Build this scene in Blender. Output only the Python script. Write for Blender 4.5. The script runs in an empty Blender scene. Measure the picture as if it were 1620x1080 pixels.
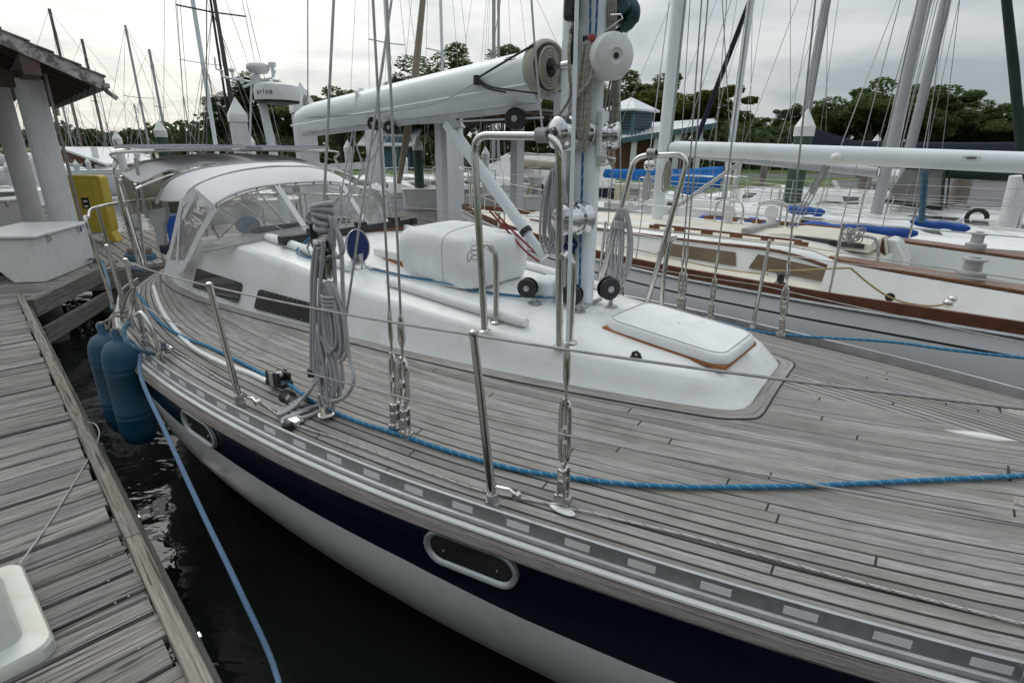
import bpy, bmesh, math, random
import numpy as np
from mathutils import Vector, Matrix, noise
random.seed(7)
SC = bpy.context.scene
COL = SC.collection
R = math.radians
# ------------------------------------------------------------------ camera
FPX, CX, CY, H = 859.0, 810.0, 540.0, 2.5      # photograph is 1620 x 1080; eye 2.5 m above the water
_dn = np.array([(780-CX)/FPX, (2960-CY)/FPX, 1.0]); _dn /= np.linalg.norm(_dn)
_fh = np.array([0, 0, 1.0]); _fh = _fh - _dn*_fh.dot(_dn); _fh /= np.linalg.norm(_fh)
_rt = np.cross(_dn, _fh)
cam = bpy.data.cameras.new('camera'); cam_o = bpy.data.objects.new('camera', cam); COL.objects.link(cam_o)
cam.lens = FPX/1620*36; cam.sensor_width = 36; cam.clip_start = 0.02; cam.clip_end = 5000
_x = Vector((_rt[0], _fh[0], -_dn[0])); _y = -Vector((_rt[1], _fh[1], -_dn[1])); _z = -Vector((_rt[2], _fh[2], -_dn[2]))
Mc = Matrix((( _x.x, _y.x, _z.x, 0), (_x.y, _y.y, _z.y, 0), (_x.z, _y.z, _z.z, H), (0, 0, 0, 1)))
cam_o.matrix_world = Mc
SC.camera = cam_o
SC.render.resolution_x = 1024; SC.render.resolution_y = 682
# ------------------------------------------------------------------ world, sun, exposure
SUN_AZ, SUN_EL = R(-38), R(30)      # bright patch of cloud: ahead and to the left
w = bpy.data.worlds.new('World'); SC.world = w; w.use_nodes = True
nt = w.node_tree; N = nt.nodes; L = nt.links; N.clear()
def nn(t, **k):
    n = N.new(t)
    for a, b in k.items(): setattr(n, a, b)
    return n
out = nn('ShaderNodeOutputWorld'); bg = nn('ShaderNodeBackground'); bg.inputs[1].default_value = 0.1
sky = nn('ShaderNodeTexSky', sky_type='NISHITA'); sky.sun_disc = False; sky.sun_elevation = SUN_EL; sky.sun_rotation = SUN_AZ
sky.air_density = 1.0; sky.dust_density = 2.0
tc = nn('ShaderNodeTexCoord')
sep = nn('ShaderNodeSeparateXYZ'); L.new(tc.outputs['Generated'], sep.inputs[0])
# project the view direction on a cloud deck so the clouds flatten towards the horizon
def mth(op, a, b=None, clamp=False):
    m = nn('ShaderNodeMath', operation=op, use_clamp=clamp)
    for i, q in enumerate((a, b)):
        if q is None: continue
        if isinstance(q, (int, float)): m.inputs[i].default_value = q
        else: L.new(q, m.inputs[i])
    return m.outputs[0]
zz = mth('ADD', mth('MAXIMUM', sep.outputs[2], 0.0), 0.16)
cx_ = mth('DIVIDE', sep.outputs[0], zz); cy_ = mth('DIVIDE', sep.outputs[1], zz)
comb = nn('ShaderNodeCombineXYZ'); L.new(cx_, comb.inputs[0]); L.new(cy_, comb.inputs[1])
n1 = nn('ShaderNodeTexNoise'); n1.inputs['Scale'].default_value = 1.1; n1.inputs['Detail'].default_value = 7; n1.inputs['Roughness'].default_value = 0.52; n1.inputs['Distortion'].default_value = 0.35
L.new(comb.outputs[0], n1.inputs['Vector'])
ramp = nn('ShaderNodeValToRGB'); e = ramp.color_ramp.elements
e[0].position = 0.38; e[0].color = (4.9, 5.55, 6.0, 1)
e[1].position = 0.64; e[1].color = (8.3, 8.65, 8.8, 1)
L.new(n1.outputs['Fac'], ramp.inputs[0])
# veil glow round the hidden sun
sd = Vector((math.sin(R(-30))*math.cos(R(24)), math.cos(R(-30))*math.cos(R(24)), math.sin(R(24))))
dot = nn('ShaderNodeVectorMath', operation='DOT_PRODUCT'); L.new(tc.outputs['Generated'], dot.inputs[0]); dot.inputs[1].default_value = sd
n2 = nn('ShaderNodeTexNoise'); n2.inputs['Scale'].default_value = 2.6; n2.inputs['Detail'].default_value = 8; n2.inputs['Roughness'].default_value = 0.6; n2.inputs['Distortion'].default_value = 0.6; L.new(comb.outputs[0], n2.inputs['Vector'])
gl = mth('MULTIPLY', mth('POWER', mth('MAXIMUM', dot.outputs['Value'], 0.0), 5.0), mth('ADD', mth('MULTIPLY', n2.outputs['Fac'], 1.5), 0.15))
glc = nn('ShaderNodeMix', data_type='RGBA', blend_type='ADD'); glc.inputs[0].default_value = 1.0
gm = nn('ShaderNodeMix', data_type='RGBA', blend_type='MULTIPLY'); gm.inputs[0].default_value = 1.0
gm.inputs['A'].default_value = (5.6, 5.3, 4.5, 1); L.new(gl, gm.inputs['B'])
# sky dimmed behind the camera, added to keep light off the near hull
bk = nn('ShaderNodeMapRange'); bk.inputs['From Min'].default_value = -0.9; bk.inputs['From Max'].default_value = 0.25; bk.inputs['To Min'].default_value = 0.74; bk.inputs['To Max'].default_value = 1.0; L.new(sep.outputs[1], bk.inputs['Value'])
bkm = nn('ShaderNodeMix', data_type='RGBA', blend_type='MULTIPLY'); bkm.inputs[0].default_value = 1.0; L.new(ramp.outputs[0], bkm.inputs['A']); L.new(bk.outputs[0], bkm.inputs['B'])
# an overcast sky is about three times as bright overhead as at the horizon
zr_ = mth('ADD', mth('MULTIPLY', mth('MAXIMUM', sep.outputs[2], 0.0), 1.02), 0.60)
zm = nn('ShaderNodeMix', data_type='RGBA', blend_type='MULTIPLY'); zm.inputs[0].default_value = 1.0; L.new(bkm.outputs['Result'], zm.inputs['A']); L.new(zr_, zm.inputs['B'])
L.new(zm.outputs['Result'], glc.inputs['A']); L.new(gm.outputs['Result'], glc.inputs['B'])
mx = nn('ShaderNodeMix', data_type='RGBA'); mx.inputs[0].default_value = 0.94
L.new(sky.outputs[0], mx.inputs['A']); L.new(glc.outputs['Result'], mx.inputs['B'])
L.new(mx.outputs['Result'], bg.inputs[0]); L.new(bg.outputs[0], out.inputs[0])
sl = bpy.data.lights.new('sun', 'SUN'); sl.energy = 0.8; sl.angle = R(35); sl.color = (1, 0.96, 0.9)
so = bpy.data.objects.new('sun', sl); COL.objects.link(so)
_sd = Vector((math.sin(SUN_AZ)*math.cos(SUN_EL+R(20)), math.cos(SUN_AZ)*math.cos(SUN_EL+R(20)), math.sin(SUN_EL+R(20))))
so.rotation_euler = _sd.to_track_quat('Z', 'Y').to_euler()
SC.view_settings.view_transform = 'Standard'; SC.view_settings.look = 'None'; SC.view_settings.gamma = 1
SC.view_settings.exposure = 0.12
# ------------------------------------------------------------------ measuring helpers
def ray(u, v):
    d = np.array([(u-CX)/FPX, (v-CY)/FPX, 1.0]); return np.array([d.dot(_rt), d.dot(_fh), -d.dot(_dn)])
def wz(u, v, z):
    r = ray(u, v); t = (z-H)/r[2]; return Vector((r[0]*t, r[1]*t, z))
def wy(u, v, y):
    r = ray(u, v); t = y/r[1]; return Vector((r[0]*t, y, H+r[2]*t))
A2 = np.array([.81, -.586]); A2 /= np.linalg.norm(A2); P2 = np.array([-A2[1], A2[0]]); O2 = np.array([.45, 3.05])
def B(a, c, z):
    q = O2+A2*a+P2*c; return Vector((q[0], q[1], z))
def toB(p):
    d = np.array([p[0], p[1]])-O2; return (float(d.dot(A2)), float(d.dot(P2)), p[2])
def onc(u, v, c):      # boat coordinates on the fore and aft plane c
    r = ray(u, v); t = (c+O2.dot(P2))/(r[:2].dot(P2)); return toB(r*t+np.array([0, 0, H]))
def ona(u, v, a):
    r = ray(u, v); t = (a+O2.dot(A2))/(r[:2].dot(A2)); return toB(r*t+np.array([0, 0, H]))
def onz(u, v, z): return toB(wz(u, v, z))
HB = [(-4.5, .62), (-4.2, .95), (-3.6, 1.2), (-3, 1.39), (-2.4, 1.52), (-1.8, 1.58), (-1.2, 1.6), (-.6, 1.59), (0, 1.54), (.5, 1.46), (1, 1.37), (1.5, 1.26), (2, 1.12), (2.5, .92), (3, .66), (3.5, .33), (3.9, 0.02)]
_hx = [h[0] for h in HB]; _hy = [h[1] for h in HB]
def hb(a):
    s = 0.0
    for k in (-.2, -.1, 0, .1, .2): s += float(np.interp(a+k, _hx, _hy))
    return s/5
def D(a, c): return 1.238+.19*(1-min(1.0, abs(c)/max(hb(a), .01))**2.2)
def ond(u, v, dz=0.0):
    z = 1.35
    for _ in range(25):
        p = onz(u, v, z); z = D(p[0], p[1])+dz
    return onz(u, v, z)
def BD(u, v, dz=0.0): return B(*ond(u, v, dz))
def BC(u, v, c): return B(*onc(u, v, c))
def cat(pts, n=6, closed=False):
    pts = [Vector(p) for p in pts]
    m = len(pts); res = []
    rng = range(m) if closed else range(m-1)
    for i in rng:
        if closed: p0, p1, p2, p3 = pts[(i-1) % m], pts[i], pts[(i+1) % m], pts[(i+2) % m]
        else: p0, p1, p2, p3 = pts[max(i-1, 0)], pts[i], pts[i+1], pts[min(i+2, m-1)]
        for k in range(n):
            t = k/n
            res.append(0.5*((2*p1)+(-p0+p2)*t+(2*p0-5*p1+4*p2-p3)*t*t+(-p0+3*p1-3*p2+p3)*t**3))
    if not closed: res.append(pts[-1])
    return res
# ------------------------------------------------------------------ mesh helpers
ORG = {}
class MB:
    def __init__(s): s.v = []; s.f = []; s.u = []; s.m = []; s.mi = 0
    def add(s, vs, fs, us=None):
        o = len(s.v); s.v += [tuple(q) for q in vs]
        for i, f in enumerate(fs):
            s.f.append([k+o for k in f]); s.u.append(us[i] if us else None); s.m.append(s.mi)
        return s
    def hexa(s, p, off=0.0):      # eight corners: bottom 0-3, top 4-7
        s.add(p, [(3, 2, 1, 0), (4, 5, 6, 7), (0, 1, 5, 4), (1, 2, 6, 5), (2, 3, 7, 6), (3, 0, 4, 7)]); return s
    def box(s, c, size, rz=0.0, M=None):
        c = Vector(c); hx, hy, hz = [q/2 for q in size]
        M = M or Matrix.Rotation(rz, 3, 'Z')
        p = [c+M @ Vector(q) for q in ((-hx, -hy, -hz), (hx, -hy, -hz), (hx, hy, -hz), (-hx, hy, -hz), (-hx, -hy, hz), (hx, -hy, hz), (hx, hy, hz), (-hx, hy, hz))]
        return s.hexa(p)
    def beam(s, p0, p1, w, h, up=(0, 0, 1)):
        p0 = Vector(p0); p1 = Vector(p1); d = (p1-p0); ln = d.length; d.normalize(); up = Vector(up)
        sd = d.cross(up)
        if sd.length < 1e-4: sd = d.cross(Vector((1, 0, 0)))
        sd.normalize(); u = sd.cross(d).normalized()
        M = Matrix((d, sd, u)).transposed()
        return s.box((p0+p1)/2, (ln, w, h), M=M)
    def plank(s, p0, p1, w, h, seed, up=(0, 0, 1), wob=0.0):     # board with lengthwise grain coordinates
        p0 = Vector(p0); p1 = Vector(p1); d = (p1-p0); ln = d.length; d.normalize(); up = Vector(up)
        sd = d.cross(up).normalized(); u = sd.cross(d).normalized()
        c = 0.004; prof = [(-w/2, -h/2), (w/2, -h/2), (w/2, h/2-c), (w/2-c, h/2), (-w/2+c, h/2), (-w/2, h/2-c)]
        acc = [0]; 
        for i in range(6):
            a, b = prof[i], prof[(i+1) % 6]; acc.append(acc[-1]+math.hypot(a[0]-b[0], a[1]-b[1]))
        vs = [p0+sd*a+u*b for a, b in prof]+[p1+sd*a+u*b for a, b in prof]
        fs = []; us = []; V = seed*10.0
        for i in range(6):
            j = (i+1) % 6; fs.append((j, i, i+6, j+6)); us.append(((0, V+acc[i+1]), (0, V+acc[i]), (ln, V+acc[i]), (ln, V+acc[i+1])))
        fs.append((0, 1, 2, 3, 4, 5)); us.append([(a, V+b) for a, b in prof])
        fs.append((11, 10, 9, 8, 7, 6)); us.append([(prof[i][0], V+prof[i][1]) for i in (5, 4, 3, 2, 1, 0)])
        return s.add(vs, fs, us)
    def tube(s, pts, r, n=8, closed=False, cap=True):
        pts = [Vector(p) for p in pts]; m = len(pts)
        rs = r if isinstance(r, (list, tuple)) else [r]*m
        ts = []
        for i in range(m):
            if closed: t = pts[(i+1) % m]-pts[i-1]
            else: t = pts[min(i+1, m-1)]-pts[max(i-1, 0)]
            if t.length < 1e-9: t = Vector((0, 0, 1))
            ts.append(t.normalized())
        up = Vector((0, 0, 1)) if abs(ts[0].z) < .9 else Vector((1, 0, 0))
        x = ts[0].cross(up).normalized(); vs = []; ln = 0; lens = []
        for i in range(m):
            if i: ln += (pts[i]-pts[i-1]).length
            lens.append(ln)
            x = (x-ts[i]*x.dot(ts[i]))
            if x.length < 1e-6: x = ts[i].orthogonal()
            x.normalize(); y = ts[i].cross(x)
            for k in range(n):
                t = 2*math.pi*k/n; vs.append(pts[i]+(x*math.cos(t)+y*math.sin(t))*rs[i])
        fs = []; us = []
        rng = m if closed else m-1
        for i in range(rng):
            j = (i+1) % m; l0 = lens[i]; l1 = lens[j] if j else ln+(pts[0]-pts[-1]).length
            for k in range(n):
                q = (k+1) % n
                fs.append((i*n+k, i*n+q, j*n+q, j*n+k)); us.append(((l0, k/n), (l0, (k+1)/n), (l1, (k+1)/n), (l1, k/n)))
        if cap and not closed:
            fs.append(tuple(range(n))[::-1]); us.append([(0, 0)]*n)
            fs.append(tuple((m-1)*n+k for k in range(n))); us.append([(0, 0)]*n)
        return s.add(vs, fs, us)
    def wire(s, p0, p1, r=.004, n=5, sag=0.0):
        p0 = Vector(p0); p1 = Vector(p1)
        if sag:
            pts = [p0.lerp(p1, i/10)-Vector((0, 0, sag*4*(i/10)*(1-i/10))) for i in range(11)]
            return s.tube(pts, r, n)
        return s.tube([p0, p1], r, n)
    def lathe(s, prof, base, axis=(0, 0, 1), n=24, ex=1.0, xdir=None):
        base = Vector(base); ax = Vector(axis).normalized()
        x = Vector(xdir).normalized() if xdir else ax.orthogonal().normalized(); y = ax.cross(x)
        vs = []; m = len(prof)
        for r, h in prof:
            for k in range(n):
                t = 2*math.pi*k/n; vs.append(base+ax*h+x*(r*math.cos(t))+y*(r*ex*math.sin(t)))
        fs = [(i*n+k, i*n+(k+1) % n, (i+1)*n+(k+1) % n, (i+1)*n+k) for i in range(m-1) for k in range(n)]
        if prof[0][0] > 1e-5: fs.append(tuple(range(n))[::-1])
        if prof[-1][0] > 1e-5: fs.append(tuple((m-1)*n+k for k in range(n)))
        return s.add(vs, fs)
    def loft(s, rings, closed=True, cap=True, uvf=None):
        n = len(rings[0]); vs = [q for r_ in rings for q in r_]; fs = []
        kk = n if closed else n-1
        for i in range(len(rings)-1):
            for k in range(kk):
                q = (k+1) % n; fs.append((i*n+k, i*n+q, (i+1)*n+q, (i+1)*n+k))
        if cap and closed:
            fs.append(tuple(range(n))[::-1]); fs.append(tuple((len(rings)-1)*n+k for k in range(n)))
        us = None
        if uvf: us = [[uvf(i) for i in f] for f in fs]
        return s.add(vs, fs, us)
    def prism(s, poly, z0, z1):
        n = len(poly); vs = [(p[0], p[1], z0) for p in poly]+[(p[0], p[1], z1) for p in poly]
        return s.add(vs, [tuple(range(n))[::-1], tuple(range(n, 2*n))]+[(i, (i+1) % n, (i+1) % n+n, i+n) for i in range(n)])
    def slab(s, poly, nrm, th):      # polygon in space given a thickness
        nrm = Vector(nrm).normalized(); n = len(poly); poly = [Vector(p) for p in poly]
        vs = poly+[p+nrm*th for p in poly]
        return s.add(vs, [tuple(range(n))[::-1], tuple(range(n, 2*n))]+[(i, (i+1) % n, (i+1) % n+n, i+n) for i in range(n)])
    def ball(s, c, r, n=12, m=8, sc=(1, 1, 1)):
        c = Vector(c); vs = []; fs = []
        for i in range(m+1):
            ph = math.pi*i/m
            for k in range(n):
                t = 2*math.pi*k/n; vs.append(c+Vector((r*sc[0]*math.sin(ph)*math.cos(t), r*sc[1]*math.sin(ph)*math.sin(t), r*sc[2]*math.cos(ph))))
        for i in range(m):
            for k in range(n): fs.append((i*n+k, (i+1)*n+k, (i+1)*n+(k+1) % n, i*n+(k+1) % n))
        return s.add(vs, fs)
    def build(s, name, mats, parent=None, smooth=40, bevel=0.0, solid=0.0, sub=0, org=None):
        if parent is not None: o0 = ORG[parent.name]
        elif org is not None: o0 = Vector(org)
        else:
            xs = [v[0] for v in s.v]; ys = [v[1] for v in s.v]; zs = [v[2] for v in s.v]
            o0 = Vector(((min(xs)+max(xs))/2, (min(ys)+max(ys))/2, min(zs)))
        me = bpy.data.meshes.new(name)
        me.from_pydata([(v[0]-o0.x, v[1]-o0.y, v[2]-o0.z) for v in s.v], [], s.f)
        if not isinstance(mats, (list, tuple)): mats = [mats]
        for q in mats: me.materials.append(q)
        if len(mats) > 1: me.polygons.foreach_set('material_index', s.m)
        if any(u is not None for u in s.u):
            ul = me.uv_layers.new(name='UVMap'); buf = []
            for f, u in zip(s.f, s.u):
                if u is None: buf += [0.0, 0.0]*len(f)
                else:
                    for q in u: buf += [q[0], q[1]]
            ul.data.foreach_set('uv', buf)
        else:
            bm = bmesh.new(); bm.from_mesh(me); bmesh.ops.recalc_face_normals(bm, faces=bm.faces); bm.to_mesh(me); bm.free()
        me.update()
        if smooth:
            me.polygons.foreach_set('use_smooth', [True]*len(me.polygons)); me.set_sharp_from_angle(angle=R(smooth))
        ob = bpy.data.objects.new(name, me); COL.objects.link(ob)
        if parent is not None: ob.parent = parent
        else: ob.location = o0
        ORG[ob.name] = o0
        if solid: md = ob.modifiers.new('solidify', 'SOLIDIFY'); md.thickness = solid; md.offset = 0
        if bevel:
            md = ob.modifiers.new('bevel', 'BEVEL'); md.width = bevel; md.segments = 3; md.limit_method = 'ANGLE'; md.angle_limit = R(35)
            md.harden_normals = False
        if sub: md = ob.modifiers.new('subsurf', 'SUBSURF'); md.levels = sub; md.render_levels = sub
        return ob
def thing(name, label, cat_, loc, group=None):
    o = bpy.data.objects.new(name, None); COL.objects.link(o); o.location = loc; o.empty_display_size = .1
    o['label'] = label; o['category'] = cat_
    if group: o['group'] = group
    ORG[o.name] = Vector(loc); return o
def tag(o, label, cat_, group=None):
    o['label'] = label; o['category'] = cat_
    if group: o['group'] = group
    return o
def struct(o, kind='structure'): o['kind'] = kind; return o
def dup(root, loc, rz=0.0, label=None, scale=None):
    r = root.copy(); COL.objects.link(r); r.location = loc; r.rotation_euler = (0, 0, rz)
    if scale: r.scale = scale if hasattr(scale, '__len__') else (scale,)*3
    if label: r['label'] = label
    for ch in list(root.children):
        c = ch.copy(); COL.objects.link(c); c.parent = r
        for g in ch.children:
            d = g.copy(); COL.objects.link(d); d.parent = c
    return r
def text(s, size, M, mat, parent, name='lettering', ext=0.0006, align='CENTER'):
    cu = bpy.data.curves.new('t', 'FONT'); cu.body = s; cu.size = size; cu.extrude = ext; cu.align_x = align; cu.align_y = 'CENTER'
    ob = bpy.data.objects.new('t', cu); COL.objects.link(ob)
    dg = bpy.context.evaluated_depsgraph_get(); me = bpy.data.meshes.new_from_object(ob.evaluated_get(dg))
    bpy.data.objects.remove(ob)
    me.transform(M); o0 = ORG[parent.name]; me.transform(Matrix.Translation(-o0))
    me.materials.clear(); me.materials.append(mat); me.name = name
    o = bpy.data.objects.new(name, me); COL.objects.link(o); o.parent = parent; ORG[o.name] = o0
    return o
def frame(o, x, y):      # matrix with axes x, y and their normal at o
    x = Vector(x).normalized(); z = x.cross(Vector(y)).normalized(); y = z.cross(x)
    return Matrix(((x.x, y.x, z.x, o[0]), (x.y, y.y, z.y, o[1]), (x.z, y.z, z.z, o[2]), (0, 0, 0, 1)))
# ------------------------------------------------------------------ materials
def newmat(name):
    m = bpy.data.materials.new(name); m.use_nodes = True; t = m.node_tree; b = t.nodes['Principled BSDF']; return m, t, b
class G:      # tiny node builder
    def __init__(s, t): s.t = t
    def n(s, ty, **k):
        q = s.t.nodes.new(ty)
        for a, b in k.items():
            if a.startswith('i_'):
                q.inputs[a[2:]].default_value = b
            else: setattr(q, a, b)
        return q
    def l(s, a, b): s.t.links.new(a, b)
    def m(s, op, a, b=None, c=None, clamp=False):
        q = s.n('ShaderNodeMath', operation=op, use_clamp=clamp)
        for i, v in enumerate((a, b, c)):
            if v is None: continue
            if isinstance(v, (int, float)): q.inputs[i].default_value = v
            else: s.l(v, q.inputs[i])
        return q.outputs[0]
    def ramp(s, fac, stops, interp='LINEAR'):
        q = s.n('ShaderNodeValToRGB'); cr = q.color_ramp; cr.interpolation = interp
        while len(cr.elements) < len(stops): cr.elements.new(0.5)
        for e_, (p, c) in zip(cr.elements, stops):
            e_.position = p; e_.color = (*c, 1) if len(c) == 3 else c
        s.l(fac, q.inputs[0]); return q.outputs[0]
    def mix(s, f, a, b, bt='MIX'):
        q = s.n('ShaderNodeMix', data_type='RGBA', blend_type=bt)
        for k, v in ((0, f), ('A', a), ('B', b)):
            if isinstance(v, (int, float)): q.inputs[k].default_value = v
            elif isinstance(v, tuple): q.inputs[k].default_value = (*v, 1) if len(v) == 3 else v
            else: s.l(v, q.inputs[k])
        return q.outputs['Result']
    def noise(s, vec, scale, detail=4, rough=.55, dist=0.0, sc=None):
        q = s.n('ShaderNodeTexNoise'); q.inputs['Scale'].default_value = scale; q.inputs['Detail'].default_value = detail
        q.inputs['Roughness'].default_value = rough; q.inputs['Distortion'].default_value = dist
        if sc:
            mp = s.n('ShaderNodeMapping'); mp.inputs['Scale'].default_value = sc; s.l(vec, mp.inputs[0]); vec = mp.outputs[0]
        s.l(vec, q.inputs['Vector']); return q.outputs['Fac']
    def bump(s, h, strength, dist, bsdf):
        q = s.n('ShaderNodeBump'); q.inputs['Strength'].default_value = strength; q.inputs['Distance'].default_value = dist
        s.l(h, q.inputs['Height']); s.l(q.outputs[0], bsdf.inputs['Normal'])
def coord(g, kind='Object'): return g.n('ShaderNodeTexCoord').outputs[kind]
def mat(name, col, rough=.5, metal=0.0, var=.12, vs=3.0, bump=0.0, bs=40, grime=None, gr=.5, coat=0.0, spec=None):
    m, t, b = newmat(name); g = G(t); co = coord(g)
    f = g.noise(co, vs, 6, .6)
    c0 = tuple(max(0, q*(1-var)) for q in col); c1 = tuple(min(1, q*(1+var)) for q in col)
    c = g.ramp(f, [(.3, c0), (.7, c1)])
    if grime:
        gf = g.ramp(g.noise(co, vs*2.3, 8, .65, .6), [(.5, (0, 0, 0)), (.75, (gr,)*3)])
        c = g.mix(gf, c, grime)
    g.l(c, b.inputs['Base Color']); b.inputs['Metallic'].default_value = metal
    rr = g.ramp(g.noise(co, vs*4, 4), [(.3, (max(0, rough-.06),)*3), (.7, (min(1, rough+.08),)*3)]); g.l(rr, b.inputs['Roughness'])
    if coat: b.inputs['Coat Weight'].default_value = coat; b.inputs['Coat Roughness'].default_value = .05
    if spec is not None: b.inputs['Specular IOR Level'].default_value = spec
    if bump: g.bump(g.noise(co, bs, 6, .6), bump, .004, b)
    return m
M = {}
M['gel'] = mat('gelcoat white', (.72, .73, .72), .16, var=.03, vs=1.5, grime=(.45, .43, .38), gr=.4, bump=.08, bs=6)
M['housewhite'] = mat('coachroof white', (.80, .81, .80), .3, var=.03, vs=1.5, grime=(.52, .51, .46), gr=.5, bump=.05, bs=300)
M['deckwhite'] = mat('deck white', (.78, .78, .77), .4, var=.03, vs=2, grime=(.52, .51, .47), gr=.3)
M['navy'] = mat('navy hull paint', (.003, .0065, .018), .16, var=.2, vs=.8, bump=.05, bs=5)
M['steel'] = mat('stainless steel', (.62, .61, .58), .14, 1.0, var=.08, vs=12)
M['chrome'] = mat('chrome', (.56, .56, .57), .11, 1.0, var=.03)
M['wire'] = mat('rigging wire', (.36, .36, .35), .4, .7, var=.2, vs=20)
M['alu'] = mat('anodised aluminium', (.47, .48, .49), .42, .75, var=.12, vs=9, grime=(.25, .25, .24), gr=.4)
M['alufar'] = mat('grey mast aluminium', (.42, .43, .44), .45, .5, var=.1, vs=2)
M['mastw'] = mat('white mast paint', (.74, .79, .81), .3, var=.04, vs=1.4, grime=(.42, .43, .42), gr=.3)
M['whitepl'] = mat('white plastic', (.72, .73, .72), .4, var=.05, grime=(.42, .41, .36), gr=.45)
M['black'] = mat('black plastic', (.018, .018, .02), .4, var=.3, vs=20)
M['rubber'] = mat('black rubber', (.02, .02, .02), .7, var=.3, vs=20)
M['darkglass'] = mat('smoked window', (.03, .032, .032), .05, var=.35, vs=6, coat=.6)
M['brownglass'] = mat('brown window', (.14, .10, .055), .12, var=.25, vs=3)
M['canvas'] = mat('white canvas', (.77, .78, .78), .85, var=.05, vs=4, grime=(.5, .5, .48), gr=.35, bump=.3, bs=9)
M['canvasgrey'] = mat('grey canvas', (.38, .38, .38), .85, var=.1, vs=4)
def m_canopy(name, k, lo, hi):
    m, t, b = newmat(name); g = G(t); co = coord(g); c = g.ramp(g.noise(co, 3, 6, .6), [(.3, (lo,)*3), (.7, (hi,)*3)]); g.l(c, b.inputs['Base Color']); b.inputs['Roughness'].default_value = .9; b.inputs['Specular IOR Level'].default_value = .1
    tl = g.n('ShaderNodeBsdfTranslucent'); g.l(c, tl.inputs[0]); ms = g.n('ShaderNodeMixShader'); ms.inputs[0].default_value = k; g.l(b.outputs[0], ms.inputs[1]); g.l(tl.outputs[0], ms.inputs[2]); g.l(ms.outputs[0], t.nodes['Material Output'].inputs[0]); g.bump(g.noise(co, 6, 4, .5), .3, .01, b); return m
M['canopy'] = m_canopy('thin white canopy cloth', .62, .74, .84); M['sprayhood'] = m_canopy('white sprayhood cloth', .2, .83, .9)
M['tan'] = mat('tan canvas', (.36, .31, .25), .85, var=.1, vs=4)
M['bluecov'] = mat('blue canvas', (.010, .17, .54), .8, var=.25, vs=2.5, bump=.5, bs=5)
M['royal'] = mat('royal blue fabric', (.010, .075, .33), .7, var=.25, vs=2.5, bump=.5, bs=5)
M['navycan'] = mat('navy canvas', (.010, .014, .03), .85, var=.3, vs=3)
M['greencan'] = mat('dark green canvas', (.008, .022, .018), .85, var=.3, vs=3)
M['fender'] = mat('blue fender vinyl', (.004, .056, .112), .45, var=.2, vs=3, grime=(.012, .06, .06), gr=.9, bump=.1, bs=20)
M['navyvent'] = mat('navy vent lining', (.006, .018, .11), .6)
M['yellow'] = mat('yellow cabinet plastic', (.50, .37, .035), .5, var=.1, vs=3, grime=(.3, .24, .06), gr=.5)
M['varn'] = mat('varnished wood', (.17, .068, .030), .3, var=.35, vs=18)
M['brownwood'] = mat('mahogany brown wood', (.13, .045, .022), .35, var=.35, vs=12)
M['cream'] = mat('cream nonskid deck', (.65, .61, .52), .65, var=.05, vs=4)
M['greyhull'] = mat('grey hull', (.38, .40, .42), .25, var=.04, vs=1)
M['whitehull'] = mat('off white hull', (.74, .75, .76), .22, var=.03, vs=1)
M['red'] = mat('red rope', (.26, .045, .04), .8, var=.4, vs=60)
M['concrete'] = mat('weathered bulkhead', (.3, .29, .26), .85, var=.2, vs=1.5)
M['asphalt'] = mat('asphalt', (.11, .11, .115), .9, var=.2, vs=.6)
M['curb'] = mat('kerb concrete', (.36, .35, .33), .9, var=.15)
M['roofmetal'] = mat('white metal roof', (.62, .64, .66), .4, var=.04, vs=.5)
M['teal'] = mat('teal louvre paint', (.07, .14, .17), .6)
M['redbrick'] = mat('brown siding', (.16, .08, .055), .8)
M['underroof'] = mat('brown soffit boards', (.12, .082, .064), .8, var=.25, vs=2)
M['orange'] = mat('brown orange trim', (.32, .11, .03), .5)
M['redpaint'] = mat('red car paint', (.3, .02, .015), .2, coat=.5)
M['greenpile'] = mat('green pile wrap', (.035, .075, .045), .6, var=.35, vs=3, grime=(.1, .11, .07), gr=.5)
M['pilewood'] = mat('old timber pile', (.17, .145, .12), .9, var=.3, vs=4, bump=.6, bs=14)
M['bark'] = mat('bark', (.12, .10, .08), .95, var=.35, vs=3)
M['ivory'] = mat('cream power box', (.62, .57, .42), .5)
M['sailroll'] = mat('rolled sailcloth', (.42, .40, .34), .8, var=.15, vs=8)
M['crow'] = mat('dark feathers', (.02, .02, .025), .6)
def m_pilewhite():
    m, t, b = newmat('white painted timber column'); g = G(t); co = coord(g)
    f = g.noise(co, 4, 7, .65); st = g.noise(co, 3, 5, .6, 0, (9, 9, .5))
    c = g.ramp(f, [(.3, (.64, .65, .66)), (.7, (.76, .76, .77))])
    c = g.mix(g.ramp(st, [(.52, (0, 0, 0)), (.72, (.45,)*3)]), c, (.45, .44, .39))
    g.l(c, b.inputs['Base Color']); b.inputs['Roughness'].default_value = .6
    g.bump(g.noise(co, 7, 6, .6, 0, (3, 3, .4)), .35, .01, b); return m
M['column'] = m_pilewhite()
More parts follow.
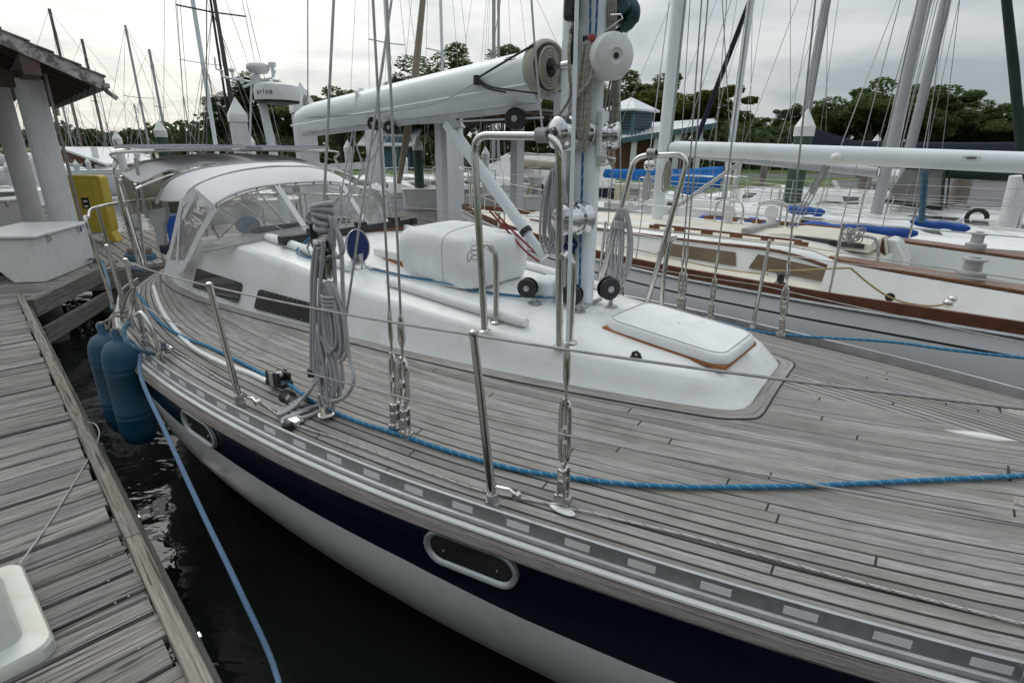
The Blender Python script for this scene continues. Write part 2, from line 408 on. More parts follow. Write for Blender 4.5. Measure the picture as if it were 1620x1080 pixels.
def m_wood(name, dark, light, cracks=.75, warm=(.2, .17, .13), gs=1.0):
    m, t, b = newmat(name); g = G(t)
    uv = coord(g, 'UV'); sp = g.n('ShaderNodeSeparateXYZ'); g.l(uv, sp.inputs[0])
    pid = g.m('FLOOR', g.m('DIVIDE', g.m('ADD', sp.outputs[1], 2.0), 10.0))
    wn = g.n('ShaderNodeTexWhiteNoise', noise_dimensions='1D'); g.l(pid, wn.inputs['W'])
    grain = g.noise(uv, 1.0, 7, .68, 1.2, (2.2*gs, 46*gs, 1)); grain2 = g.noise(uv, 1.0, 5, .7, .5, (5*gs, 190*gs, 1))
    f = g.m('ADD', g.m('MULTIPLY', grain, .6), g.m('MULTIPLY', grain2, .4))
    c = g.ramp(f, [(.38, dark), (.5, tuple((p+q)/2 for p, q in zip(dark, light))), (.62, light)])
    big = g.noise(uv, 1.0, 3, .5, 0, (1.2, 3, 1))
    c = g.mix(g.ramp(big, [(.4, (0, 0, 0)), (.75, (.55,)*3)]), c, warm)
    tint = g.m('ADD', g.m('MULTIPLY', wn.outputs['Value'], .5), .74)
    cmb = g.n('ShaderNodeCombineXYZ')
    for i in range(3): g.l(tint, cmb.inputs[i])
    c = g.mix(1.0, c, cmb.outputs[0], 'MULTIPLY')
    cr = g.ramp(g.noise(uv, 1.0, 3, .5, .8, (1.6*gs, 75*gs, 1)), [(.36, (1, 1, 1)), (.42, (0, 0, 0))])
    c = g.mix(g.m('MULTIPLY', cr, cracks), c, (.025, .022, .02))
    # knots
    vo = g.n('ShaderNodeTexVoronoi'); mp = g.n('ShaderNodeMapping'); mp.inputs['Scale'].default_value = (1.3, 5.5, 1); g.l(uv, mp.inputs[0]); g.l(mp.outputs[0], vo.inputs['Vector']); vo.inputs['Scale'].default_value = 1.0
    kn = g.ramp(vo.outputs['Distance'], [(.035, (.8,)*3), (.075, (0, 0, 0))])
    c = g.mix(kn, c, (.05, .04, .03))
    g.l(c, b.inputs['Base Color']); b.inputs['Roughness'].default_value = .85
    h = g.m('SUBTRACT', f, g.m('MULTIPLY', cr, .5)); g.bump(h, 1.0, .008, b); return m
M['dock'] = m_wood('weathered dock board', (.095, .088, .08), (.38, .36, .335), cracks=.85)
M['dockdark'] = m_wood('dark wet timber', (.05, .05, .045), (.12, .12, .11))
M['docktrim'] = m_wood('dock edge timber', (.11, .095, .08), (.33, .305, .27), warm=(.2, .165, .125))
M['rubteak'] = m_wood('bare teak rubbing strake', (.22, .185, .165), (.37, .345, .325), cracks=.25, warm=(.24, .20, .17), gs=1.5)
M['marginteak'] = m_wood('grey teak margin', (.17, .155, .145), (.38, .365, .35), cracks=.05, warm=(.24, .21, .18), gs=1.5)
M['shingle'] = mat('grey roof shingles', (.2, .19, .175), .95, var=.3, vs=7, bump=.8, bs=12)
def m_fascia():
    m, t, b = newmat('peeling painted fascia'); g = G(t); co = coord(g)
    f = g.noise(co, 7, 8, .7, .4)
    c = g.ramp(f, [(.42, (.17, .15, .13)), (.52, (.46, .45, .43)), (.6, (.55, .54, .52))]); g.l(c, b.inputs['Base Color'])
    b.inputs['Roughness'].default_value = .8; g.bump(f, .3, .004, b); return m
M['fascia'] = m_fascia()
def m_teak():
    m, t, b = newmat('weathered teak deck'); g = G(t); uv = coord(g, 'UV'); sp = g.n('ShaderNodeSeparateXYZ'); g.l(uv, sp.inputs[0])
    a, v = sp.outputs[0], sp.outputs[1]
    wob = g.m('MULTIPLY', g.m('SUBTRACT', g.noise(uv, 1.0, 2, .5, 0, (2.0, 6, 1)), .5), .004)
    far = g.m('GREATER_THAN', v, 50.0)
    p = g.m('DIVIDE', g.m('ADD', v, wob), .0415)
    fr = g.m('FRACT', p); pid = g.m('FLOOR', p)
    dist = g.m('MINIMUM', fr, g.m('SUBTRACT', 1.0, fr))
    wn = g.n('ShaderNodeTexWhiteNoise', noise_dimensions='1D'); g.l(pid, wn.inputs['W'])
    edge = g.m('SUBTRACT', 1.0, g.m('DIVIDE', g.m('SUBTRACT', v, .26), .25), clamp=True)
    line = g.m('SUBTRACT', 1.0, g.m('DIVIDE', g.m('SUBTRACT', dist, g.m('ADD', .035, g.m('MAXIMUM', g.m('MULTIPLY', far, .07), g.m('MULTIPLY', edge, .05)))), .035), clamp=True)
    # where the black caulk survives: near the rail and on the far side; elsewhere in short runs
    seg = g.noise(uv, 1.0, 2, .5, 0, (1.1, 21, 1))
    keep = g.m('MAXIMUM', g.m('MAXIMUM', g.m('MULTIPLY', edge, .95), g.m('MULTIPLY', far, .9)), g.m('MULTIPLY', g.m('SUBTRACT', seg, .50, clamp=True), 16.0, clamp=True))
    keep = g.m('MAXIMUM', keep, .12)
    seam = g.m('MULTIPLY', line, keep)
    # butt joints
    ja = g.m('FRACT', g.m('ADD', g.m('DIVIDE', a, 2.9), g.m('MULTIPLY', wn.outputs['Value'], 7.0)))
    jt = g.m('LESS_THAN', ja, .0024); seam = g.m('MAXIMUM', seam, g.m('MULTIPLY', jt, .95))
    gr1 = g.noise(uv, 1.0, 6, .7, .6, (4.5, 130, 1)); gr2 = g.noise(uv, 1.0, 5, .75, 0, (14, 420, 1)); gr3 = g.noise(uv, 1.0, 4, .6, .3, (1.4, 9, 1))
    f = g.m('ADD', g.m('MULTIPLY', gr1, .55), g.m('MULTIPLY', gr2, .45))
    c = g.ramp(f, [(.34, (.115, .104, .097)), (.5, (.27, .256, .246)), (.66, (.47, .45, .44))])
    c = g.mix(g.ramp(gr3, [(.40, (0, 0, 0)), (.70, (.75,)*3)]), c, (.215, .19, .15))
    c = g.mix(g.ramp(g.noise(uv, 1.0, 5, .6, .4, (2.6, 5, 1)), [(.54, (0, 0, 0)), (.68, (.5,)*3)]), c, (.12, .11, .10))
    tint = g.m('ADD', g.m('MULTIPLY', wn.outputs['Value'], .42), .79)
    cmb = g.n('ShaderNodeCombineXYZ')
    for i in range(3): g.l(tint, cmb.inputs[i])
    c = g.mix(1.0, c, cmb.outputs[0], 'MULTIPLY')
    # stray paint patch near the foredeck
    dx = g.m('DIVIDE', g.m('SUBTRACT', a, 1.83), .13); dy = g.m('DIVIDE', g.m('SUBTRACT', v, SPOTV), .035)
    dd = g.m('ADD', g.m('MULTIPLY', dx, dx), g.m('MULTIPLY', dy, dy)); dd = g.m('ADD', dd, g.m('MULTIPLY', g.noise(uv, 1.0, 5, .7, 0, (18, 60, 1)), 1.6))
    sp_ = g.m('MULTIPLY', g.m('SUBTRACT', 1.75, dd, clamp=True), 2.2, clamp=True)
    c = g.mix(sp_, c, (.66, .66, .63))
    c = g.mix(seam, c, (.012, .012, .012)); g.l(c, b.inputs['Base Color']); b.inputs['Roughness'].default_value = .78
    h = g.m('SUBTRACT', g.m('MULTIPLY', f, .5), g.m('MULTIPLY', seam, .8)); g.bump(h, .6, .0035, b); return m
SPOTV = hb(1.83)-.03
M['teak'] = m_teak()
def m_rope(name, c1, c2, c3=None, tw=90, nst=3, fleck=0.0):
    m, t, b = newmat(name); g = G(t); uv = coord(g, 'UV'); sp = g.n('ShaderNodeSeparateXYZ'); g.l(uv, sp.inputs[0])
    ph = g.m('ADD', g.m('MULTIPLY', sp.outputs[0], tw), g.m('MULTIPLY', sp.outputs[1], float(nst)))
    s = g.m('ABSOLUTE', g.m('SUBTRACT', g.m('FRACT', ph), .5))
    c = g.ramp(s, [(.0, c2), (.25, c1), (.5, c1)])
    if c3:
        ph2 = g.m('FRACT', g.m('SUBTRACT', g.m('MULTIPLY', sp.outputs[0], tw*.28), sp.outputs[1]))
        c = g.mix(g.m('LESS_THAN', ph2, fleck), c, c3)
    ob = coord(g); c = g.mix(g.ramp(g.noise(ob, 6, 4), [(.4, (0, 0, 0)), (.8, (.4,)*3)]), c, tuple(q*.55 for q in c1))
    g.l(c, b.inputs['Base Color']); b.inputs['Roughness'].default_value = .9; g.bump(s, .6, .004, b); return m
M['ropegrey'] = m_rope('grey braided rope', (.48, .49, .50), (.28, .28, .29), tw=140)
M['ropecream'] = m_rope('dirty cream rope', (.40, .38, .32), (.23, .21, .17), (.12, .13, .14), 100, 3, .12)
M['ropeblue'] = m_rope('blue braided rope', (.028, .19, .36), (.010, .09, .20), (.14, .29, .38), 80, 3, .16)
M['ropebluedk'] = m_rope('blue halyard', (.02, .10, .30), (.01, .05, .15), (.3, .34, .38), 60, 3, .2)
M['ropeteal'] = m_rope('faded teal dock line', (.07, .15, .24), (.03, .08, .13), (.12, .2, .2), 60, 3, .2)
M['ropeslate'] = m_rope('slate blue dock line', (.11, .19, .30), (.06, .10, .17), tw=120)
M['ropetan'] = m_rope('tan rope', (.42, .33, .15), (.26, .19, .08), tw=80)
M['ropewhite'] = m_rope('worn white rope with tracer', (.50, .49, .47), (.36, .35, .34), (.1, .1, .1), 60, 3, .1)
def m_vinyl(name, tintc, alpha, rough=.06):
    m, t, b = newmat(name); g = G(t); co = coord(g)
    t.nodes.remove(b); o = t.nodes['Material Output']
    tr = g.n('ShaderNodeBsdfTransparent'); tr.inputs[0].default_value = (*tintc, 1)
    gl_ = g.n('ShaderNodeBsdfGlossy'); gl_.inputs['Roughness'].default_value = rough; gl_.inputs[0].default_value = (.9, .9, .9, 1)
    df = g.n('ShaderNodeBsdfDiffuse'); df.inputs[0].default_value = (.6, .6, .58, 1)
    bp = g.n('ShaderNodeBump'); bp.inputs['Strength'].default_value = .5; bp.inputs['Distance'].default_value = .02; g.l(g.noise(co, 5, 3, .5, .5), bp.inputs['Height']); g.l(bp.outputs[0], gl_.inputs['Normal'])
    lw = g.n('ShaderNodeLayerWeight'); lw.inputs[0].default_value = .25
    a = g.n('ShaderNodeMixShader'); g.l(g.m('ADD', g.m('MULTIPLY', lw.outputs['Fresnel'], .8), .03), a.inputs[0]); g.l(tr.outputs[0], a.inputs[1]); g.l(gl_.outputs[0], a.inputs[2])
    c = g.n('ShaderNodeMixShader'); g.l(g.ramp(g.noise(co, 3.5, 5, .6), [(.3, (alpha*.6,)*3), (.75, (alpha*1.5,)*3)]), c.inputs[0]); g.l(a.outputs[0], c.inputs[1]); g.l(df.outputs[0], c.inputs[2])
    g.l(c.outputs[0], o.inputs[0]); return m
M['vinyl'] = m_vinyl('clear vinyl window', (.86, .86, .85), .10)
M['vinyltan'] = m_vinyl('smoky tan vinyl', (.60, .56, .48), .14, .12)
M['mesh'] = m_vinyl('grey mesh screen', (.22, .22, .23), .16, .5)
def m_water():
    m, t, b = newmat('harbour water'); g = G(t); co = coord(g)
    b.inputs['Base Color'].default_value = (.009, .013, .011, 1); b.inputs['Roughness'].default_value = .03; b.inputs['IOR'].default_value = 1.333
    h = g.m('ADD', g.m('MULTIPLY', g.noise(co, 2.2, 3, .5, .6, (1, 1.6, 1)), .85), g.m('MULTIPLY', g.noise(co, 8, 2, .5, .4), .15))
    g.bump(h, .30, .05, b); return m
M['water'] = m_water()
def m_grass():
    m, t, b = newmat('lawn'); g = G(t); co = coord(g)
    c = g.ramp(g.noise(co, .5, 8, .7), [(.3, (.045, .085, .012)), (.55, (.075, .13, .02)), (.75, (.12, .15, .04))])
    g.l(c, b.inputs['Base Color']); b.inputs['Roughness'].default_value = .95; g.bump(g.noise(co, 12, 6, .8), .8, .05, b); return m
M['grass'] = m_grass()
def m_leaf(name, c0, c1):
    m, t, b = newmat(name); g = G(t); gi = g.n('ShaderNodeNewGeometry')
    tl = g.n('ShaderNodeBsdfTranslucent'); ms = g.n('ShaderNodeMixShader'); ms.inputs[0].default_value = .4; g.l(b.outputs[0], ms.inputs[1]); g.l(tl.outputs[0], ms.inputs[2]); g.l(ms.outputs[0], t.nodes['Material Output'].inputs[0])
    c = g.ramp(gi.outputs['Random Per Island'], [(0, c0), (.7, c1), (1, tuple(q*1.3 for q in c1))])
    g.l(c, b.inputs['Base Color']); g.l(c, tl.inputs[0]); b.inputs['Roughness'].default_value = .7; b.inputs['Specular IOR Level'].default_value = .15
    return m
M['leafoak'] = m_leaf('oak leaves', (.035, .06, .018), (.105, .145, .042))
M['leafpine'] = m_leaf('pine needles', (.025, .045, .018), (.065, .09, .035))
M['leafyel'] = m_leaf('yellow green leaves', (.05, .065, .016), (.15, .15, .04))
M['hedge'] = m_leaf('far foliage', (.028, .048, .018), (.07, .10, .04))
# ================================================================== the setting: water, land
mb = MB(); mb.add([(-2500, -600, 0), (2500, -600, 0), (2500, 3000, 0), (-2500, 3000, 0)], [(0, 1, 2, 3)])
struct(mb.build('water', M['water'], smooth=0, org=(0, 0, 0)))
LZ = .95
shore = [(-1500, 170), (-200, 150), (-75, 105), (-28, 54), (-10, 31), (-3, 28), (4, 24.5), (9.5, 18.5), (14, 14), (24, 9.5), (60, -5), (1500, -300), (1500, 2500), (-1500, 2500)]
mb = MB(); mb.prism(shore, -.6, LZ)
struct(mb.build('lawn_ground', M['grass'], smooth=0, org=(0, 30, 0)))
# bulkhead along the water
bh = MB()
for p, q in zip(shore[2:11], shore[3:12]): bh.beam((p[0], p[1], .45), (q[0], q[1], .45), .28, 1.1)
tag(bh.build('bulkhead', M['concrete'], smooth=0), 'low grey bulkhead wall edging the lawn above the water', 'seawall')
mb = MB(); mb.prism([(13.4, 14.8), (15.5, 13.9), (26, 9.8), (90, -8), (110, 40), (22, 33), (17.5, 31), (13.8, 24)], LZ-.2, LZ+.006)
struct(mb.build('parking_lot', M['asphalt'], smooth=0))
mb = MB()
kb = [(110, 40), (22, 33), (17.5, 31), (13.8, 24)]
for p, q in zip(kb, kb[1:]): mb.beam((p[0], p[1], LZ+.05), (q[0], q[1], LZ+.05), .2, .14)
struct(mb.build('kerb', M['curb'], smooth=0))
mb = MB()
rd = [(-6, 46), (3, 41), (10, 36), (22, 37), (60, 45), (60, 52), (20, 42.5), (10, 41), (3, 46), (-6, 52)]
mb.prism(rd, LZ-.2, LZ+.004); struct(mb.build('road', M['asphalt'], smooth=0))
# ------------------------------------------------------------------ docks
e0 = Vector((-5.86, 6.30, 0)); ed = Vector((.7010, -.7131, 0)).normalized(); en = Vector((-ed.y, ed.x, 0))    # ed runs towards the camera, en points over the water
if en.x < 0: en = -en
DZ = .75
dk = thing('finger_dock', 'weathered grey plank dock with a raised edge board in the left foreground', 'dock', (-3, 1.5, 0))
mb = MB(); t = -.35; k = 0
while t < 9.0:
    wd = .158+random.uniform(-.004, .004)
    o = e0+ed*(t+wd/2); jl = random.uniform(-.012, .012)
    dz = random.uniform(-.003, .004)
    mb.plank(o-en*3.2+Vector((0, 0, DZ-.02+dz)), o-en*(.075+jl)+Vector((0, 0, DZ-.02+dz+random.uniform(-.003, .003))), wd-.013-random.uniform(0, .006), .04, k); t += wd; k += 1
mb.build('decking', M['dock'], dk, smooth=0)
mb = MB(); t = -.1
while t < 9.2:
    l = random.choice((2.4, 3.0, 3.6)); mb.plank(e0+ed*t-en*.035+Vector((0, 0, DZ+.0)), e0+ed*(t+l-.006)-en*(.035)+Vector((0, 0, DZ+.0)), .062, .07, 200+t*3//1); t += l
mb.build('edge_board', M['docktrim'], dk, smooth=0)
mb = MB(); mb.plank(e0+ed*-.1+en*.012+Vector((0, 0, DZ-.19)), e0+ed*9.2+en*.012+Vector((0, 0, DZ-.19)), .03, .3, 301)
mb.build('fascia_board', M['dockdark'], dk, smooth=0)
mb = MB()
for i in range(60):
    p = e0+ed*(.08+i*.158); 
    for j in (.115, .17):
        q = p-en*(j+random.uniform(-.02, .02))+ed*random.uniform(-.03, .03)
        mb.lathe([(0.0045, -.001), (.0045, .0015), (0, .002)], (q.x, q.y, DZ+.001), n=8)
mb.build('nail_heads', mat('rusty galvanised nail', (.28, .26, .23), .6, .3), dk, smooth=0)
for i in range(9):
    mb = MB(); p = e0+ed*(.6+i*1.0)+en*.03; mb.box((p.x, p.y, DZ-.08), (.03, .012, .05), rz=math.atan2(ed.y, ed.x)); mb.build('staple', M['steel'], dk, smooth=0)
for i in (1.2, 4.6, 8.0):
    mb = MB(); p = e0+ed*i-en*.25; mb.lathe([(.14, -1.5), (.14, DZ-.08)], (p.x, p.y, 0), n=14)
    mb.plank(e0+ed*i-en*3+Vector((0, 0, DZ-.18)), e0+ed*i-en*.05+Vector((0, 0, DZ-.18)), .08, .22, 300+i); mb.build('pile', M['pilewood'], dk)
# main walkway behind the sterns
m0 = Vector((-5.9, 8.0, 0)); md_ = Vector((.72, .69, 0)).normalized(); mn = Vector((-md_.y, md_.x, 0))
wk = thing('walkway_dock', 'long grey plank walkway crossing behind the sterns', 'dock', (-4, 12, 0))
mb = MB(); t = -9.0; k = 500
while t < 24:
    wd = .158; o = m0+md_*(t+wd/2); mb.plank(o+mn*.02+Vector((0, 0, DZ-.02)), o+mn*4.1+Vector((0, 0, DZ-.02+random.uniform(-.003, .003))), wd-.014, .04, k); t += wd; k += 1
mb.build('decking', M['dock'], wk, smooth=0)
mb = MB()
mb.plank(m0+md_*-.7+mn*.0+Vector((0, 0, DZ-.16)), m0+md_*24+mn*.0+Vector((0, 0, DZ-.16)), .05, .26, 901)
mb.plank(m0+md_*-9+mn*4.12+Vector((0, 0, DZ-.16)), m0+md_*24+mn*4.12+Vector((0, 0, DZ-.16)), .05, .26, 902)
mb.build('fascia_board', M['docktrim'], wk, smooth=0)
for t in range(-8, 24, 3):
    for s_ in (.5, 3.6):
        mb = MB(); p = m0+md_*t+mn*s_; mb.lathe([(.15, -1.5), (.15, DZ-.08)], (p.x, p.y, 0), n=12); mb.build('pile', M['pilewood'], wk)
# link between finger and walkway: the diagonal timber header seen end to end
lk = thing('corner_platform', 'plank corner platform with a heavy timber header joining finger and walkway', 'dock', (-6.5, 7.4, 0))
hA = wz(46, 478, DZ); hB = wz(182, 414, DZ); hA.z = hB.z = 0
hd = (hB-hA).normalized(); hn = Vector((hd.y, -hd.x, 0))
mb = MB(); mb.plank(hA+Vector((0, 0, DZ-.075)), hB+Vector((0, 0, DZ-.075)), .10, .21, 950)
mb.plank(hA+hn*.06+Vector((0, 0, DZ-.42)), hB+hn*.06+hd*.4+Vector((0, 0, DZ-.42)), .06, .2, 951); mb.build('header_beam', M['docktrim'], lk, smooth=0)
mb = MB(); t = 0; L_ = (hB-hA).length; k = 960
while t < L_+.2:
    o = hA+hd*(t+.08); mb.plank(o-hn*.07+Vector((0, 0, DZ-.024)), o-hn*3.2+Vector((0, 0, DZ-.024)), .144, .04, k); t += .158; k += 1
mb.build('decking', M['dock'], lk, smooth=0)
for q in (hB+hd*-.1+hn*-.2, hA+hd*.9+hn*-.3): mb = MB(); mb.lathe([(.16, -1.5), (.16, DZ-.1)], (q.x, q.y, 0), n=14); mb.build('pile', M['pilewood'], lk)
# mooring pile wrapped in blue rope between the sterns and the walkway
def white_post(u, vt, vb, y, r, name, label, group=None, cap='pyr', zb=-1.0, sq=False, matk='column', lean=0.0):
    top = wy(u, vt, y); base = wy(u, vb, y)
    x, yy = base.x, base.y
    zt = wy(u, vt, y).z
    t = thing(name, label, 'piling', (x, yy, zb), group)
    mb = MB()
    if sq: mb.box((x, yy, (zb+zt-.02)/2), (2*r, 2*r, zt-zb), rz=.78)
    else: mb.lathe([(r*1.04, zb), (r, (zb+zt)/2), (r, zt)], (x, yy, 0), n=20)
    mb.build('shaft', M[matk], t)
    if cap:
        mb = MB()
        if sq: mb.lathe([(r*1.62, zt-.02), (r*1.62, zt+r*.35), (r*1.3, zt+r*.45), (.0, zt+r*2.6)], (x, yy, 0), n=4, xdir=(1, 0, 0))
        else: mb.lathe([(r*1.12, zt-.05), (r*1.14, zt+r*.5), (r*1.0, zt+r*.7), (0, zt+r*2.7)], (x, yy, 0), n=20)
        mb.build('cap', M['whitepl'], t, smooth=30)
    return t
# ================================================================== the big sailboat
BO = B(0, 0, 0)
boat = thing('sailboat', 'large sailboat with weathered teak deck and navy band on its hull, filling the foreground', 'sailboat', BO)
AV = Vector((A2[0], A2[1], 0)); PV = Vector((P2[0], P2[1], 0))
NA = [-4.45+i*.139 for i in range(61)]
prof = [(1.0, 1.232), (1.003, 1.215), (1.004, 1.18), (1.01, 1.11), (1.008, 1.03), (1.004, .965), (.997, .92), (.978, .8), (.953, .68), (.92, .56), (.88, .44), (.832, .32), (.775, .2), (.725, .11), (.64, 0), (.5, -.12), (.3, -.28), (0.02, -.4)]
def hullc(a, z): return -hb(a)*float(np.interp(z, [p[1] for p in prof][::-1], [p[0] for p in prof][::-1]))
def bz(a, z):      # the band's lower edge follows the sheer
    k = float(np.interp(a, (-2.6, -1.9, 0, .5, 1.0, 3), (1.0, .97, .90, .84, .82, .84)))-.965
    return z+k*float(np.interp(z, (.12, .56, .965, 1.11), (0, .45, 1, 0)))
mb = MB()
for s_ in (-1, 1):
    for i in range(60):
        a0, a1 = NA[i], NA[i+1]; h0, h1 = hb(a0), hb(a1)
        for j in range(len(prof)-1):
            z0, z1 = prof[j][1], prof[j+1][1]
            mb.mi = 0 if z0 > 1.22 else (1 if z0 > .97 else (0 if z0 > .12 else 2))
            q = [B(a, s_*abs(hullc(a, bz(a, z))), bz(a, z)) for a, z in ((a0, z0), (a1, z0), (a1, z1), (a0, z1))]
            mb.add(q, [(0, 1, 2, 3)])
# transom
q = [B(-4.45, hb(-4.45)*f*s_, z) for s_, pr in ((-1, prof), (1, prof[::-1])) for f, z in pr]
mb.mi = 0; mb.add(q, [tuple(range(len(q)))])
hull = mb.build('hull', [M['gel'], M['navy'], M['black']], boat, smooth=60)
bm = bmesh.new(); bm.from_mesh(hull.data); bmesh.ops.remove_doubles(bm, verts=bm.verts, dist=.0005); bmesh.ops.recalc_face_normals(bm, faces=bm.faces); bm.to_mesh(hull.data); bm.free()
# deck
mb = MB(); NC = 14
for s_ in (-1, 1):
    for i in range(60):
        a0, a1 = NA[i], NA[i+1]
        for j in range(NC):
            t0, t1 = j/NC, (j+1)/NC
            q = []; u = []
            for a, t in ((a0, t0), (a1, t0), (a1, t1), (a0, t1)):
                c = s_*hb(a)*t*.998; q.append(B(a, c, D(a, c))); u.append((a, hb(a)-abs(c)+(100.006 if s_ > 0 else 0)))
            if s_ < 0: q = q[::-1]; u = u[::-1]
            mb.add(q, [(0, 1, 2, 3)], [u])
deck = mb.build('deck', M['teak'], boat, smooth=60)
def strip(side, prof_, a0=-4.42, a1=3.8, n=70, uv=None):     # extrude a section along the rail
    mb = MB(); rings = []
    for i in range(n+1):
        a = a0+(a1-a0)*i/n; h = hb(a)
        rings.append([B(a, side*(h+o), z) for o, z in prof_])
    m = len(prof_); vs = [q for r_ in rings for q in r_]; fs = []; us = []
    for i in range(n):
        for k in range(m):
            q = (k+1) % m; fs.append((i*m+k, i*m+q, (i+1)*m+q, (i+1)*m+k))
            x0 = a0+(a1-a0)*i/n; x1 = a0+(a1-a0)*(i+1)/n; us.append(((x0, k*.03+40), (x0, k*.03+.03+40), (x1, k*.03+.03+40), (x1, k*.03+40)))
    fs.append(tuple(range(m))[::-1]); us.append([(0, 0)]*m); fs.append(tuple(n*m+k for k in range(m))); us.append([(0, 0)]*m)
    return mb.add(vs, fs, us if uv else None)
for s_ in (-1, 1):
    mb = strip(s_, [(.014, 1.226), (.018, 1.234), (.014, 1.243), (.005, 1.247), (.002, 1.296), (.004, 1.303), (-.002, 1.307), (-.010, 1.303), (-.008, 1.226)])
    a = -3.6; mb.mi = 1      # pale reflective pads along the outer face
    while a < 3.0:
        h = hb(a); h2 = hb(a+.085); o0 = .0045
        p0, p1 = B(a, s_*(h+o0), 1.259), B(a+.085, s_*(h2+o0), 1.259); p2, p3 = B(a+.085, s_*(h2+o0-.0015), 1.284), B(a, s_*(h+o0-.0015), 1.284)
        nx = (p1-p0).cross(p3-p0).normalized()*(.0015)
        mb.hexa([p0-nx, p1-nx, p1+nx, p0+nx, p3-nx, p2-nx, p2+nx, p3+nx])
        a += .215+.006*math.sin(a*7)
    mb.build('toe_rail', [M['alu'], M['whitepl'], M['steel']], boat, smooth=30)
    strip(s_, [(.0, 1.206), (.030, 1.205), (.034, 1.210), (.033, 1.218), (.028, 1.222), (.018, 1.223), (.018, 1.216), (.0, 1.214)]).build('gunwale_strip', M['gel'], boat, smooth=30)
    strip(s_, [(.0, 1.158), (.040, 1.158), (.058, 1.164), (.063, 1.174), (.050, 1.200), (.034, 1.2035), (.0, 1.203)], uv=1).build('rub_rail', M['rubteak'], boat, smooth=30)
# hull port lights
def portlight(u, v, hw, hh, seg=10):
    c = -1.55
    for _ in range(20): a, _c, z = onc(u, v, c); c = hullc(a, z)
    t = thing_pts = None
    c0 = hullc(a, z); da = .02; tg = (B(a+da, hullc(a+da, z), z)-B(a-da, hullc(a-da, z), z)).normalized()
    up = (B(a, hullc(a, z+.05), z+.05)-B(a, hullc(a, z-.05), z-.05)).normalized(); nr = tg.cross(up).normalized()
    if nr.dot(PV) > 0: nr = -nr
    o = B(a, c0, z)+nr*.008
    def ring(dw, dh, off): 
        pts = []; r = hh+dh; w_ = hw+dw-r+.0
        for k in range(seg+1): an = -math.pi/2+math.pi*k/seg; pts.append(o+tg*(w_+r*math.cos(an))+up*(r*math.sin(an))+nr*off)
        for k in range(seg+1): an = math.pi/2+math.pi*k/seg; pts.append(o+tg*(-w_+r*math.cos(an))+up*(r*math.sin(an))+nr*off)
        return pts
    mb = MB(); rr = [ring(.027, .027, -.006), ring(.026, .026, .010), ring(.020, .020, .014), ring(.012, .012, .013), ring(.004, .004, .006), ring(0, 0, -.003)]
    n = len(rr[0]); vs = [q for r_ in rr for q in r_]; fs = [(i*n+k, i*n+(k+1) % n, (i+1)*n+(k+1) % n, (i+1)*n+k) for i in range(5) for k in range(n)]
    mb.add(vs, fs); f = mb.build('porthole', mat('dull port frame', (.42, .45, .46), .35, .5, var=.08), boat, smooth=35)
    mb = MB(); g_ = ring(.0, .0, .0015); mb.add(g_, [tuple(range(len(g_)))]); mb.build('pane', M['darkglass'], f, smooth=0)
    mb = MB()
    for k in (-1, 1): mb.lathe([(.006, 0), (.006, .004), (0, .006)], o+tg*(k*(hw-.06))-up*.012+nr*.0, axis=nr, n=8)
    mb.build('screw', M['chrome'], f)
portlight(745, 880, .175, .052); portlight(317, 676, .165, .052)
# ------------------------------------------------------------------ coachroof
st = []      # (base a, base half width, top a, top half width, top z)
st += [(1.005, 0, .905, 0, 1.53), (1.005, .16, .905, .13, 1.53), (1.005, .30, .90, .25, 1.53), (.99, .365, .885, .31, 1.53), (.95, .41, .85, .355, 1.532), (.88, .445, .80, .385, 1.535)]
for a, wb, wt, zt in [(.7, .492, .43, 1.542), (.5, .535, .472, 1.545), (.25, .585, .52, 1.556), (0, .63, .565, 1.572), (-.35, .68, .615, 1.60), (-.7, .72, .655, 1.632), (-1.2, .76, .695, 1.675), (-1.5, .78, .71, 1.71), (-1.8, .80, .73, 1.755), (-2.1, .815, .745, 1.79), (-2.4, .825, .765, 1.812), (-2.8, .825, .79, 1.80), (-3.1, .81, .785, 1.745), (-3.5, .76, .73, 1.66), (-4.0, .64, .61, 1.6), (-4.2, .55, .53, 1.58)]:
    st.append((a, wb, a, wt, zt))
def half(s_):
    rings = []
    for ab, wb, at_, wt, zt in st:
        zb = D(ab, wb)-.01; r_ = []
        pb = Vector((ab, wb, zb)); pt = Vector((at_, wt, zt)); d = pt-pb
        r_ += [pb, pb+d*.06+Vector((0, -.004 if wb else 0, 0)), pb.lerp(pt, .5), pb.lerp(pt, .90)]
        inn = Vector((at_-.015 if ab > .8 else at_, max(0, wt-.022), zt+.010))
        k1 = pb.lerp(pt, .90); r_ += [(k1*.25+pt*.5+inn*.25), inn]
        crn = .052 if ab < .8 else .03
        for f in (.72, .45, .2, 0): r_.append(Vector((min(at_, .87 if ab > .8 else at_), wt*f*.97, zt+.012+crn*(1-f*f))))
        rings.append([B(q.x, s_*q.y, q.z) for q in r_])
    return rings
mb = MB()
for s_ in (-1, 1): mb.loft(half(s_), closed=False)
q = half(-1)[-1]+half(1)[-1][::-1]; mb.add(q, [tuple(range(len(q)))])
roof = mb.build('coachroof', M['housewhite'], boat, smooth=45)
bm = bmesh.new(); bm.from_mesh(roof.data); bmesh.ops.remove_doubles(bm, verts=bm.verts, dist=.002); bmesh.ops.dissolve_degenerate(bm, edges=bm.edges, dist=.001); bmesh.ops.recalc_face_normals(bm, faces=bm.faces); bm.to_mesh(roof.data); bm.free()
for p_ in roof.data.polygons: p_.use_smooth = True
roof.data.set_sharp_from_angle(angle=R(28))
_sa = [s[2] for s in st][:5:-1]; _sw = [s[3] for s in st][:5:-1]; _sz = [s[4] for s in st][:5:-1]
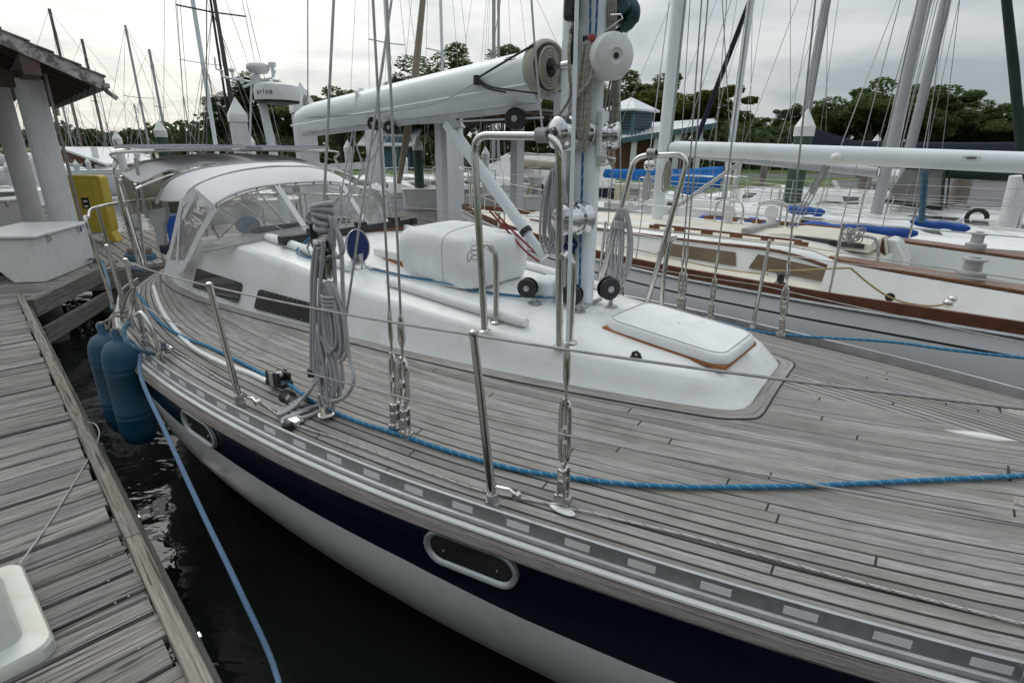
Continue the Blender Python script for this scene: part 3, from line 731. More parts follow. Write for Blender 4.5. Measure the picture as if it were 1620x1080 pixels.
def roofz(a, c):
    wt = float(np.interp(a, _sa, _sw)); zt = float(np.interp(a, _sa, _sz)); f = min(1, abs(c)/wt/.97)
    return zt+.012+.052*(1-f*f)
def onroof(u, v, dz=0.0):
    z = 1.65
    for _ in range(30): p = onz(u, v, z); z = .5*z+.5*(roofz(p[0], p[1])+dz)
    return onz(u, v, z)
def BR(u, v, dz=0.0): return B(*onroof(u, v, dz))
# caulked teak margin round the coachroof
mb = MB(); bl = MB(); outl = []
for ab, wb, *_ in st:
    k = .06
    if ab >= .99: outl.append((ab+k, wb*1.12))
    elif ab > .85: d = Vector((ab-.75, wb-.2)).normalized(); outl.append((ab+d.x*k*1.05, wb+d.y*k*1.05))
    else: outl.append((ab, wb+k))
path_n = cat([B(a, -w, D(a, w)+.003) for a, w in outl][::-1]+[B(a, w, D(a, w)+.003) for a, w in outl][1:], 3)
bl.tube(path_n, .0035, 6); bl.build('caulk_line', M['rubber'], boat)
inn = [(s[0], s[1]) for s in st]
vs = []; fs = []; us = []; seq = [(-1, i) for i in range(len(st)-1, -1, -1)]+[(1, i) for i in range(1, len(st))]
l = 0; prev = None
for s_, i in seq:
    a, w = outl[i]; p = B(a, s_*w, D(a, w)+.003); q_ = B(inn[i][0], s_*inn[i][1]*.97, D(*inn[i])+.006)
    if prev is not None: l += (p-prev).length
    prev = p; vs += [p, q_]; us.append(l)
F = []; U = []
for i in range(len(seq)-1): F.append((2*i, 2*i+1, 2*i+3, 2*i+2)); U.append(((us[i], 60.01), (us[i], 60.08), (us[i+1], 60.08), (us[i+1], 60.01)))
mb.add(vs, F, U); mb.build('margin_plank', M['marginteak'], boat, smooth=0)
# fore deck margin plank across the planking, by the windlass
mb = MB(); pts = [(1.93, .40), (1.915, .1), (1.905, -.3)]
q0, q1 = B(1.915, .42, D(1.9, .42)+.004), B(1.885, -.36, D(1.9, -.36)+.004); mb.tube([q0, q1], .006, 6); mb.build('caulk_line', M['rubber'], boat)
mb = MB(); qa, qb = B(1.98, .42, D(2, .42)+.002), B(1.95, -.5, D(2, -.5)+.002); mb.plank(qa, qb, .125, .012, 77); mb.build('margin_plank', M['rubteak'], boat, smooth=0)
# dark and plated cabin windows, near side
def sidepanel(name, pix, m, off=.004, th=.006, par=None, mir=True, rad=.35):
    P = []
    for u, v in pix:
        c = -.8
        for _ in range(25):
            a, _c, z = onc(u, v, c); wb = float(np.interp(a, [s[0] for s in st][::-1], [s[1] for s in st][::-1])); wt = float(np.interp(a, _sa, _sw)); zt = float(np.interp(a, _sa, _sz)); zb = D(a, wb)
            f = (z-zb)/(zt-zb); c = .5*c+.5*(-(wb+(wt-wb)*f))
        P.append(Vector((a, c, z)))
    # rounded corners
    n = len(P); Q = []
    for i in range(n):
        p, a_, b_ = P[i], P[i-1], P[(i+1) % n]; ra = min(.03, (a_-p).length*rad); rb = min(.03, (b_-p).length*rad)
        s0 = p+(a_-p).normalized()*ra; s1 = p+(b_-p).normalized()*rb
        for k in range(5): t = k/4; Q.append(s0*(1-t)**2+p*2*t*(1-t)+s1*t*t)
    W = [B(q.x, q.y, q.z) for q in Q]; nr = (W[6]-W[0]).cross(W[12]-W[0]).normalized()
    if nr.dot(PV) > 0: nr = -nr
    mb = MB(); mb.slab([w_+nr*off for w_ in W], nr, th); return mb.build(name, m, par or boat, smooth=20), P, nr
wn1, P1, n1_ = sidepanel('cabin_window', [(313, 424), (385, 448), (377, 480), (306, 454)], M['darkglass'])
wn2, P2_, n2_ = sidepanel('window_cover', [(411, 457), (503, 482), (503, 514), (403, 488)], M['black'])
mb = MB()
for i in range(12):
    for e_ in (0, 1):
        t = .05+.9*i/11; a_, b_ = (P2_[0], P2_[1]) if e_ == 0 else (P2_[3], P2_[2]); cc = (P2_[0]+P2_[2])/2
        q = a_.lerp(b_, t); q = q.lerp(Vector((q.x, (P2_[0].y+P2_[3].y)/2, (P2_[0].z+P2_[3].z)/2)), .16); mb.ball(B(q.x, q.y, q.z)+n2_*.011, .0042, 6, 4)
mb.build('rivet', M['steel'], wn2)
# far side windows
for (a0, a1) in ((-2.9, -2.3), (-2.05, -1.35)):
    mb = MB(); mb.slab([B(a0, .845, 1.47), B(a1, .80, 1.47), B(a1, .775, 1.60), B(a0, .82, 1.61)], PV, .008); mb.build('cabin_window', M['darkglass'], boat, smooth=0)
# padded white covers over the grab rails
for s_ in (-1, 1):
    for pts in ([(-2.38, .55), (-1.95, .55), (-1.6, .545), (-1.45, .54)], [(-1.12, .53), (-.8, .52), (-.45, .50), (-.12, .475)]):
        mb = MB(); rings = []
        P_ = cat([(a, s_*c, roofz(a, c)) for a, c in pts], 6)
        for i, p in enumerate(P_):
            f = 1 if 0 < i < len(P_)-1 else .8
            r_ = []
            for k in range(12):
                an = 2*math.pi*k/12; r_.append(B(p.x, p.y+.036*f*math.cos(an), p.z+.022+.034*f*math.sin(an)*(1 if math.sin(an) > 0 else .7)))
            rings.append(r_)
        mb.loft(rings); mb.build('grabrail_cover', M['canvas'], boat, smooth=50)
# cowl vent: polished bell with a navy lining on a small raised box
bx = BR(567, 424); vb = toB(bx)
mb = MB(); cz = roofz(vb[0], vb[1])
mb.hexa([B(vb[0]-.13, vb[1]-.13, cz-.06), B(vb[0]+.15, vb[1]-.13, cz-.08), B(vb[0]+.15, vb[1]+.12, cz-.02), B(vb[0]-.13, vb[1]+.12, cz-.02), B(vb[0]-.08, vb[1]-.07, cz+.004), B(vb[0]+.09, vb[1]-.07, cz-.004), B(vb[0]+.08, vb[1]+.08, cz+.01), B(vb[0]-.08, vb[1]+.08, cz+.012)])
mb.build('vent_box', M['housewhite'], boat, bevel=.012)
fwd_v = (Vector((0, 0, H))-bx); fwd_v.z = 0; fwd_v.normalize(); fwd_v = (fwd_v*.8+AV*.62+Vector((0, 0, .12))).normalized()
sdv = Vector((0, 0, 1)).cross(fwd_v).normalized(); upv = fwd_v.cross(sdv)
vz = 0.0; mb = MB(); c0 = B(vb[0], vb[1], cz+.0)
mb.lathe([(.058, 0), (.06, .006), (.048, .012), (.044, .05), (.045, .10)], c0, n=20)
cen = c0+Vector((0, 0, .155))
rings = []; 
for t in range(9):
    f = t/8; d = -.075+.11*f; rw = .02+.055*math.sin(min(1, f*1.15)*math.pi/2)**.7; rings.append([cen+fwd_v*d+sdv*(rw*math.cos(2*math.pi*k/24))+upv*(rw*1.45*math.sin(2*math.pi*k/24)+(-.01)) for k in range(24)])
mb.loft(rings, cap=False)
vent = mb.build('cowl_vent', M['chrome'], boat, smooth=60, solid=.003)
mb = MB(); mb.add([cen+fwd_v*.030+sdv*(.070*math.cos(2*math.pi*k/24))+upv*(.102*math.sin(2*math.pi*k/24)-.01) for k in range(24)], [tuple(range(24))]); mb.build('lining', M['navyvent'], vent, smooth=0)
# mainsheet traveller in front of the dodger
mb = MB(); ta, tb = B(-2.12, -.55, 1.875), B(-2.12, .62, 1.895); mb.beam(ta, tb, .05, .05); mb.beam(ta+(ta-tb).normalized()*.06, ta, .07, .06); mb.beam(tb, tb+(tb-ta).normalized()*.06, .07, .06)
for k in (.18, .55, .85): q = ta.lerp(tb, k); mb.box(q+Vector((0, 0, .03)), (.07, .08, .05), rz=.9)
tr = mb.build('traveller', M['black'], boat, bevel=.004)
mb = MB(); mb.beam(ta+Vector((0, 0, -.04)), tb+Vector((0, 0, -.04)), .06, .022); mb.build('traveller_base', M['varn'], boat)
# small hatch with orange wood edge, half hidden by the raft cover
mb = MB(); q = [B(-1.62, -.22, 0), B(-1.15, -.26, 0), B(-1.12, .2, 0), B(-1.6, .22, 0)]; z = roofz(-1.4, -.2)
mb.hexa([Vector((p.x, p.y, z+.012)) for p in q]+[Vector((p.x, p.y, z+.075)) for p in q]); hh = mb.build('aft_hatch', M['deckwhite'], boat, bevel=.015)
mb = MB(); mb.hexa([Vector((p.x, p.y, z-.02)) for p in q]+[Vector((p.x, p.y, z+.011)) for p in q]); mb.build('hatch_frame', M['orange'], hh)
# forward hatch with white padded cover
HA = [BR(951, 519, .0), BR(1146, 585, .0), BR(1198, 543, .0), BR(1020, 489, .0)]
def inset(ps, k): c = sum(ps, Vector())/len(ps); return [c+(p-c)*k for p in ps]
mb = MB(); base = [Vector((p.x, p.y, p.z-.012)) for p in inset(HA, .995)]; top = [Vector((p.x, p.y, p.z+.010)) for p in inset(HA, .985)]
mb.hexa(base+top); fh = mb.build('fore_hatch', M['orange'], boat, bevel=.004)
mb = MB(); cc = sum(HA, Vector())/4; rings = []
def rr_(k, z, rad=.16, n=6):
    P_ = inset(HA, k); out_ = []
    for i in range(4):
        p, a_, b_ = P_[i], P_[i-1], P_[(i+1) % 4]; s0 = p.lerp(a_, rad); s1 = p.lerp(b_, rad)
        for j in range(n): t = j/(n-1); q = s0*(1-t)**2+p*2*t*(1-t)+s1*t*t; out_.append(q+Vector((0, 0, z)))
    return out_
rings = [rr_(1.0, .008), rr_(1.012, .014), rr_(1.008, .030), rr_(.985, .050), rr_(.95, .058), rr_(.90, .054), rr_(.86, .058), rr_(.6, .064), rr_(.3, .066), rr_(.02, .066)]
mb.loft(rings, cap=False)
hc = mb.build('hatch_cover', M['canvas'], fh, smooth=60, sub=1)
for v_ in hc.data.vertices:
    v_.co.z += .004*noise.noise(Vector((v_.co.x*14, v_.co.y*14, 0)))
mb = MB(); mb.tube([q+Vector((0, 0, .0015)) for q in rr_(.93, .0575)], .0022, 5, closed=True); mb.build('cover_seam', M['canvasgrey'], fh)
# moulded apron between mast and hatch
mb = MB()
q0 = [BR(925, 505), BR(955, 520), BR(1022, 487), BR(1000, 478)]
mb.slab([q+Vector((0, 0, -.03)) for q in q0], (0, 0, 1), .034); mb.build('hatch_apron', M['housewhite'], boat, bevel=.01)
# small black padeye ahead of the hatch
p = BR(1006, 566); mb = MB(); mb.tube([p+AV*-.018, p+AV*-.015+Vector((0, 0, .022)), p+Vector((0, 0, .03)), p+AV*.015+Vector((0, 0, .022)), p+AV*.018], .009, 8); mb.box(p+Vector((0, 0, .005)), (.05, .03, .012), rz=-.63); mb.build('padeye', M['black'], boat, bevel=.002)
# ------------------------------------------------------------------ genoa track, cars, deck fittings
for s_ in (-1, 1):
    if s_ < 0: pts = [ond(*p, .01) for p in [(243, 452), (252, 480), (266, 505), (300, 545), (350, 573), (395, 590), (430, 606), (455, 616)]]
    else: pts = [(-3.3, 1.05, 1.36), (-2.4, 1.25, 1.35), (-1.6, 1.33, 1.34), (-.9, 1.32, 1.34)]
    pts = cat([(p[0], p[1], D(p[0], p[1])+.008) for p in pts], 5)
    mb = MB(); rings = []
    for p in pts: rings.append([B(p.x, p.y+o, p.z+h) for o, h in ((-.014, -.006), (-.014, .006), (-.009, .012), (.009, .012), (.014, .006), (.014, -.006))])
    mb.loft(rings); tk = mb.build('genoa_track', M['whitepl'], boat, smooth=30)
    mb = MB()
    for i in range(len(pts)-1):
        for t in (0, .5): p = pts[i].lerp(pts[i+1], t); mb.lathe([(.003, .0), (.003, .0127), (0, .0127)], B(p.x, p.y, p.z), n=6)
    mb.build('track_hole', M['black'], tk)
pc = BD(442, 606, .03); mb = MB()
for o, hgt in ((-.03, .075), (.03, .06)): mb.box(pc+PV*o+Vector((0, 0, hgt/2)), (.10, .018, hgt), rz=math.atan2(A2[1], A2[0])+.15)
mb.box(pc+Vector((0, 0, .005)), (.13, .075, .03), rz=math.atan2(A2[1], A2[0])+.15)
car = mb.build('genoa_car', M['black'], boat, bevel=.008)
mb = MB()
for o in (-.041, .041): mb.box(pc+PV*o+Vector((.0, 0, .035)), (.03, .004, .075), rz=math.atan2(A2[1], A2[0])+.15)
mb.lathe([(.018, -.018), (.022, 0), (.018, .018)], pc+Vector((0, 0, .045)), axis=PV, n=14); mb.build('car_cheek', M['alu'], car)
def stanch(foot, top, r0=.017, r1=.013, name='stanchion'):
    foot = Vector(foot); top = Vector(top); mb = MB(); d = (top-foot)
    mb.tube([foot, foot+d*.5, top], [r0, (r0+r1)/2, r1], 12); mb.lathe([(r1*1.15, -.012), (r1*1.25, 0), (r1*.9, .012), (0, .016)], top, axis=d, n=12)
    s_ = mb.build(name, M['steel'], boat)
    mb = MB(); mb.lathe([(r0*1.5, 0), (r0*1.5, .006), (r0*1.25, .012), (r0*1.2, .05), (r0*1.05, .052)], foot-d.normalized()*.005, axis=d, n=14)
    mb.box(foot-Vector((0, 0, .025)), (.05, .03, .06), rz=math.atan2(A2[1], A2[0])); mb.build('socket', M['alu'], s_, bevel=.003)
    return s_
def nfoot(u, v, dz=.03): p = ond(u, v, dz); return B(*p)
tops = {}
S1f = nfoot(380, 636); S1t = BC(331, 451, toB(S1f)[1]-.07)
S2f = nfoot(780, 795); S2t = BC(749, 528, toB(S2f)[1]-.08)
S0f = nfoot(230, 538); S0t = BC(199, 412, toB(S0f)[1]-.03)
SAf = nfoot(205, 512); SAt = BC(169, 390, toB(SAf)[1]-.04)
for f, t_ in ((S1f, S1t), (S2f, S2t), (S0f, S0t), (SAf, SAt)): stanch(f, t_)
S3t = B(1.9, -1.32, 2.05); S3f = B(1.9, -1.16, 1.28); stanch(S3f, S3t)
# gate brace and pushpit
mb = MB(); g0, g1, g2 = BC(224, 495, -1.53), BC(240, 520, -1.52), nfoot(258, 572, .01)
mb.tube(cat([BC(215, 500, -1.55), g0, g1, g2], 5), .012, 10); mb.build('gate_brace', M['steel'], boat)
mb = MB()
pp = [B(-3.35, -1.30, 1.33), B(-3.35, -1.34, 1.95), B(-3.5, -1.28, 1.985), B(-4.2, -1.0, 1.99), B(-4.62, -.5, 1.99), B(-4.66, 0, 1.99), B(-4.62, .5, 1.99), B(-4.2, 1.0, 1.99), B(-3.5, 1.28, 1.985), B(-3.35, 1.34, 1.95), B(-3.35, 1.30, 1.33)]
mb.tube(cat(pp, 6), .0125, 8)
for a, c in ((-4.15, -.98), (-4.5, -.45), (-4.5, .45), (-4.15, .98)): mb.tube([B(a, c, 1.3), B(a-.03, c*1.02, 1.99)], .0125, 8)
mb.build('pushpit', M['steel'], boat)
# lifelines
mb = MB()
up_pts = [SAt, S0t, S1t, S2t, S3t, B(3.4, -.6, 2.1)]
for i in range(len(up_pts)-1):
    if i == 0: continue
    mb.wire(up_pts[i]-Vector((0, 0, .004)), up_pts[i+1]-Vector((0, 0, .004)), .004, 6, sag=.012)
mb.build('lifeline', M['wire'], boat)
def lowpt(f, t_, k=.5): return f.lerp(t_, k)
lows = [lowpt(S0f, S0t), lowpt(S1f, S1t, .48), BC(766, 660, toB(S2f)[1]-.045), lowpt(S3f, S3t, .62), B(3.3, -.55, 1.75)]
mb = MB()
for a_, b_ in zip(lows, lows[1:]): mb.wire(a_, b_, .0035, 6, sag=.01)
mb.build('lifeline', M['wire'], boat)
FS = []
for (u, v), (ut, vt_) in (((1215, 500), (1226, 378)), ((1032, 445), (1030, 350)), ((1420, 545), (1440, 420))):
    a, c, z = ond(u, v); a = a-.05; c = hb(a)-.02; f = B(a, c, 1.31); t_ = B(a, c+.06, 1.31+.62); FS.append((f, t_))
FS = [(B(a, hb(a)-.02, 1.27), B(a, hb(a)+.05, 1.90)) for a in (-3.2, -1.9, -.75, .62, 2.9)]
for f, t_ in FS: stanch(f, t_, .015, .0115)
for k in (1.0, .5):
    mb = MB(); pts = [f.lerp(t_, k) for f, t_ in FS]+[B(3.4, .6, 1.45+.65*k)]
    for a_, b_ in zip(pts, pts[1:]): mb.wire(a_, b_, .0035, 5, sag=.01)
    mb.build('lifeline', M['wire'], boat)
# clamp shackles at stanchion feet, black car on the track
for u, v in ((800, 776), (398, 632)):
    p = BD(u, v, .05); mb = MB(); mb.tube([p+AV*.05, p+AV*.02+Vector((0, 0, .012)), p-AV*.04], .008, 8); mb.lathe([(.014, -.012), (.014, .012)], p+AV*.05, axis=PV, n=10); mb.build('shackle', M['steel'], boat)
p = BD(468, 663, .01); mb = MB(); mb.lathe([(.05, 0), (.05, .004), (.02, .012), (0, .014)], p, n=24, ex=.6, xdir=AV); mb.build('deck_plate', M['steel'], boat)
p = BD(456, 676, .012); mb = MB(); mb.lathe([(.026, -.01), (.026, .02), (.018, .028), (.008, .024), (0, .022)], p, n=16); mb.build('deck_filler', M['black'], boat)
# cleat amidships aft
p = BD(262, 556, .03); mb = MB(); mb.tube(cat([p-AV*.11+Vector((0, 0, .04)), p-AV*.05+Vector((0, 0, .048)), p+AV*.05+Vector((0, 0, .048)), p+AV*.11+Vector((0, 0, .04))], 3), .014, 8)
for k in (-.035, .035): mb.tube([p+AV*k, p+AV*k+Vector((0, 0, .045))], .016, 8)
mb.build('cleat', M['chrome'], boat)
# ------------------------------------------------------------------ shrouds with turnbuckles
def shroud(base, top, kind=1, toggle=True, tl=.55, r=.0055, name='shroud'):
    base = Vector(base); top = Vector(top); d = (top-base).normalized()
    mb = MB(); mb.wire(base+d*tl*.9, top, r, 6); s_ = mb.build(name, M['wire'], boat)
    sd = d.cross(PV).normalized()
    mb = MB(); b0 = base+d*.10
    mb.tube([base+d*.02, b0+d*.04], .008, 8)
    L_ = tl*.42; wv = .016*kind
    for k in (-1, 1): mb.tube(cat([b0+d*.02, b0+d*.05+sd*k*wv, b0+d*(L_*.5)+sd*k*wv*1.1, b0+d*(L_-.03)+sd*k*wv, b0+d*L_], 4), [.012*kind]+[.0085*kind]*15+[.012*kind], 8)
    mb.tube([b0+d*.01, b0+d*(L_*.36)], .0065, 6); mb.tube([b0+d*(L_*.64), b0+d*(L_+.06)], .0065, 6)
    mb.tube([b0+d*(L_*.45), b0+d*(L_*.55)], .017*kind, 8)
    q = b0+d*(L_+.05); mb.tube([q, q+d*.03, q+d*.10, q+d*.14], [.008, .013*kind, .013*kind, .007], 10)
    mb.build('turnbuckle', M['steel'], s_)
    mb = MB()
    for k in (-.014, .014): mb.box(base+sd*0+PV*k+d*.045, (.035, .006, .12), M=Matrix((sd, PV, d)).transposed())
    for h in (.0, .055, .095): mb.lathe([(.007, -.024), (.012, -.024), (.012, .024), (.007, .024)], base+d*h, axis=PV, n=10)
    mb.box(base-Vector((0, 0, .015)), (.06, .035, .03), rz=math.atan2(A2[1], A2[0])); mb.build('chainplate', M['steel'], s_, bevel=.002)
    return s_
def skyto(base, u1, v1, c, zt=11.5, cm=0.0, am=-.1):      # continue the wire through the seen point (u1, v1) up to the mast
    b_ = Vector(base); p = BC(u1, v1, c); d = p-b_; return b_+d*((zt-b_.z)/d.z)
b1 = BD(642, 682, .03); b2 = BD(626, 672, .03); b3 = BD(891, 782, .05)
shroud(b1, skyto(b1, 612, 0, toB(b1)[1]+.13), 1.25)
shroud(b2, skyto(b2, 590, 0, toB(b2)[1]+.13), .85)
s3_ = shroud(b3, skyto(b3, 913, 0, toB(b3)[1]+.13), 1.0, r=.0068, tl=.62); s3_.data.materials[0] = M['mastw']
mb = MB(); p = BD(889, 806, .004); mb.lathe([(.055, 0), (.055, .004), (.045, .008), (0, .008)], p, n=24, ex=.4, xdir=(AV*1.0-PV*.05)); mb.build('chainplate_cover', M['whitepl'], boat)
mb = MB(); p = BD(650, 690, .006); mb.ball(p, .017, 8, 6, (1.3, .8, .6)); mb.build('sealant_blob', M['sailroll'], boat)
for (u, v), (u1, v1), kd, tl in (((1075, 487), (1110, 0), .9, .5), ((1125, 490), (1186, 0), .8, .5), ((1237, 522), (1290, 0), 1.0, .55), ((1080, 487), (1120, 0), .8, .5), ((985, 447), (980, 0), .9, .5)):
    pb = ond(u, v, .03); c = min(pb[1], hb(pb[0])-.14); q = onc(u, v, c); base = B(q[0], c, D(q[0], c)+.04)
    shroud(base, skyto(base, u1, v1, c-.1), kd, tl=tl)
# forestay sail furl out of frame to the right, backstay aft
mb = MB(); mb.wire(B(-4.5, -.0, 1.6), B(-.3, 0, 13.5), .005, 5); mb.build('backstay', M['wire'], boat)
# ------------------------------------------------------------------ mast pulpits (guard hoops either side of the mast)
def hoop(pts, rad=.018):
    pts = [Vector(p) for p in pts]; out_ = []
    for i, p in enumerate(pts):
        if 0 < i < len(pts)-1:
            a_ = p+(pts[i-1]-p).normalized()*.085; b_ = p+(pts[i+1]-p).normalized()*.085
            out_ += [a_*(1-t)**2+p*2*t*(1-t)+b_*t*t for t in [k/7 for k in range(8)]]
        else: out_.append(p)
    mb = MB(); mb.tube(out_, rad, 12); return mb
nf = [BR(767, 523), BC(750, 380, -.62), BC(749, 214, -.64), BC(885, 216, -.62), BC(888, 400, -.6), BR(885, 549)]
m_ = hoop([nf[0], nf[2], nf[3], nf[5]]); g_ = m_.build('mast_pulpit', M['steel'], boat)
for tops_, foot in ((BC(757, 392, -.615), BR(785, 509)), (BC(889, 408, -.60), BR(902, 541))):
    mb = MB(); e_ = foot+(foot-tops_)*0; k1 = Vector((foot.x, foot.y, tops_.z+.0))
    kk = tops_.lerp(k1, .75); mb.tube(cat([tops_, tops_.lerp(k1, .45)+Vector((0, 0, .012)), kk+Vector((0, 0, -.02)), Vector((foot.x, foot.y, tops_.z-.09)).lerp(kk, .1), foot], 5), .016, 10); mb.build('brace', M['steel'], g_)
mb = MB()
for f in (nf[0], nf[5], BR(785, 509), BR(902, 541)): mb.lathe([(.034, 0), (.034, .005), (.022, .012)], f-Vector((0, 0, .002)), n=16)
mb.build('foot_flange', M['steel'], g_)
ff = [BR(944, 470), BC(1004, 247, .66), BC(1090, 244, .66), BR(1020, 492)]
ff[0] = BC(945, 470, .60); ff[3] = BC(1022, 486, .60)
m_ = hoop([ff[0], ff[1], ff[2], ff[3]], .017); g2_ = m_.build('mast_pulpit', M['steel'], boat)
for tops_, foot in ((BC(992, 352, .64), BC(945, 455, .70)), (BC(1071, 375, .64), BC(1046, 484, .60))):
    mb = MB(); k1 = Vector((foot.x, foot.y, tops_.z)); 
    if tops_ is not None: mb.tube(cat([tops_, tops_.lerp(foot, .18)+Vector((0, 0, .05))-AV*.03, tops_.lerp(foot, .5)-AV*.03, foot], 5), .015, 10)
    mb.build('brace', M['steel'], g2_)
# ------------------------------------------------------------------ mast
def mc(z): return B(-.108-.012*(z-1.6), 0.0, z)
mb = MB(); rings = []
for z in [1.55, 1.75, 2, 2.5, 3, 4, 6, 8, 10, 12, 14]:
    c = mc(z); r_ = []
    for k in range(28):
        an = 2*math.pi*k/28; x = .120*math.copysign(abs(math.cos(an))**.8, math.cos(an)); y = .068*math.copysign(abs(math.sin(an))**.8, math.sin(an)); r_.append(c+AV*x+PV*y)
    rings.append(r_)
mb.loft(rings); mast = mb.build('mast', M['mastw'], boat, smooth=60)
mb = MB(); mb.box(mc(1.63)+Vector((0, 0, -.02)), (.27, .19, .06), rz=math.atan2(A2[1], A2[0])); mb.build('mast_collar', M['mastw'], mast, bevel=.02)
q = mc(1.68)
mb = MB(); mb.beam(mc(1.6)+PV*-.078+AV*-.02, mc(9)+PV*-.078+AV*-.02, .012, .022, up=AV); mb.build('sail_track', M['alu'], mast)
# spreaders (out of frame, seen from other positions)
mb = MB()
for z in (6.2, 9.6):
    for s_ in (-1, 1): mb.beam(mc(z), mc(z)+PV*(s_*1.0)+AV*-.15, .10, .03)
mb.build('spreader', M['mastw'], mast, bevel=.01)
def winch(p, ax, r=.075, L_=.17, m=M['chrome'], par=mast, name='winch'):
    mb = MB(); mb.lathe([(r*1.04, 0), (r*1.05, L_*.26), (r*1.0, L_*.33), (r*.86, L_*.37), (r*.84, L_*.48), (r*.86, L_*.56), (r*.99, L_*.60), (r*1.0, L_*.74), (r*.93, L_*.88), (r*.72, L_*.96), (r*.35, L_), (r*.3, L_*.97), (r*.22, L_*.92), (0, L_*.92)], p, axis=ax, n=28)
    w_ = mb.build(name, m, par, smooth=35); mb = MB(); mb.lathe([(r*.2, L_*.90), (r*.2, L_*.935), (0, L_*.935)], p, axis=ax, n=12); mb.build('handle_socket', M['black'], boat if False else par)
    return w_
axn = (-PV*1.0-AV*.35).normalized(); axw = (-PV*.97-AV*.22).normalized()
winch(BC(912, 212, -.05), axw, .085, .17); winch(BC(926, 212, -.05), (-PV+AV*.25).normalized(), .07, .08)
winch(BC(922, 345, -.05), axw, .088, .19)
winch(BC(952, 214, .03), (PV*.35+AV*.95).normalized(), .07, .10)
# mast cleats, halyard clutch boxes
mb = MB(); mb.box(BC(897, 350, -.08), (.05, .09, .16), rz=-.63); mb.build('winch_pad', M['mastw'], mast, bevel=.008)
mb = MB(); mb.box(BC(905, 6, -.12), (.075, .06, .15), rz=-.63); b_ = mb.build('gearbox', M['black'], mast, bevel=.02)
mb = MB(); mb.box(BC(907, 72, -.12), (.045, .05, .17), rz=-.63); mb.build('halyard_clutch', M['black'], mast, bevel=.02)
# furling drum, white, on the forward side
dc = BC(957, 92, -.02); dax = (AV*.80-PV*.60+Vector((0, 0, -.04))).normalized()
mb = MB(); mb.lathe([(.095, 0), (.106, .012), (.108, .09), (.105, .108), (.10, .118), (.096, .120), (.09, .124), (.05, .134), (.035, .138), (.03, .132), (.0, .130)], dc-dax*.01, axis=dax, n=40); dr = mb.build('furling_drum', M['whitepl'], mast, smooth=35)
mb = MB(); mb.lathe([(.014, .125), (.014, .136), (0, .136)], dc-dax*.01, axis=dax, n=12); mb.build('drum_bolt', M['black'], dr)
# dark teal furler motor above
dk_ = mat('dark teal machinery', (.02, .06, .07), .4, .2, var=.4, vs=14)
mb = MB(); q = BC(985, 30, .02)
mb.box(BC(980, 18, .06), (.08, .07, .12), rz=-.63); mb.tube(cat([BC(990, -5, .06), BC(1001, 14, .06), BC(998, 34, .06), BC(984, 46, .06), BC(968, 58, .06)], 5), [.034]*5+[.036]*5+[.028]*5+[.018]*6, 12)
mb.lathe([(.028, 0), (.028, .03)], BC(990, 12, .02), axis=-PV, n=18); mb.build('furler_gear', dk_, mast, smooth=35)
mb = MB()
for k in range(6):
    mb.tube(cat([BC(953+k*4, -6, .0), BC(955+k*4, 25, .0), BC(953+k*3.5, 58, .02)], 4), .007, 6)
mb.build('furling_line', M['ropecream'], mast)
mb = MB(); mb.tube([BC(966, 24, -.09), BC(982, 23, -.09), BC(985, 29, -.09), BC(960, 47, -.07)], .004, 5); mb.build('retainer_pin', M['steel'], mast)
# halyards down the mast face
for u0, u1, k, r in ((934, 933, 'ropebluedk', .0056), (945, 940, 'ropebluedk', .0056)):
    mb = MB(); mb.tube([BC(u0, -60, -.088), BC(u0, 0, -.088), BC((u0+u1)/2, 60, -.088), BC(u1, 68 if u0 < 940 else 98, -.088)], r, 8); mb.build('halyard', M[k], mast)
mb = MB(); mb.tube([BC(922, 240, -.088), BC(919, 360, -.088), BC(917, 455, -.088)], .0065, 8); mb.build('halyard', M['ropebluedk'], mast)
mb = MB(); mb.box(BC(931, 61, -.09), (.06, .02, .025), rz=-.63); mb.build('rope_clutch', M['black'], mast, bevel=.006)
mb = MB(); mb.lathe([(.018, 0), (.018, .02), (0, .022)], BC(938, 61, -.105), axis=-PV, n=12); mb.build('clutch_knob', M['redpaint'], mast)
# round maker's disc and winch handle pocket
mb = MB(); mb.lathe([(.052, 0), (.052, .004), (0, .004)], BC(901, 386, -.10), axis=axn, n=28, ex=.82, xdir=AV); di = mb.build('badge', M['navyvent'], mast)
dfr = frame(BC(901, 386, -.10)+axn*.0055, AV-PV*.2, (0, 0, 1))
mb = MB(); pts = [Vector((-.035, -.008, 0)), Vector((-.012, .012, 0)), Vector((0, -.004, 0)), Vector((.013, .013, 0)), Vector((.036, .0, 0))]
mb.tube([dfr @ q for q in cat(pts, 5)], .0022, 5); mb.build('emblem', M['whitepl'], di)
mb = MB(); mb.beam(BC(903, 395, -.095), BC(903, 418, -.095), .04, .03, up=-PV); mb.build('handle_pocket', M['black'], mast, bevel=.006)
# aft bracket and spinnaker fittings on the forward face
mb = MB(); mb.box(BC(953, 212, -.0), (.03, .08, .22), rz=-.63); mb.build('winch_pad', M['mastw'], mast, bevel=.006)
mb = MB(); mb.tube([BC(950, 246, 0), BC(974, 252, 0), BC(972, 257, 0), BC(950, 262, 0)], .006, 6); mb.box(BC(951, 252, 0), (.03, .05, .07), rz=-.63); mb.build('pole_ring', M['steel'], mast)
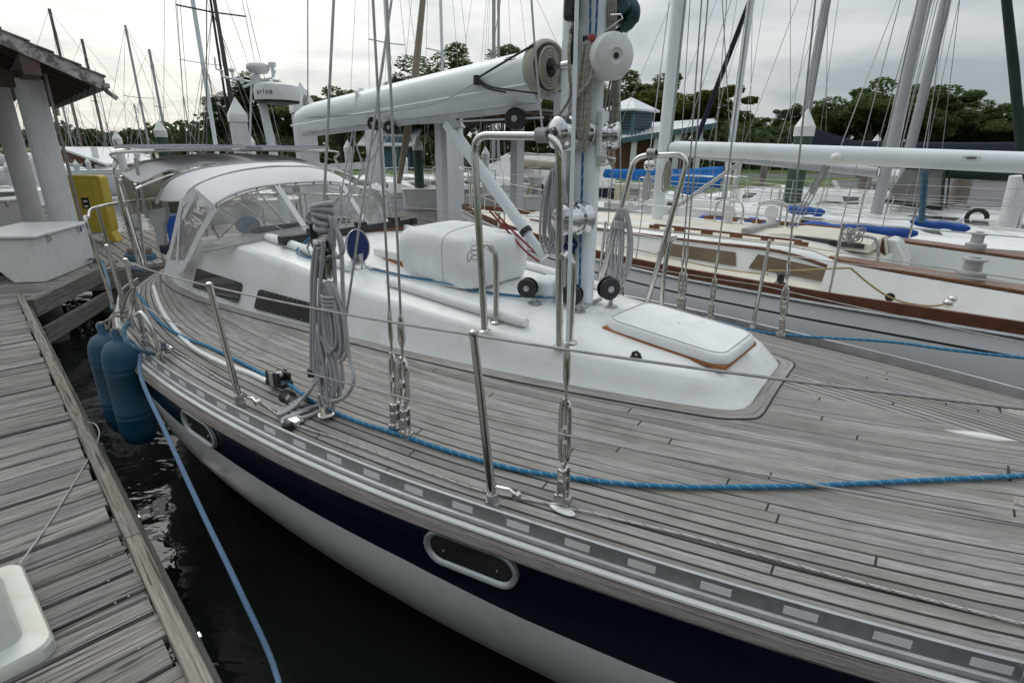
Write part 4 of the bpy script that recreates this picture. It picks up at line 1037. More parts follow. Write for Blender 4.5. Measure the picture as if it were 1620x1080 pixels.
# mast foot blocks
def block(p, ax, r=.05, base=None, name='turning_block', par=boat):
    mb = MB(); ax = Vector(ax).normalized()
    for k in (-1, 1): mb.lathe([(r*.35, .016*k), (r, .016*k), (r, .022*k), (r*.9, .028*k), (r*.4, .026*k)], p, axis=ax, n=22)
    mb.lathe([(r*.8, -.016), (r*.7, 0), (r*.8, .016)], p, axis=ax, n=22)
    b_ = mb.build(name, M['black'], par, smooth=35)
    mb = MB(); mb.lathe([(r*.3, -.03), (r*.3, .03), (0, .03)], p, axis=ax, n=12); mb.build('axle', M['alu'], b_)
    if base is None: return b_
    mb = MB()
    if base is not None:
        base = Vector(base); mb.lathe([(.042, 0), (.042, .005), (.02, .01), (.012, .014)], base, n=18)
        hx = [base+Vector((0, 0, .012))+(p-base)*0+Vector((.012*math.cos(t*1.6), .012*math.sin(t*1.6), (max(.01, (p.z-r)-base.z-.01))*t/22)) for t in range(22)]
        mb.tube(hx, .0035, 5)
    mb.build('spring_base', M['alu'], b_); return b_
for (u, v), (ub, vb_), rr in (((835, 455), (846, 480), .058), ((905, 466), (915, 492), .062), ((963, 456), (966, 485), .066)):
    bb = BR(ub, vb_, .0); a_, c_, z_ = toB(bb); p = BC(u, v, c_); block(p, (-PV+AV*.25) if u != 963 else (-PV*.6+AV*.9), rr, bb)
# mast step box aft
q = BR(858, 470); a_, c_, _z = toB(q); mb = MB()
p0 = B(a_, c_, _z)
mb.box(B(-.27, -.02, 1.70), (.17, .19, .15), rz=-.63); mb.build('mast_step_box', M['mastw'], boat, bevel=.025)
mb = MB(); mb.lathe([(.014, -.13), (.014, .13)], B(.0, .0, 1.655), axis=PV, n=10); mb.lathe([(.026, .10), (.026, .12)], B(.0, .0, 1.655), axis=-PV, n=14); mb.build('mast_bolt', M['alu'], mast)
# ------------------------------------------------------------------ boom, vang
b0 = B(-.30, 0, 2.86); b1_ = B(-2.66, 0, 2.70)
be = [onc(855, 76, 0), onc(855, 166, 0), onc(476, 168, 0), onc(478, 212, 0)]
dB = (b1_-b0).normalized(); mb = MB(); rings = []
for i in range(24):
    f = i/23; a = be[0][0]+(be[2][0]-be[0][0])*f; zt = be[0][2]+(be[2][2]-be[0][2])*f; zb = be[1][2]+(be[3][2]-be[1][2])*f
    hgt = (zt-zb)/2; zc = (zt+zb)/2; k = 1.0 if i < 22 else (.93 if i == 22 else .72); r_ = []
    for j in range(28):
        an = 2*math.pi*j/28; y = math.cos(an); z = math.sin(an)
        wv = .105*(1-.10*max(0, -z)); zz = z if z > 0 else z*1.0
        if z < -.55 and abs(y) < .8: y *= .62
        r_.append(B(a, wv*y*k, zc+hgt*zz*k))
    rings.append(r_)
mb.loft(rings); boom = mb.build('boom', M['mastw'], boat, smooth=60)
mb = MB()
for s_ in (-1, 1): mb.tube([B(be[0][0]+(be[2][0]-be[0][0])*f, s_*.104, (be[0][2]+be[1][2])/2*(1-f)+(be[2][2]+be[3][2])/2*f-.045) for f in [k/8 for k in range(9)]], .007, 6)
mb.build('boom_seam', M['mastw'], boom)
mb = MB(); zb0, zb1 = be[1][2], be[3][2]
mb.beam(B(be[0][0], 0, zb0-.008), B(be[2][0], 0, zb1-.008), .045, .03); mb.build('boom_track', M['alu'], boom)
# end ring with rolled sail
cB = onc(868, 106, -.0); cc = B(cB[0]+.02, -.01, cB[2]); cc = BC(868, 107, -.02)
ax = (AV*.93-PV*.25).normalized(); mb = MB(); mb.lathe([(.135, -.06), (.140, -.02), (.135, .0), (.12, .012), (.115, .006), (.11, -.01)], cc, axis=ax, n=36, ex=1.0); mb.build('boom_end_ring', M['sailroll'], boom)
mb = MB(); sp = []
for k in range(130):
    t = k/130*2*math.pi*4.0; r = .045+.062*k/130; x = PV*math.cos(t)+Vector((0, 0, 1))*math.sin(t); sp.append(cc+ax*.01+x*r)
mb.tube(sp, .0075, 6); mb.lathe([(.11, -.004), (0, -.004)], cc, axis=ax, n=30); mb.build('rolled_sail', M['sailroll'], boom)
mb = MB(); mb.lathe([(.05, -.006), (.045, .012), (.03, .016), (0, .018)], cc+ax*.004, axis=ax, n=20); mb.build('mandrel_bearing', M['black'], boom)
mb = MB(); mb.lathe([(.014, 0), (.014, .09), (.02, .09), (.02, .14), (.012, .16)], cc+ax*.01, axis=ax, n=14); mb.build('mandrel', M['chrome'], boom)
mb = MB(); g0 = BC(893, 165, 0); mb.box(g0, (.10, .07, .12), rz=-.63); mb.beam(BC(858, 150, 0), BC(905, 158, 0), .05, .04); mb.tube([BC(897, 140, 0), BC(897, 182, 0)], .022, 10); mb.build('gooseneck', M['alu'], boom, bevel=.006)
# black lashing around the boom
mb = MB()
for pts in ([(846, 70), (800, 97), (755, 124)], [(755, 124), (775, 137), (810, 143), (852, 148)], [(755, 128), (772, 140), (800, 146)]): mb.tube(cat([BC(u, v, -.125) for u, v in pts], 5), .006, 6)
mb.box(BC(754, 127, -.12), (.03, .02, .05), rz=-.63); mb.build('lashing', M['rubber'], boom)
mb = MB(); mb.tube(cat([BC(752, 132, -.12), BC(700, 160, -.12), BC(650, 172, -.12), BC(560, 182, -.115), BC(480, 186, -.1)], 5), .0035, 5); mb.build('reef_line', M['wire'], boom)
mb = MB(); mb.tube(cat([BC(564, 148, -.07), BC(566, 142, -.02), BC(574, 142, .03)], 4), .012, 8); mb.tube([BC(565, 145, -.08), BC(563, 166, -.10)], .011, 8); mb.build('sail_batten_end', M['canvas'], boom)
# small maker's writing on the boom
tt = BC(812, 95, -.116)
for u0, u1, v0, mk in ((797, 807, 95, 'teal'), (800, 812, 92, 'teal'), (806, 816, 96, 'redpaint')):
    mb = MB(); mb.tube([BC(u0, v0, -.119), BC(u1, v0-3, -.119)], .0022, 5); mb.build('maker_mark', M[mk], boom)
# vang strut
v0, v1 = BC(708, 196, 0), BC(832, 366, 0); v2 = BC(862, 408, 0)
mb = MB(); mb.tube([v0, v1], .036, 16); mb.tube([v1, v2], .027, 14); vg = mb.build('boom_vang', M['mastw'], boat)
mb = MB(); d = (v1-v0).normalized(); mb.tube([v1-d*.015, v1+d*.015], .039, 16); mb.build('vang_collar', M['black'], vg)
mb = MB(); mb.slab([BC(694, 178, -.025), BC(712, 178, -.025), BC(730, 202, -.025), BC(706, 205, -.025)], PV, .05); mb.build('vang_bracket', M['alu'], vg, bevel=.006)
mb = MB(); mb.wire(BC(560, 200, -.02), BC(860, 186, -.02), .006, 6); mb.build('boom_rod', M['alu'], boom)
mb = MB(); mb.tube(cat([BC(775, 334, .12), BC(800, 362, .12), BC(830, 396, .1), BC(853, 414, .08)], 4), .007, 8); mb.tube(cat([BC(783, 336, .14), BC(812, 366, .14), BC(856, 408, .1)], 4), .007, 8); mb.build('preventer_line', M['red'], boom)
# sheave blocks under the boom
for u, v in ((618, 202), (816, 188), (592, 196)):
    block(BC(u, v, -.03), (-PV+AV*.3), .042 if u != 816 else .06, None, 'boom_block', boom)
# ------------------------------------------------------------------ dodger
def arc(a0, pts, n=5): return cat([Vector((a, c, z)) for a, c, z in pts], n)
f_base = arc(0, [(-2.75, -.86, 1.76), (-2.5, -.83, 1.81), (-2.40, -.62, 1.855), (-2.36, -.3, 1.885), (-2.35, 0, 1.895), (-2.36, .3, 1.885), (-2.40, .6, 1.85), (-2.5, .74, 1.80)], 4)
f_arch = arc(0, [(-3.20, -.83, 1.60), (-2.95, -.83, 1.87), (-2.68, -.78, 2.07), (-2.62, -.55, 2.18), (-2.60, -.25, 2.215), (-2.6, 0, 2.22), (-2.6, .25, 2.21), (-2.6, .5, 2.15), (-2.58, .68, 2.02), (-2.52, .75, 1.82)], 4)
m_arch = arc(0, [(-3.0, -.82, 2.10), (-2.95, -.74, 2.21), (-2.88, -.5, 2.30), (-2.85, -.2, 2.34), (-2.85, 0, 2.34), (-2.85, .2, 2.33), (-2.85, .45, 2.26), (-2.85, .66, 2.12)], 4)
r_arch = arc(0, [(-3.35, -.86, 2.08), (-3.25, -.80, 2.23), (-3.15, -.6, 2.32), (-3.10, -.25, 2.36), (-3.10, 0, 2.365), (-3.1, .25, 2.36), (-3.1, .58, 2.27), (-3.1, .74, 2.12)], 4)
Bv = lambda p: B(p.x, p.y, p.z)
def rs(pts, n):
    d = [0]
    for p, q in zip(pts, pts[1:]): d.append(d[-1]+(q-p).length)
    out_ = []
    for i in range(n):
        t = d[-1]*i/(n-1); k = min(len(d)-2, max(0, int(np.searchsorted(d, t))-1)); f = (t-d[k])/max(1e-9, d[k+1]-d[k]); out_.append(pts[k].lerp(pts[k+1], min(1, max(0, f))))
    return out_
top_arch = [p for p in f_arch if p.z > 2.0 or p.y > .6][:]
ta_ = rs([p for p in f_arch if p.z > 2.02], 30); 
mb = MB(); rings = [[Bv(p) for p in rs([p for p in f_arch if p.z > 2.04], 30)], [Bv(p) for p in rs(m_arch, 30)], [Bv(p) for p in rs(r_arch, 30)]]
mid1 = [(p+q)/2+Vector((0, 0, .012)) for p, q in zip(rings[0], rings[1])]; mid2 = [(p+q)/2+Vector((0, 0, -.006)) for p, q in zip(rings[1], rings[2])]
mb.loft([rings[0], mid1, rings[1], mid2, rings[2]], closed=False)
dodger = mb.build('dodger', M['sprayhood'], boat, smooth=60, solid=.006, sub=1)
mb = MB(); n_ = 40; arch2 = rs([p for p in f_arch if p.x > -2.99], n_); base2 = rs(f_base, n_)
mb.loft([[Bv(p) for p in base2], [Bv((p+q)/2) for p, q in zip(arch2, base2)], [Bv(p) for p in arch2]], closed=False); mb.build('window', M['vinyl'], dodger, smooth=60)
mb = MB(); sd0 = [Vector(onc(u, v, -.85)) for u, v in ((290, 428), (316, 372), (341, 329), (311, 303), (288, 322), (275, 380), (262, 436))]
mb.add([Bv(p) for p in sd0], [tuple(range(7))]); mb.build('window', M['vinyl'], dodger, smooth=0)
mb = MB(); mb.add([B(p.x, -p.y-.08, p.z) for p in sd0], [tuple(range(7))]); mb.build('window', M['vinyl'], dodger, smooth=0)
mb = MB(); mb.tube([Bv(p) for p in f_arch], .009, 6); 
mb.tube([Bv(p) for p in f_base], .007, 6); mb.tube([Bv(p+Vector((0, 0, .03))) for p in f_base], .003, 5); mb.tube([Bv(p) for p in r_arch], .010, 6); mb.tube([Bv(p) for p in m_arch], .006, 5)
mb.build('binding', M['canvasgrey'], dodger)
def band(pts, w_, m, name, nrm, off=.004): 
    mb = MB()
    for p, q in zip(pts, pts[1:]): mb.beam(Bv(p)+nrm*off, Bv(q)+nrm*off, w_, .005, up=nrm)
    return mb.build(name, m, dodger, smooth=0)
band([sd0[0], sd0[1], sd0[2]], .05, M['canvas'], 'side_trim', -PV)
band([sd0[2], sd0[3]], .05, M['canvas'], 'side_trim', -PV)
band([sd0[3], sd0[4]], .05, M['canvas'], 'side_trim', -PV)
band([sd0[4], sd0[5], sd0[6]], .045, M['canvas'], 'side_trim', -PV)
band([Vector(onc(309, 308, -.86)), Vector(onc(290, 345, -.86))], .03, M['canvas'], 'side_trim', -PV)
band([Vector(onc(285, 345, -.86)), Vector(onc(281, 418, -.86))], .025, M['canvas'], 'side_trim', -PV)
mb = MB(); mb.slab([BC(262, 437, -.862), BC(268, 412, -.862), BC(298, 412, -.862), BC(290, 430, -.862)], PV, .004); mb.build('side_skirt', M['canvas'], dodger, smooth=0)
nf_ = AV
for c0_, c1_ in ((-.32, -.22), (.30, .36)):
    i0 = min(range(n_), key=lambda i: abs(arch2[i].y-c0_) if arch2[i].z > 1.95 else 9); i1 = min(range(n_), key=lambda i: abs(base2[i].y-c1_))
    mb = MB(); mb.beam(Bv(arch2[i0])+AV*.008, Bv(base2[i1])+AV*.008, .045, .006, up=AV); mb.build('window_strap', M['canvas'], dodger, smooth=0)
mb = MB(); 
for i in range(4, n_-3, 3): mb.ball(Bv(arch2[i])+AV*.012, .0065, 6, 4)
mb.build('snap_fastener', M['black'], dodger)
mb = MB()
for fr_ in (f_arch, r_arch):
    mb.tube([Bv(p)-Vector((0, 0, .012)) for p in fr_], .011, 8)
mb.tube([B(-2.62, -.3, 2.19), B(-2.45, -.1, 1.88)], .004, 5); mb.tube([B(-2.62, -.62, 2.12), B(-2.48, -.35, 1.88)], .004, 5)
mb.build('hoop_frame', M['steel'], dodger)
# cockpit seen through the windows: wheel, pedestal, seats
mb = MB(); mb.box(B(-3.45, 0, 1.42), (1.3, 1.15, .06), rz=-.63); mb.build('cockpit_sole', M['cream'], boat)
mb = MB(); mb.lathe([(.09, 1.42), (.07, 1.5), (.07, 1.85), (.12, 1.88), (.12, 1.98), (.06, 2.02)], B(-3.65, 0, 0), n=16); ped = mb.build('steering_pedestal', M['gel'], boat)
mb = MB(); mb.tube([B(-3.8, .26*math.cos(t*math.pi/12), 1.83+.26*math.sin(t*math.pi/12)) for t in range(24)], .012, 8, closed=True)
for k in range(5): t = k*2*math.pi/5; mb.wire(B(-3.8, 0, 1.83), B(-3.8, .26*math.cos(t), 1.83+.26*math.sin(t)), .006, 5)
mb.build('steering_wheel', M['steel'], ped)
mb = MB()
for s_ in (-1, 1): mb.box(B(-3.5, s_*.48, 1.60), (1.2, .3, .1), rz=-.63)
mb.box(B(-2.75, .0, 1.83), (.12, .9, .12), rz=-.63); mb.build('cockpit_seat', M['navycan'], boat, bevel=.03)
mb = MB()
for s_, k in ((-.35, 0), (.3, 1)): mb.ball(B(-3.0, s_, 1.88), .09, 12, 8, (1, 1.3, .8))
mb.build('cushion', M['ropeslate'], boat)
# ------------------------------------------------------------------ bimini, panels, radar mast
BW = lambda a: float(np.interp(a, (-4.75, -4.4, -3.6, -3.2), (.60, .70, .97, 1.02)))
mb = MB(); rings = []
for a, zt in ((-3.25, 2.36), (-3.6, 2.42), (-4.0, 2.42), (-4.4, 2.40), (-4.75, 2.33)):
    r_ = []
    for k in range(25):
        t = -1+k/12; c = t*BW(a)*1.02; z = zt-.15*abs(t)**3.2-.012*math.sin(k*1.7); r_.append(B(a, c*.98, z))
    rings.append(r_)
mb.loft(rings, closed=False); bim = mb.build('bimini', M['canopy'], boat, smooth=60, solid=.006, sub=1)
mb = MB()
for a, zt in ((-3.27, 2.35), (-4.0, 2.40), (-4.72, 2.32)): mb.tube([B(a, (-1+k/12)*BW(a), zt-.15*abs(-1+k/12)**3.2-.014) for k in range(25)], .011, 7)
for s_ in (-1, 1): mb.tube([B(-4.0, s_*.8, 1.45), B(-3.3, s_*1.0, 2.22)], .011, 7); mb.tube([B(-4.0, s_*.8, 1.45), B(-4.72, s_*.61, 2.19)], .011, 7)
mb.build('bimini_frame', M['steel'], bim)
mb = MB(); q_ = [BC(300, 258, -.42), BC(300, 345, -.42), BC(245, 343, -.62), BC(245, 250, -.66), BC(212, 335, -.80), BC(191, 280, -.90), BC(205, 258, -.84)]; mb.add(q_, [(0, 1, 2, 3), (3, 2, 4, 5, 6)]); mb.build('side_curtain', M['vinyltan'], bim, smooth=0)
mb = MB(); mb.add([B(-4.72, -.61, 2.18), B(-4.66, -.6, 1.86), B(-4.66, .6, 1.86), B(-4.72, .61, 2.18)], [(0, 1, 2, 3)]); mb.build('aft_curtain', M['vinyltan'], bim, smooth=0)
mb = MB(); mb.add([B(-3.28, -.75, 2.30), B(-3.12, -.62, 2.30), B(-3.12, .62, 2.26), B(-3.28, .75, 2.28)], [(0, 1, 2, 3)]); mb.build('filler_panel', M['canopy'], bim, smooth=0, solid=.004)
mb = MB(); mb.tube([BC(214, 250, -.9), BC(232, 345, -.9)], .012, 8); mb.build('curtain_pole', M['alu'], bim)
mb = MB(); mb.slab([BC(232, 333, -.7), BC(262, 328, -.7), BC(262, 345, -.7), BC(258, 356, -.7), BC(260, 388, -.7), BC(247, 388, -.7), BC(246, 362, -.7), BC(236, 350, -.7)], PV, .03)
mb.build('outboard_bracket', M['alufar'], boat, bevel=.004)
for (c0, c1, a0, a1) in ((-.72, -.10, -4.35, -3.3), (-.02, .66, -4.25, -3.2)):
    mb = MB(); z = 2.462
    mb.hexa([B(a0, c0, z), B(a1, c0, z), B(a1, c1, z+.01), B(a0, c1, z+.01), B(a0, c0, z+.028), B(a1, c0, z+.028), B(a1, c1, z+.038), B(a0, c1, z+.038)]); sp_ = mb.build('solar_panel', M['alu'], boat)
    mb = MB(); mb.hexa([B(a0+.02, c0+.02, z+.0285), B(a1-.02, c0+.02, z+.0285), B(a1-.02, c1-.02, z+.0385), B(a0+.02, c1-.02, z+.0385), B(a0+.02, c0+.02, z+.031), B(a1-.02, c0+.02, z+.031), B(a1-.02, c1-.02, z+.041), B(a0+.02, c1-.02, z+.041)]); mb.build('solar_cells', M['navyvent'], sp_)
mb = MB()
for a, w_ in ((-3.55, 1.0), (-4.65, .62)):
    pts = [B(a, -1.0*w_, 1.6), B(a-.02, -1.03*w_, 2.2), B(a-.02, -.99*w_, 2.37), B(a, -.86*w_, 2.445), B(a, .86*w_, 2.455), B(a-.02, .99*w_, 2.37), B(a-.02, 1.03*w_, 2.2), B(a, 1.0*w_, 1.6)]
    mb.tube(cat(pts, 6), .013, 8)
mb.tube([B(-3.55, -.86, 2.45), B(-4.65, -.53, 2.45)], .012, 8); mb.tube([B(-3.55, .86, 2.45), B(-4.65, .53, 2.45)], .012, 8)
mb.build('stern_arch', M['steel'], boat)
# ================================================================== things on and round the foreground boat
def rope(name, label, pts, r, m, cat_='rope', n=8, sm=5, group=None):
    mb = MB(); mb.tube(cat(pts, sm), r, n); return tag(mb.build(name, M[m], smooth=60), label, cat_, group)
# blue line along the near side deck
pts = [BD(*p, .014) for p in [(205, 452), (222, 470), (240, 495), (260, 515), (295, 535), (330, 548), (380, 572), (425, 596)]]+[BD(442, 604, .045), BD(460, 610, .03)]
pts += [BD(*p, .013) for p in [(490, 632), (530, 652), (570, 668), (615, 682), (640, 690), (700, 710), (760, 728), (820, 743), (880, 752), (940, 760), (1000, 766), (1080, 770), (1150, 770), (1250, 769), (1350, 765), (1450, 760), (1540, 756), (1620, 752), (1700, 748)]]+[B(2.6, .02, D(2.6, 0)+.014), B(3.3, .02, D(3.3, 0)+.014)]
rope('furling_line', 'bright blue braided line lying along the near side deck through the black track car', pts, .0092, 'ropeblue', 'rope', 10, 6)
a_, c_, z_ = 0, 0, 0
pts = [B(a, hb(a)-o, D(a, hb(a)-o)+.014) for a, o in [(-2.5, .2), (-1.4, .22), (-.6, .2), (0, .14), (.35, .1)]]+[BD(1237, 512, .02), BD(1330, 532, .03)]
p0 = onz(1230, 508, 1.34); 
pts = [B(a, hb(a)-o, D(a, hb(a)-o)+.014) for a, o in [(-2.5, .2), (-1.4, .22), (-.6, .2), (0, .14), (.35, .08), (.75, .05)]]+[BC(1400, 540, 1.28), BC(1500, 553, 1.22), BC(1620, 566, 1.12), BC(1700, 574, 1.05), B(2.9, .74, 1.33), B(3.3, .45, 1.36)]
rope('sheet_line', 'bright blue braided line along the far rail, beside the neighbouring grey hull', pts, .0088, 'ropeblue', 'rope', 10, 6)
# jackline with tracer along the toe rail
pts = [BD(*p, .008) for p in [(262, 548), (300, 568), (350, 600), (400, 628), (460, 668), (530, 692), (600, 718), (680, 748), (760, 775), (820, 787), (880, 799), (940, 812), (1000, 826), (1100, 850), (1200, 877), (1350, 918), (1500, 956), (1620, 987), (1700, 1008)]]+[B(2.8, -.62, D(2.8, .62)+.008), B(3.4, -.28, D(3.4, .28)+.008)]
rope('jackline', 'worn off-white line with dark tracer laid flat beside the near toe rail', pts, .005, 'ropewhite', 'rope', 8, 5)
# blue halyards over the coachroof
pts = [B(-2.0, -.40, roofz(-2, -.4)+.09), BR(470, 402, .02), BR(560, 420, .012), BR(640, 438, .012), BR(700, 447, .03), BR(760, 462, .012), BR(830, 470, .02), BR(905, 470, .05)]
for k, lb in ((0, 'upper of two thin blue lines running aft over the coachroof to the traveller'), (.03, 'lower of two thin blue lines running aft over the coachroof to the traveller')):
    rope('halyard_tail', lb, [p+PV*k-Vector((0, 0, 0)) for p in pts], .005, 'ropeteal' if k else 'ropeblue', 'rope', 6, 5)
# covered life raft on the coachroof
rc = B(-.93, -.03, 0); zr = roofz(-.93, 0); mb = MB(); rings = []
rk = random.Random(4)
prf = [(0, .90), (.02, .96), (.07, .985), (.16, 1.0), (.24, .97), (.285, .90), (.305, .80), (.315, .55), (.325, .25), (.328, .02)]
for h, k in prf:
    r_ = []
    for j in range(48):
        an = 2*math.pi*j/48; cx, sy = math.cos(an), math.sin(an); ex = .38
        x = .36*math.copysign(abs(cx)**ex, cx)*k; y = .33*math.copysign(abs(sy)**ex, sy)*k
        q = B(-.93+x, -.03+y, zr-.012+h*(1-.06*(x/.38))-.015*(1 if h < .01 else 0)-.05*max(0, (abs(y)-.1))*(h < .05))
        r_.append(q)
    rings.append(r_)
mb.loft(rings); rf = mb.build('life_raft', M['canvas'], smooth=60, sub=2)
for v_ in rf.data.vertices:
    n1_ = noise.noise(Vector((v_.co.x*5, v_.co.y*5, v_.co.z*7+3))); n2__ = noise.noise(Vector((v_.co.x*13, v_.co.y*13, v_.co.z*9)))
    d = Vector((v_.co.x, v_.co.y, 0)).normalized(); fold = abs(noise.noise(Vector((v_.co.x*4+7, v_.co.y*4, v_.co.z*3))))**.5; v_.co += d*(n1_*.034+n2__*.014-.030*(1-fold)**3)+Vector((0, 0, n1_*.014+n2__*.006-.020*(1-fold)**3))
tag(rf, 'boxy life raft under a creased white cover, on the coachroof behind the guard hoop', 'life raft')
mb = MB()
seam = cat([B(-.93+.12, -.365, zr+.0), B(-.93+.12, -.372, zr+.12), B(-.93+.12, -.365, zr+.26), B(-.93+.12, -.28, zr+.31), B(-.93+.12, 0, zr+.335)], 5)
mb.tube(seam, .0025, 5); mb.build('cover_seam', M['canvasgrey'], rf)
mb = MB()
for an, h in ((BC(748, 392, -.62), 0),): 
    mb.tube([BC(750, 388, -.60)+Vector((.02*math.cos(t), .02*math.sin(t), -.004*t)) for t in [k*.5 for k in range(38)]], .003, 5)
    mb.tube(cat([BC(746, 395, -.64), BC(740, 402, -.66), BC(741, 414, -.66), BC(747, 405, -.65)], 5), .003, 5)
tag(mb.build('lashing', M['ropegrey']), 'thin grey cord tied round the near guard hoop with a hanging loop', 'cord')
# rope coils on the mast
def coil(name, label, top, length, width, n, r, m, spread=PV, tilt=AV, seed=1, cat_='rope coil', wrap=True, fan=1.0):
    rd = random.Random(seed); mb = MB(); top = Vector(top)
    for i in range(n):
        x = (i/(n-1)-.5) if n > 1 else 0; L_ = length*(1-.16*rd.random()); w_ = width*(.45+.55*rd.random())*fan; y = rd.uniform(-.5, .5)*width*.5
        o = top+tilt*(x*width*.35)+spread*y*.5
        pts = [o, o+tilt*(-w_*.5+x*width*.4)+Vector((0, 0, -L_*.35)), o+tilt*(-w_*.55+x*width*.5)+Vector((0, 0, -L_*.8)), o+tilt*(x*width*.5)+spread*rd.uniform(-.01, .01)+Vector((0, 0, -L_)), o+tilt*(w_*.55+x*width*.5)+Vector((0, 0, -L_*.8)), o+tilt*(w_*.5+x*width*.4)+Vector((0, 0, -L_*.35))]
        mb.tube(cat(pts, 6, closed=True), r, 7, closed=True)
    if wrap:
        for j in range(4):
            z = -length*.16-j*r*2.1; mb.tube([top+Vector((0, 0, z))+tilt*(width*.42*math.cos(t))+spread*(width*.36*math.sin(t)) for t in [k*2*math.pi/16 for k in range(16)]], r, 7, closed=True)
    return tag(mb.build(name, M[m], smooth=60), label, cat_)
coil('rope_coil', 'grey braided rope coil hanging from the lower chrome winch on the white mast', BC(879, 268, -.16), .47, .10, 11, .0065, 'ropegrey', PV, AV, 3, wrap=False)
coil('rope_coil', 'dirty cream rope coil hanging on the near face of the white mast', BC(929, 66, -.13), .50, .045, 6, .0075, 'ropecream', PV, AV, 5, wrap=False)
coil('rope_coil', 'cream rope coil hanging under the white furling drum', BC(974, 112, .10), .40, .045, 6, .006, 'ropecream', PV, AV, 8, wrap=False)
pts = [BC(903, 55, -.14), BC(900, 80, -.17), BC(901, 120, -.16), BC(903, 150, -.12), BC(890, 175, -.10), BC(876, 192, -.10)]
rope('halyard_tail', 'cream rope leading down the mast onto the upper chrome winch', pts, .0078, 'ropecream')
pts = [BC(938, 105, -.12), BC(932, 130, -.15), BC(915, 150, -.16), BC(905, 175, -.15), BC(890, 190, -.14), BC(880, 197, -.12)]
rope('halyard_tail', 'second cream rope looping across the mast onto the upper chrome winch', pts, .0078, 'ropecream')
pts = [BC(880, 0, -.4)+Vector((0, 0, .0)), BC(848, 60, -.45), BC(850, 120, -.5), BC(858, 208, -.60)]
pts = [BC(838, -40, -.55), BC(845, 60, -.58), BC(852, 140, -.6), BC(858, 206, -.63)]
rope('topping_lift', 'thin grey line tied to the top corner of the near guard hoop', pts, .005, 'ropegrey', 'line', 6)
mb = MB(); q = BC(858, 214, -.63)
for j in range(5): mb.tube([q+AV*(-.02+j*.011)+PV*(.026*math.cos(t))+Vector((0, 0, .026*math.sin(t))) for t in [k*2*math.pi/12 for k in range(12)]], .007, 6, closed=True)
tag(mb.build('rope_knot', M['ropegrey']), 'grey rope knot wrapped on the top corner of the near guard hoop', 'knot')
mb = MB(); q = BC(1031, 243, .64)
for j in range(5): mb.tube([q+AV*(-.02+j*.011)+PV*(.026*math.cos(t))+Vector((0, 0, .026*math.sin(t))) for t in [k*2*math.pi/12 for k in range(12)]], .006, 6, closed=True)
tag(mb.build('rope_knot', M['wire']), 'dark cord knot wrapped on top of the far guard hoop', 'knot')
coil('rope_coil', 'long grey bundle of hanging lines tied to the far guard hoop beside the mast', BC(985, 330, .62), .52, .11, 12, .006, 'ropegrey', PV, AV, 13)
# running backstay tackle with its coil, hung on the aft shroud
CT = -1.38
tk = thing('rope_tackle', 'steel multi-sheave block hung with thick grey rope falls above the near side deck', 'block and tackle', BD(512, 650))
mb = MB(); cB_ = BC(513, 410, CT)
for k in (-.022, 0, .022):
    mb.slab([BC(497, 385, CT), BC(505, 372, CT), BC(521, 372, CT), BC(529, 385, CT), BC(527, 425, CT), BC(519, 440, CT), BC(507, 440, CT), BC(499, 425, CT)], PV, .003) if k == 0 else None
    mb.box(cB_+PV*k, (.075, .004, .16), rz=math.atan2(A2[1], A2[0]))
mb.build('cheek_plate', M['steel'], tk, bevel=.002)
mb = MB()
for u, v in ((507, 386), (520, 386), (513, 408)): mb.lathe([(.02, -.024), (.016, -.028), (.009, -.030), (0, -.030)], BC(u, v, CT), axis=PV, n=16); mb.lathe([(.026, -.018), (.022, 0), (.026, .018)], BC(u, v, CT), axis=PV, n=16)
mb.build('sheave', M['chrome'], tk)
mb = MB(); mb.tube(cat([BC(497, 385, CT), BC(500, 365, CT), BC(505, 358, CT), BC(522, 358, CT), BC(526, 366, CT), BC(527, 385, CT)], 3), .005, 6); mb.tube([BC(497, 372, CT), BC(486, 392, CT), BC(490, 400, CT)], .004, 5); mb.build('shackle', M['steel'], tk)
rd = random.Random(2)
mb = MB()
def br(*pp): mb.tube(cat([BC(u, v, c) for u, v, c in pp], 6), .0088, 8)
br((500, 385, CT-.03), (494, 430, CT-.03), (493, 500, CT-.02), (492, 585, CT-.01)); br((504, 392, CT-.03), (499, 440, CT-.03), (497, 520, CT-.02), (497, 588, CT-.01)); 
br((512, 380, CT-.04), (506, 470, CT-.03), (506, 560, CT-.02), (510, 640, CT)); br((527, 385, CT), (531, 470, CT+.01), (530, 560, CT), (527, 650, CT))
br((528, 345, CT), (540, 400, CT), (543, 470, CT), (552, 560, CT), (560, 600, CT-.02), (545, 628, CT-.03), (520, 634, CT-.02))
br((524, 350, CT), (537, 372, CT), (543, 395, CT), (535, 407, CT), (529, 400, CT)); mb.build('fall', M['ropegrey'], tk, smooth=60)
mb = MB(); q = BC(511, 340, CT)
for j in range(5): mb.tube([q+Vector((0, 0, .035-j*.02))+AV*((.042-.003*j)*math.cos(t))+PV*(.036*math.sin(t))+Vector((0, 0, .012*math.cos(t+j))) for t in [k*2*math.pi/16 for k in range(16)]], .0115, 7, closed=True)
mb.tube(cat([q+AV*.03, q+AV*.055+Vector((0, 0, -.03)), q+AV*.05+Vector((0, 0, -.10)), q+AV*.035+Vector((0, 0, -.11)), q+AV*.035+Vector((0, 0, -.05))], 5), .0115, 7)
mb.build('hitch', M['ropegrey'], tk, smooth=60)
mb = MB(); mb.box(BC(497, 372, CT), (.03, .03, .10), rz=.3); mb.build('jam_cleat', M['rubber'], tk, bevel=.006)
mb = MB(); mb.box(BC(492, 590, CT-.01), (.03, .02, .04)); mb.build('rope_clip', M['rubber'], tk, bevel=.004)
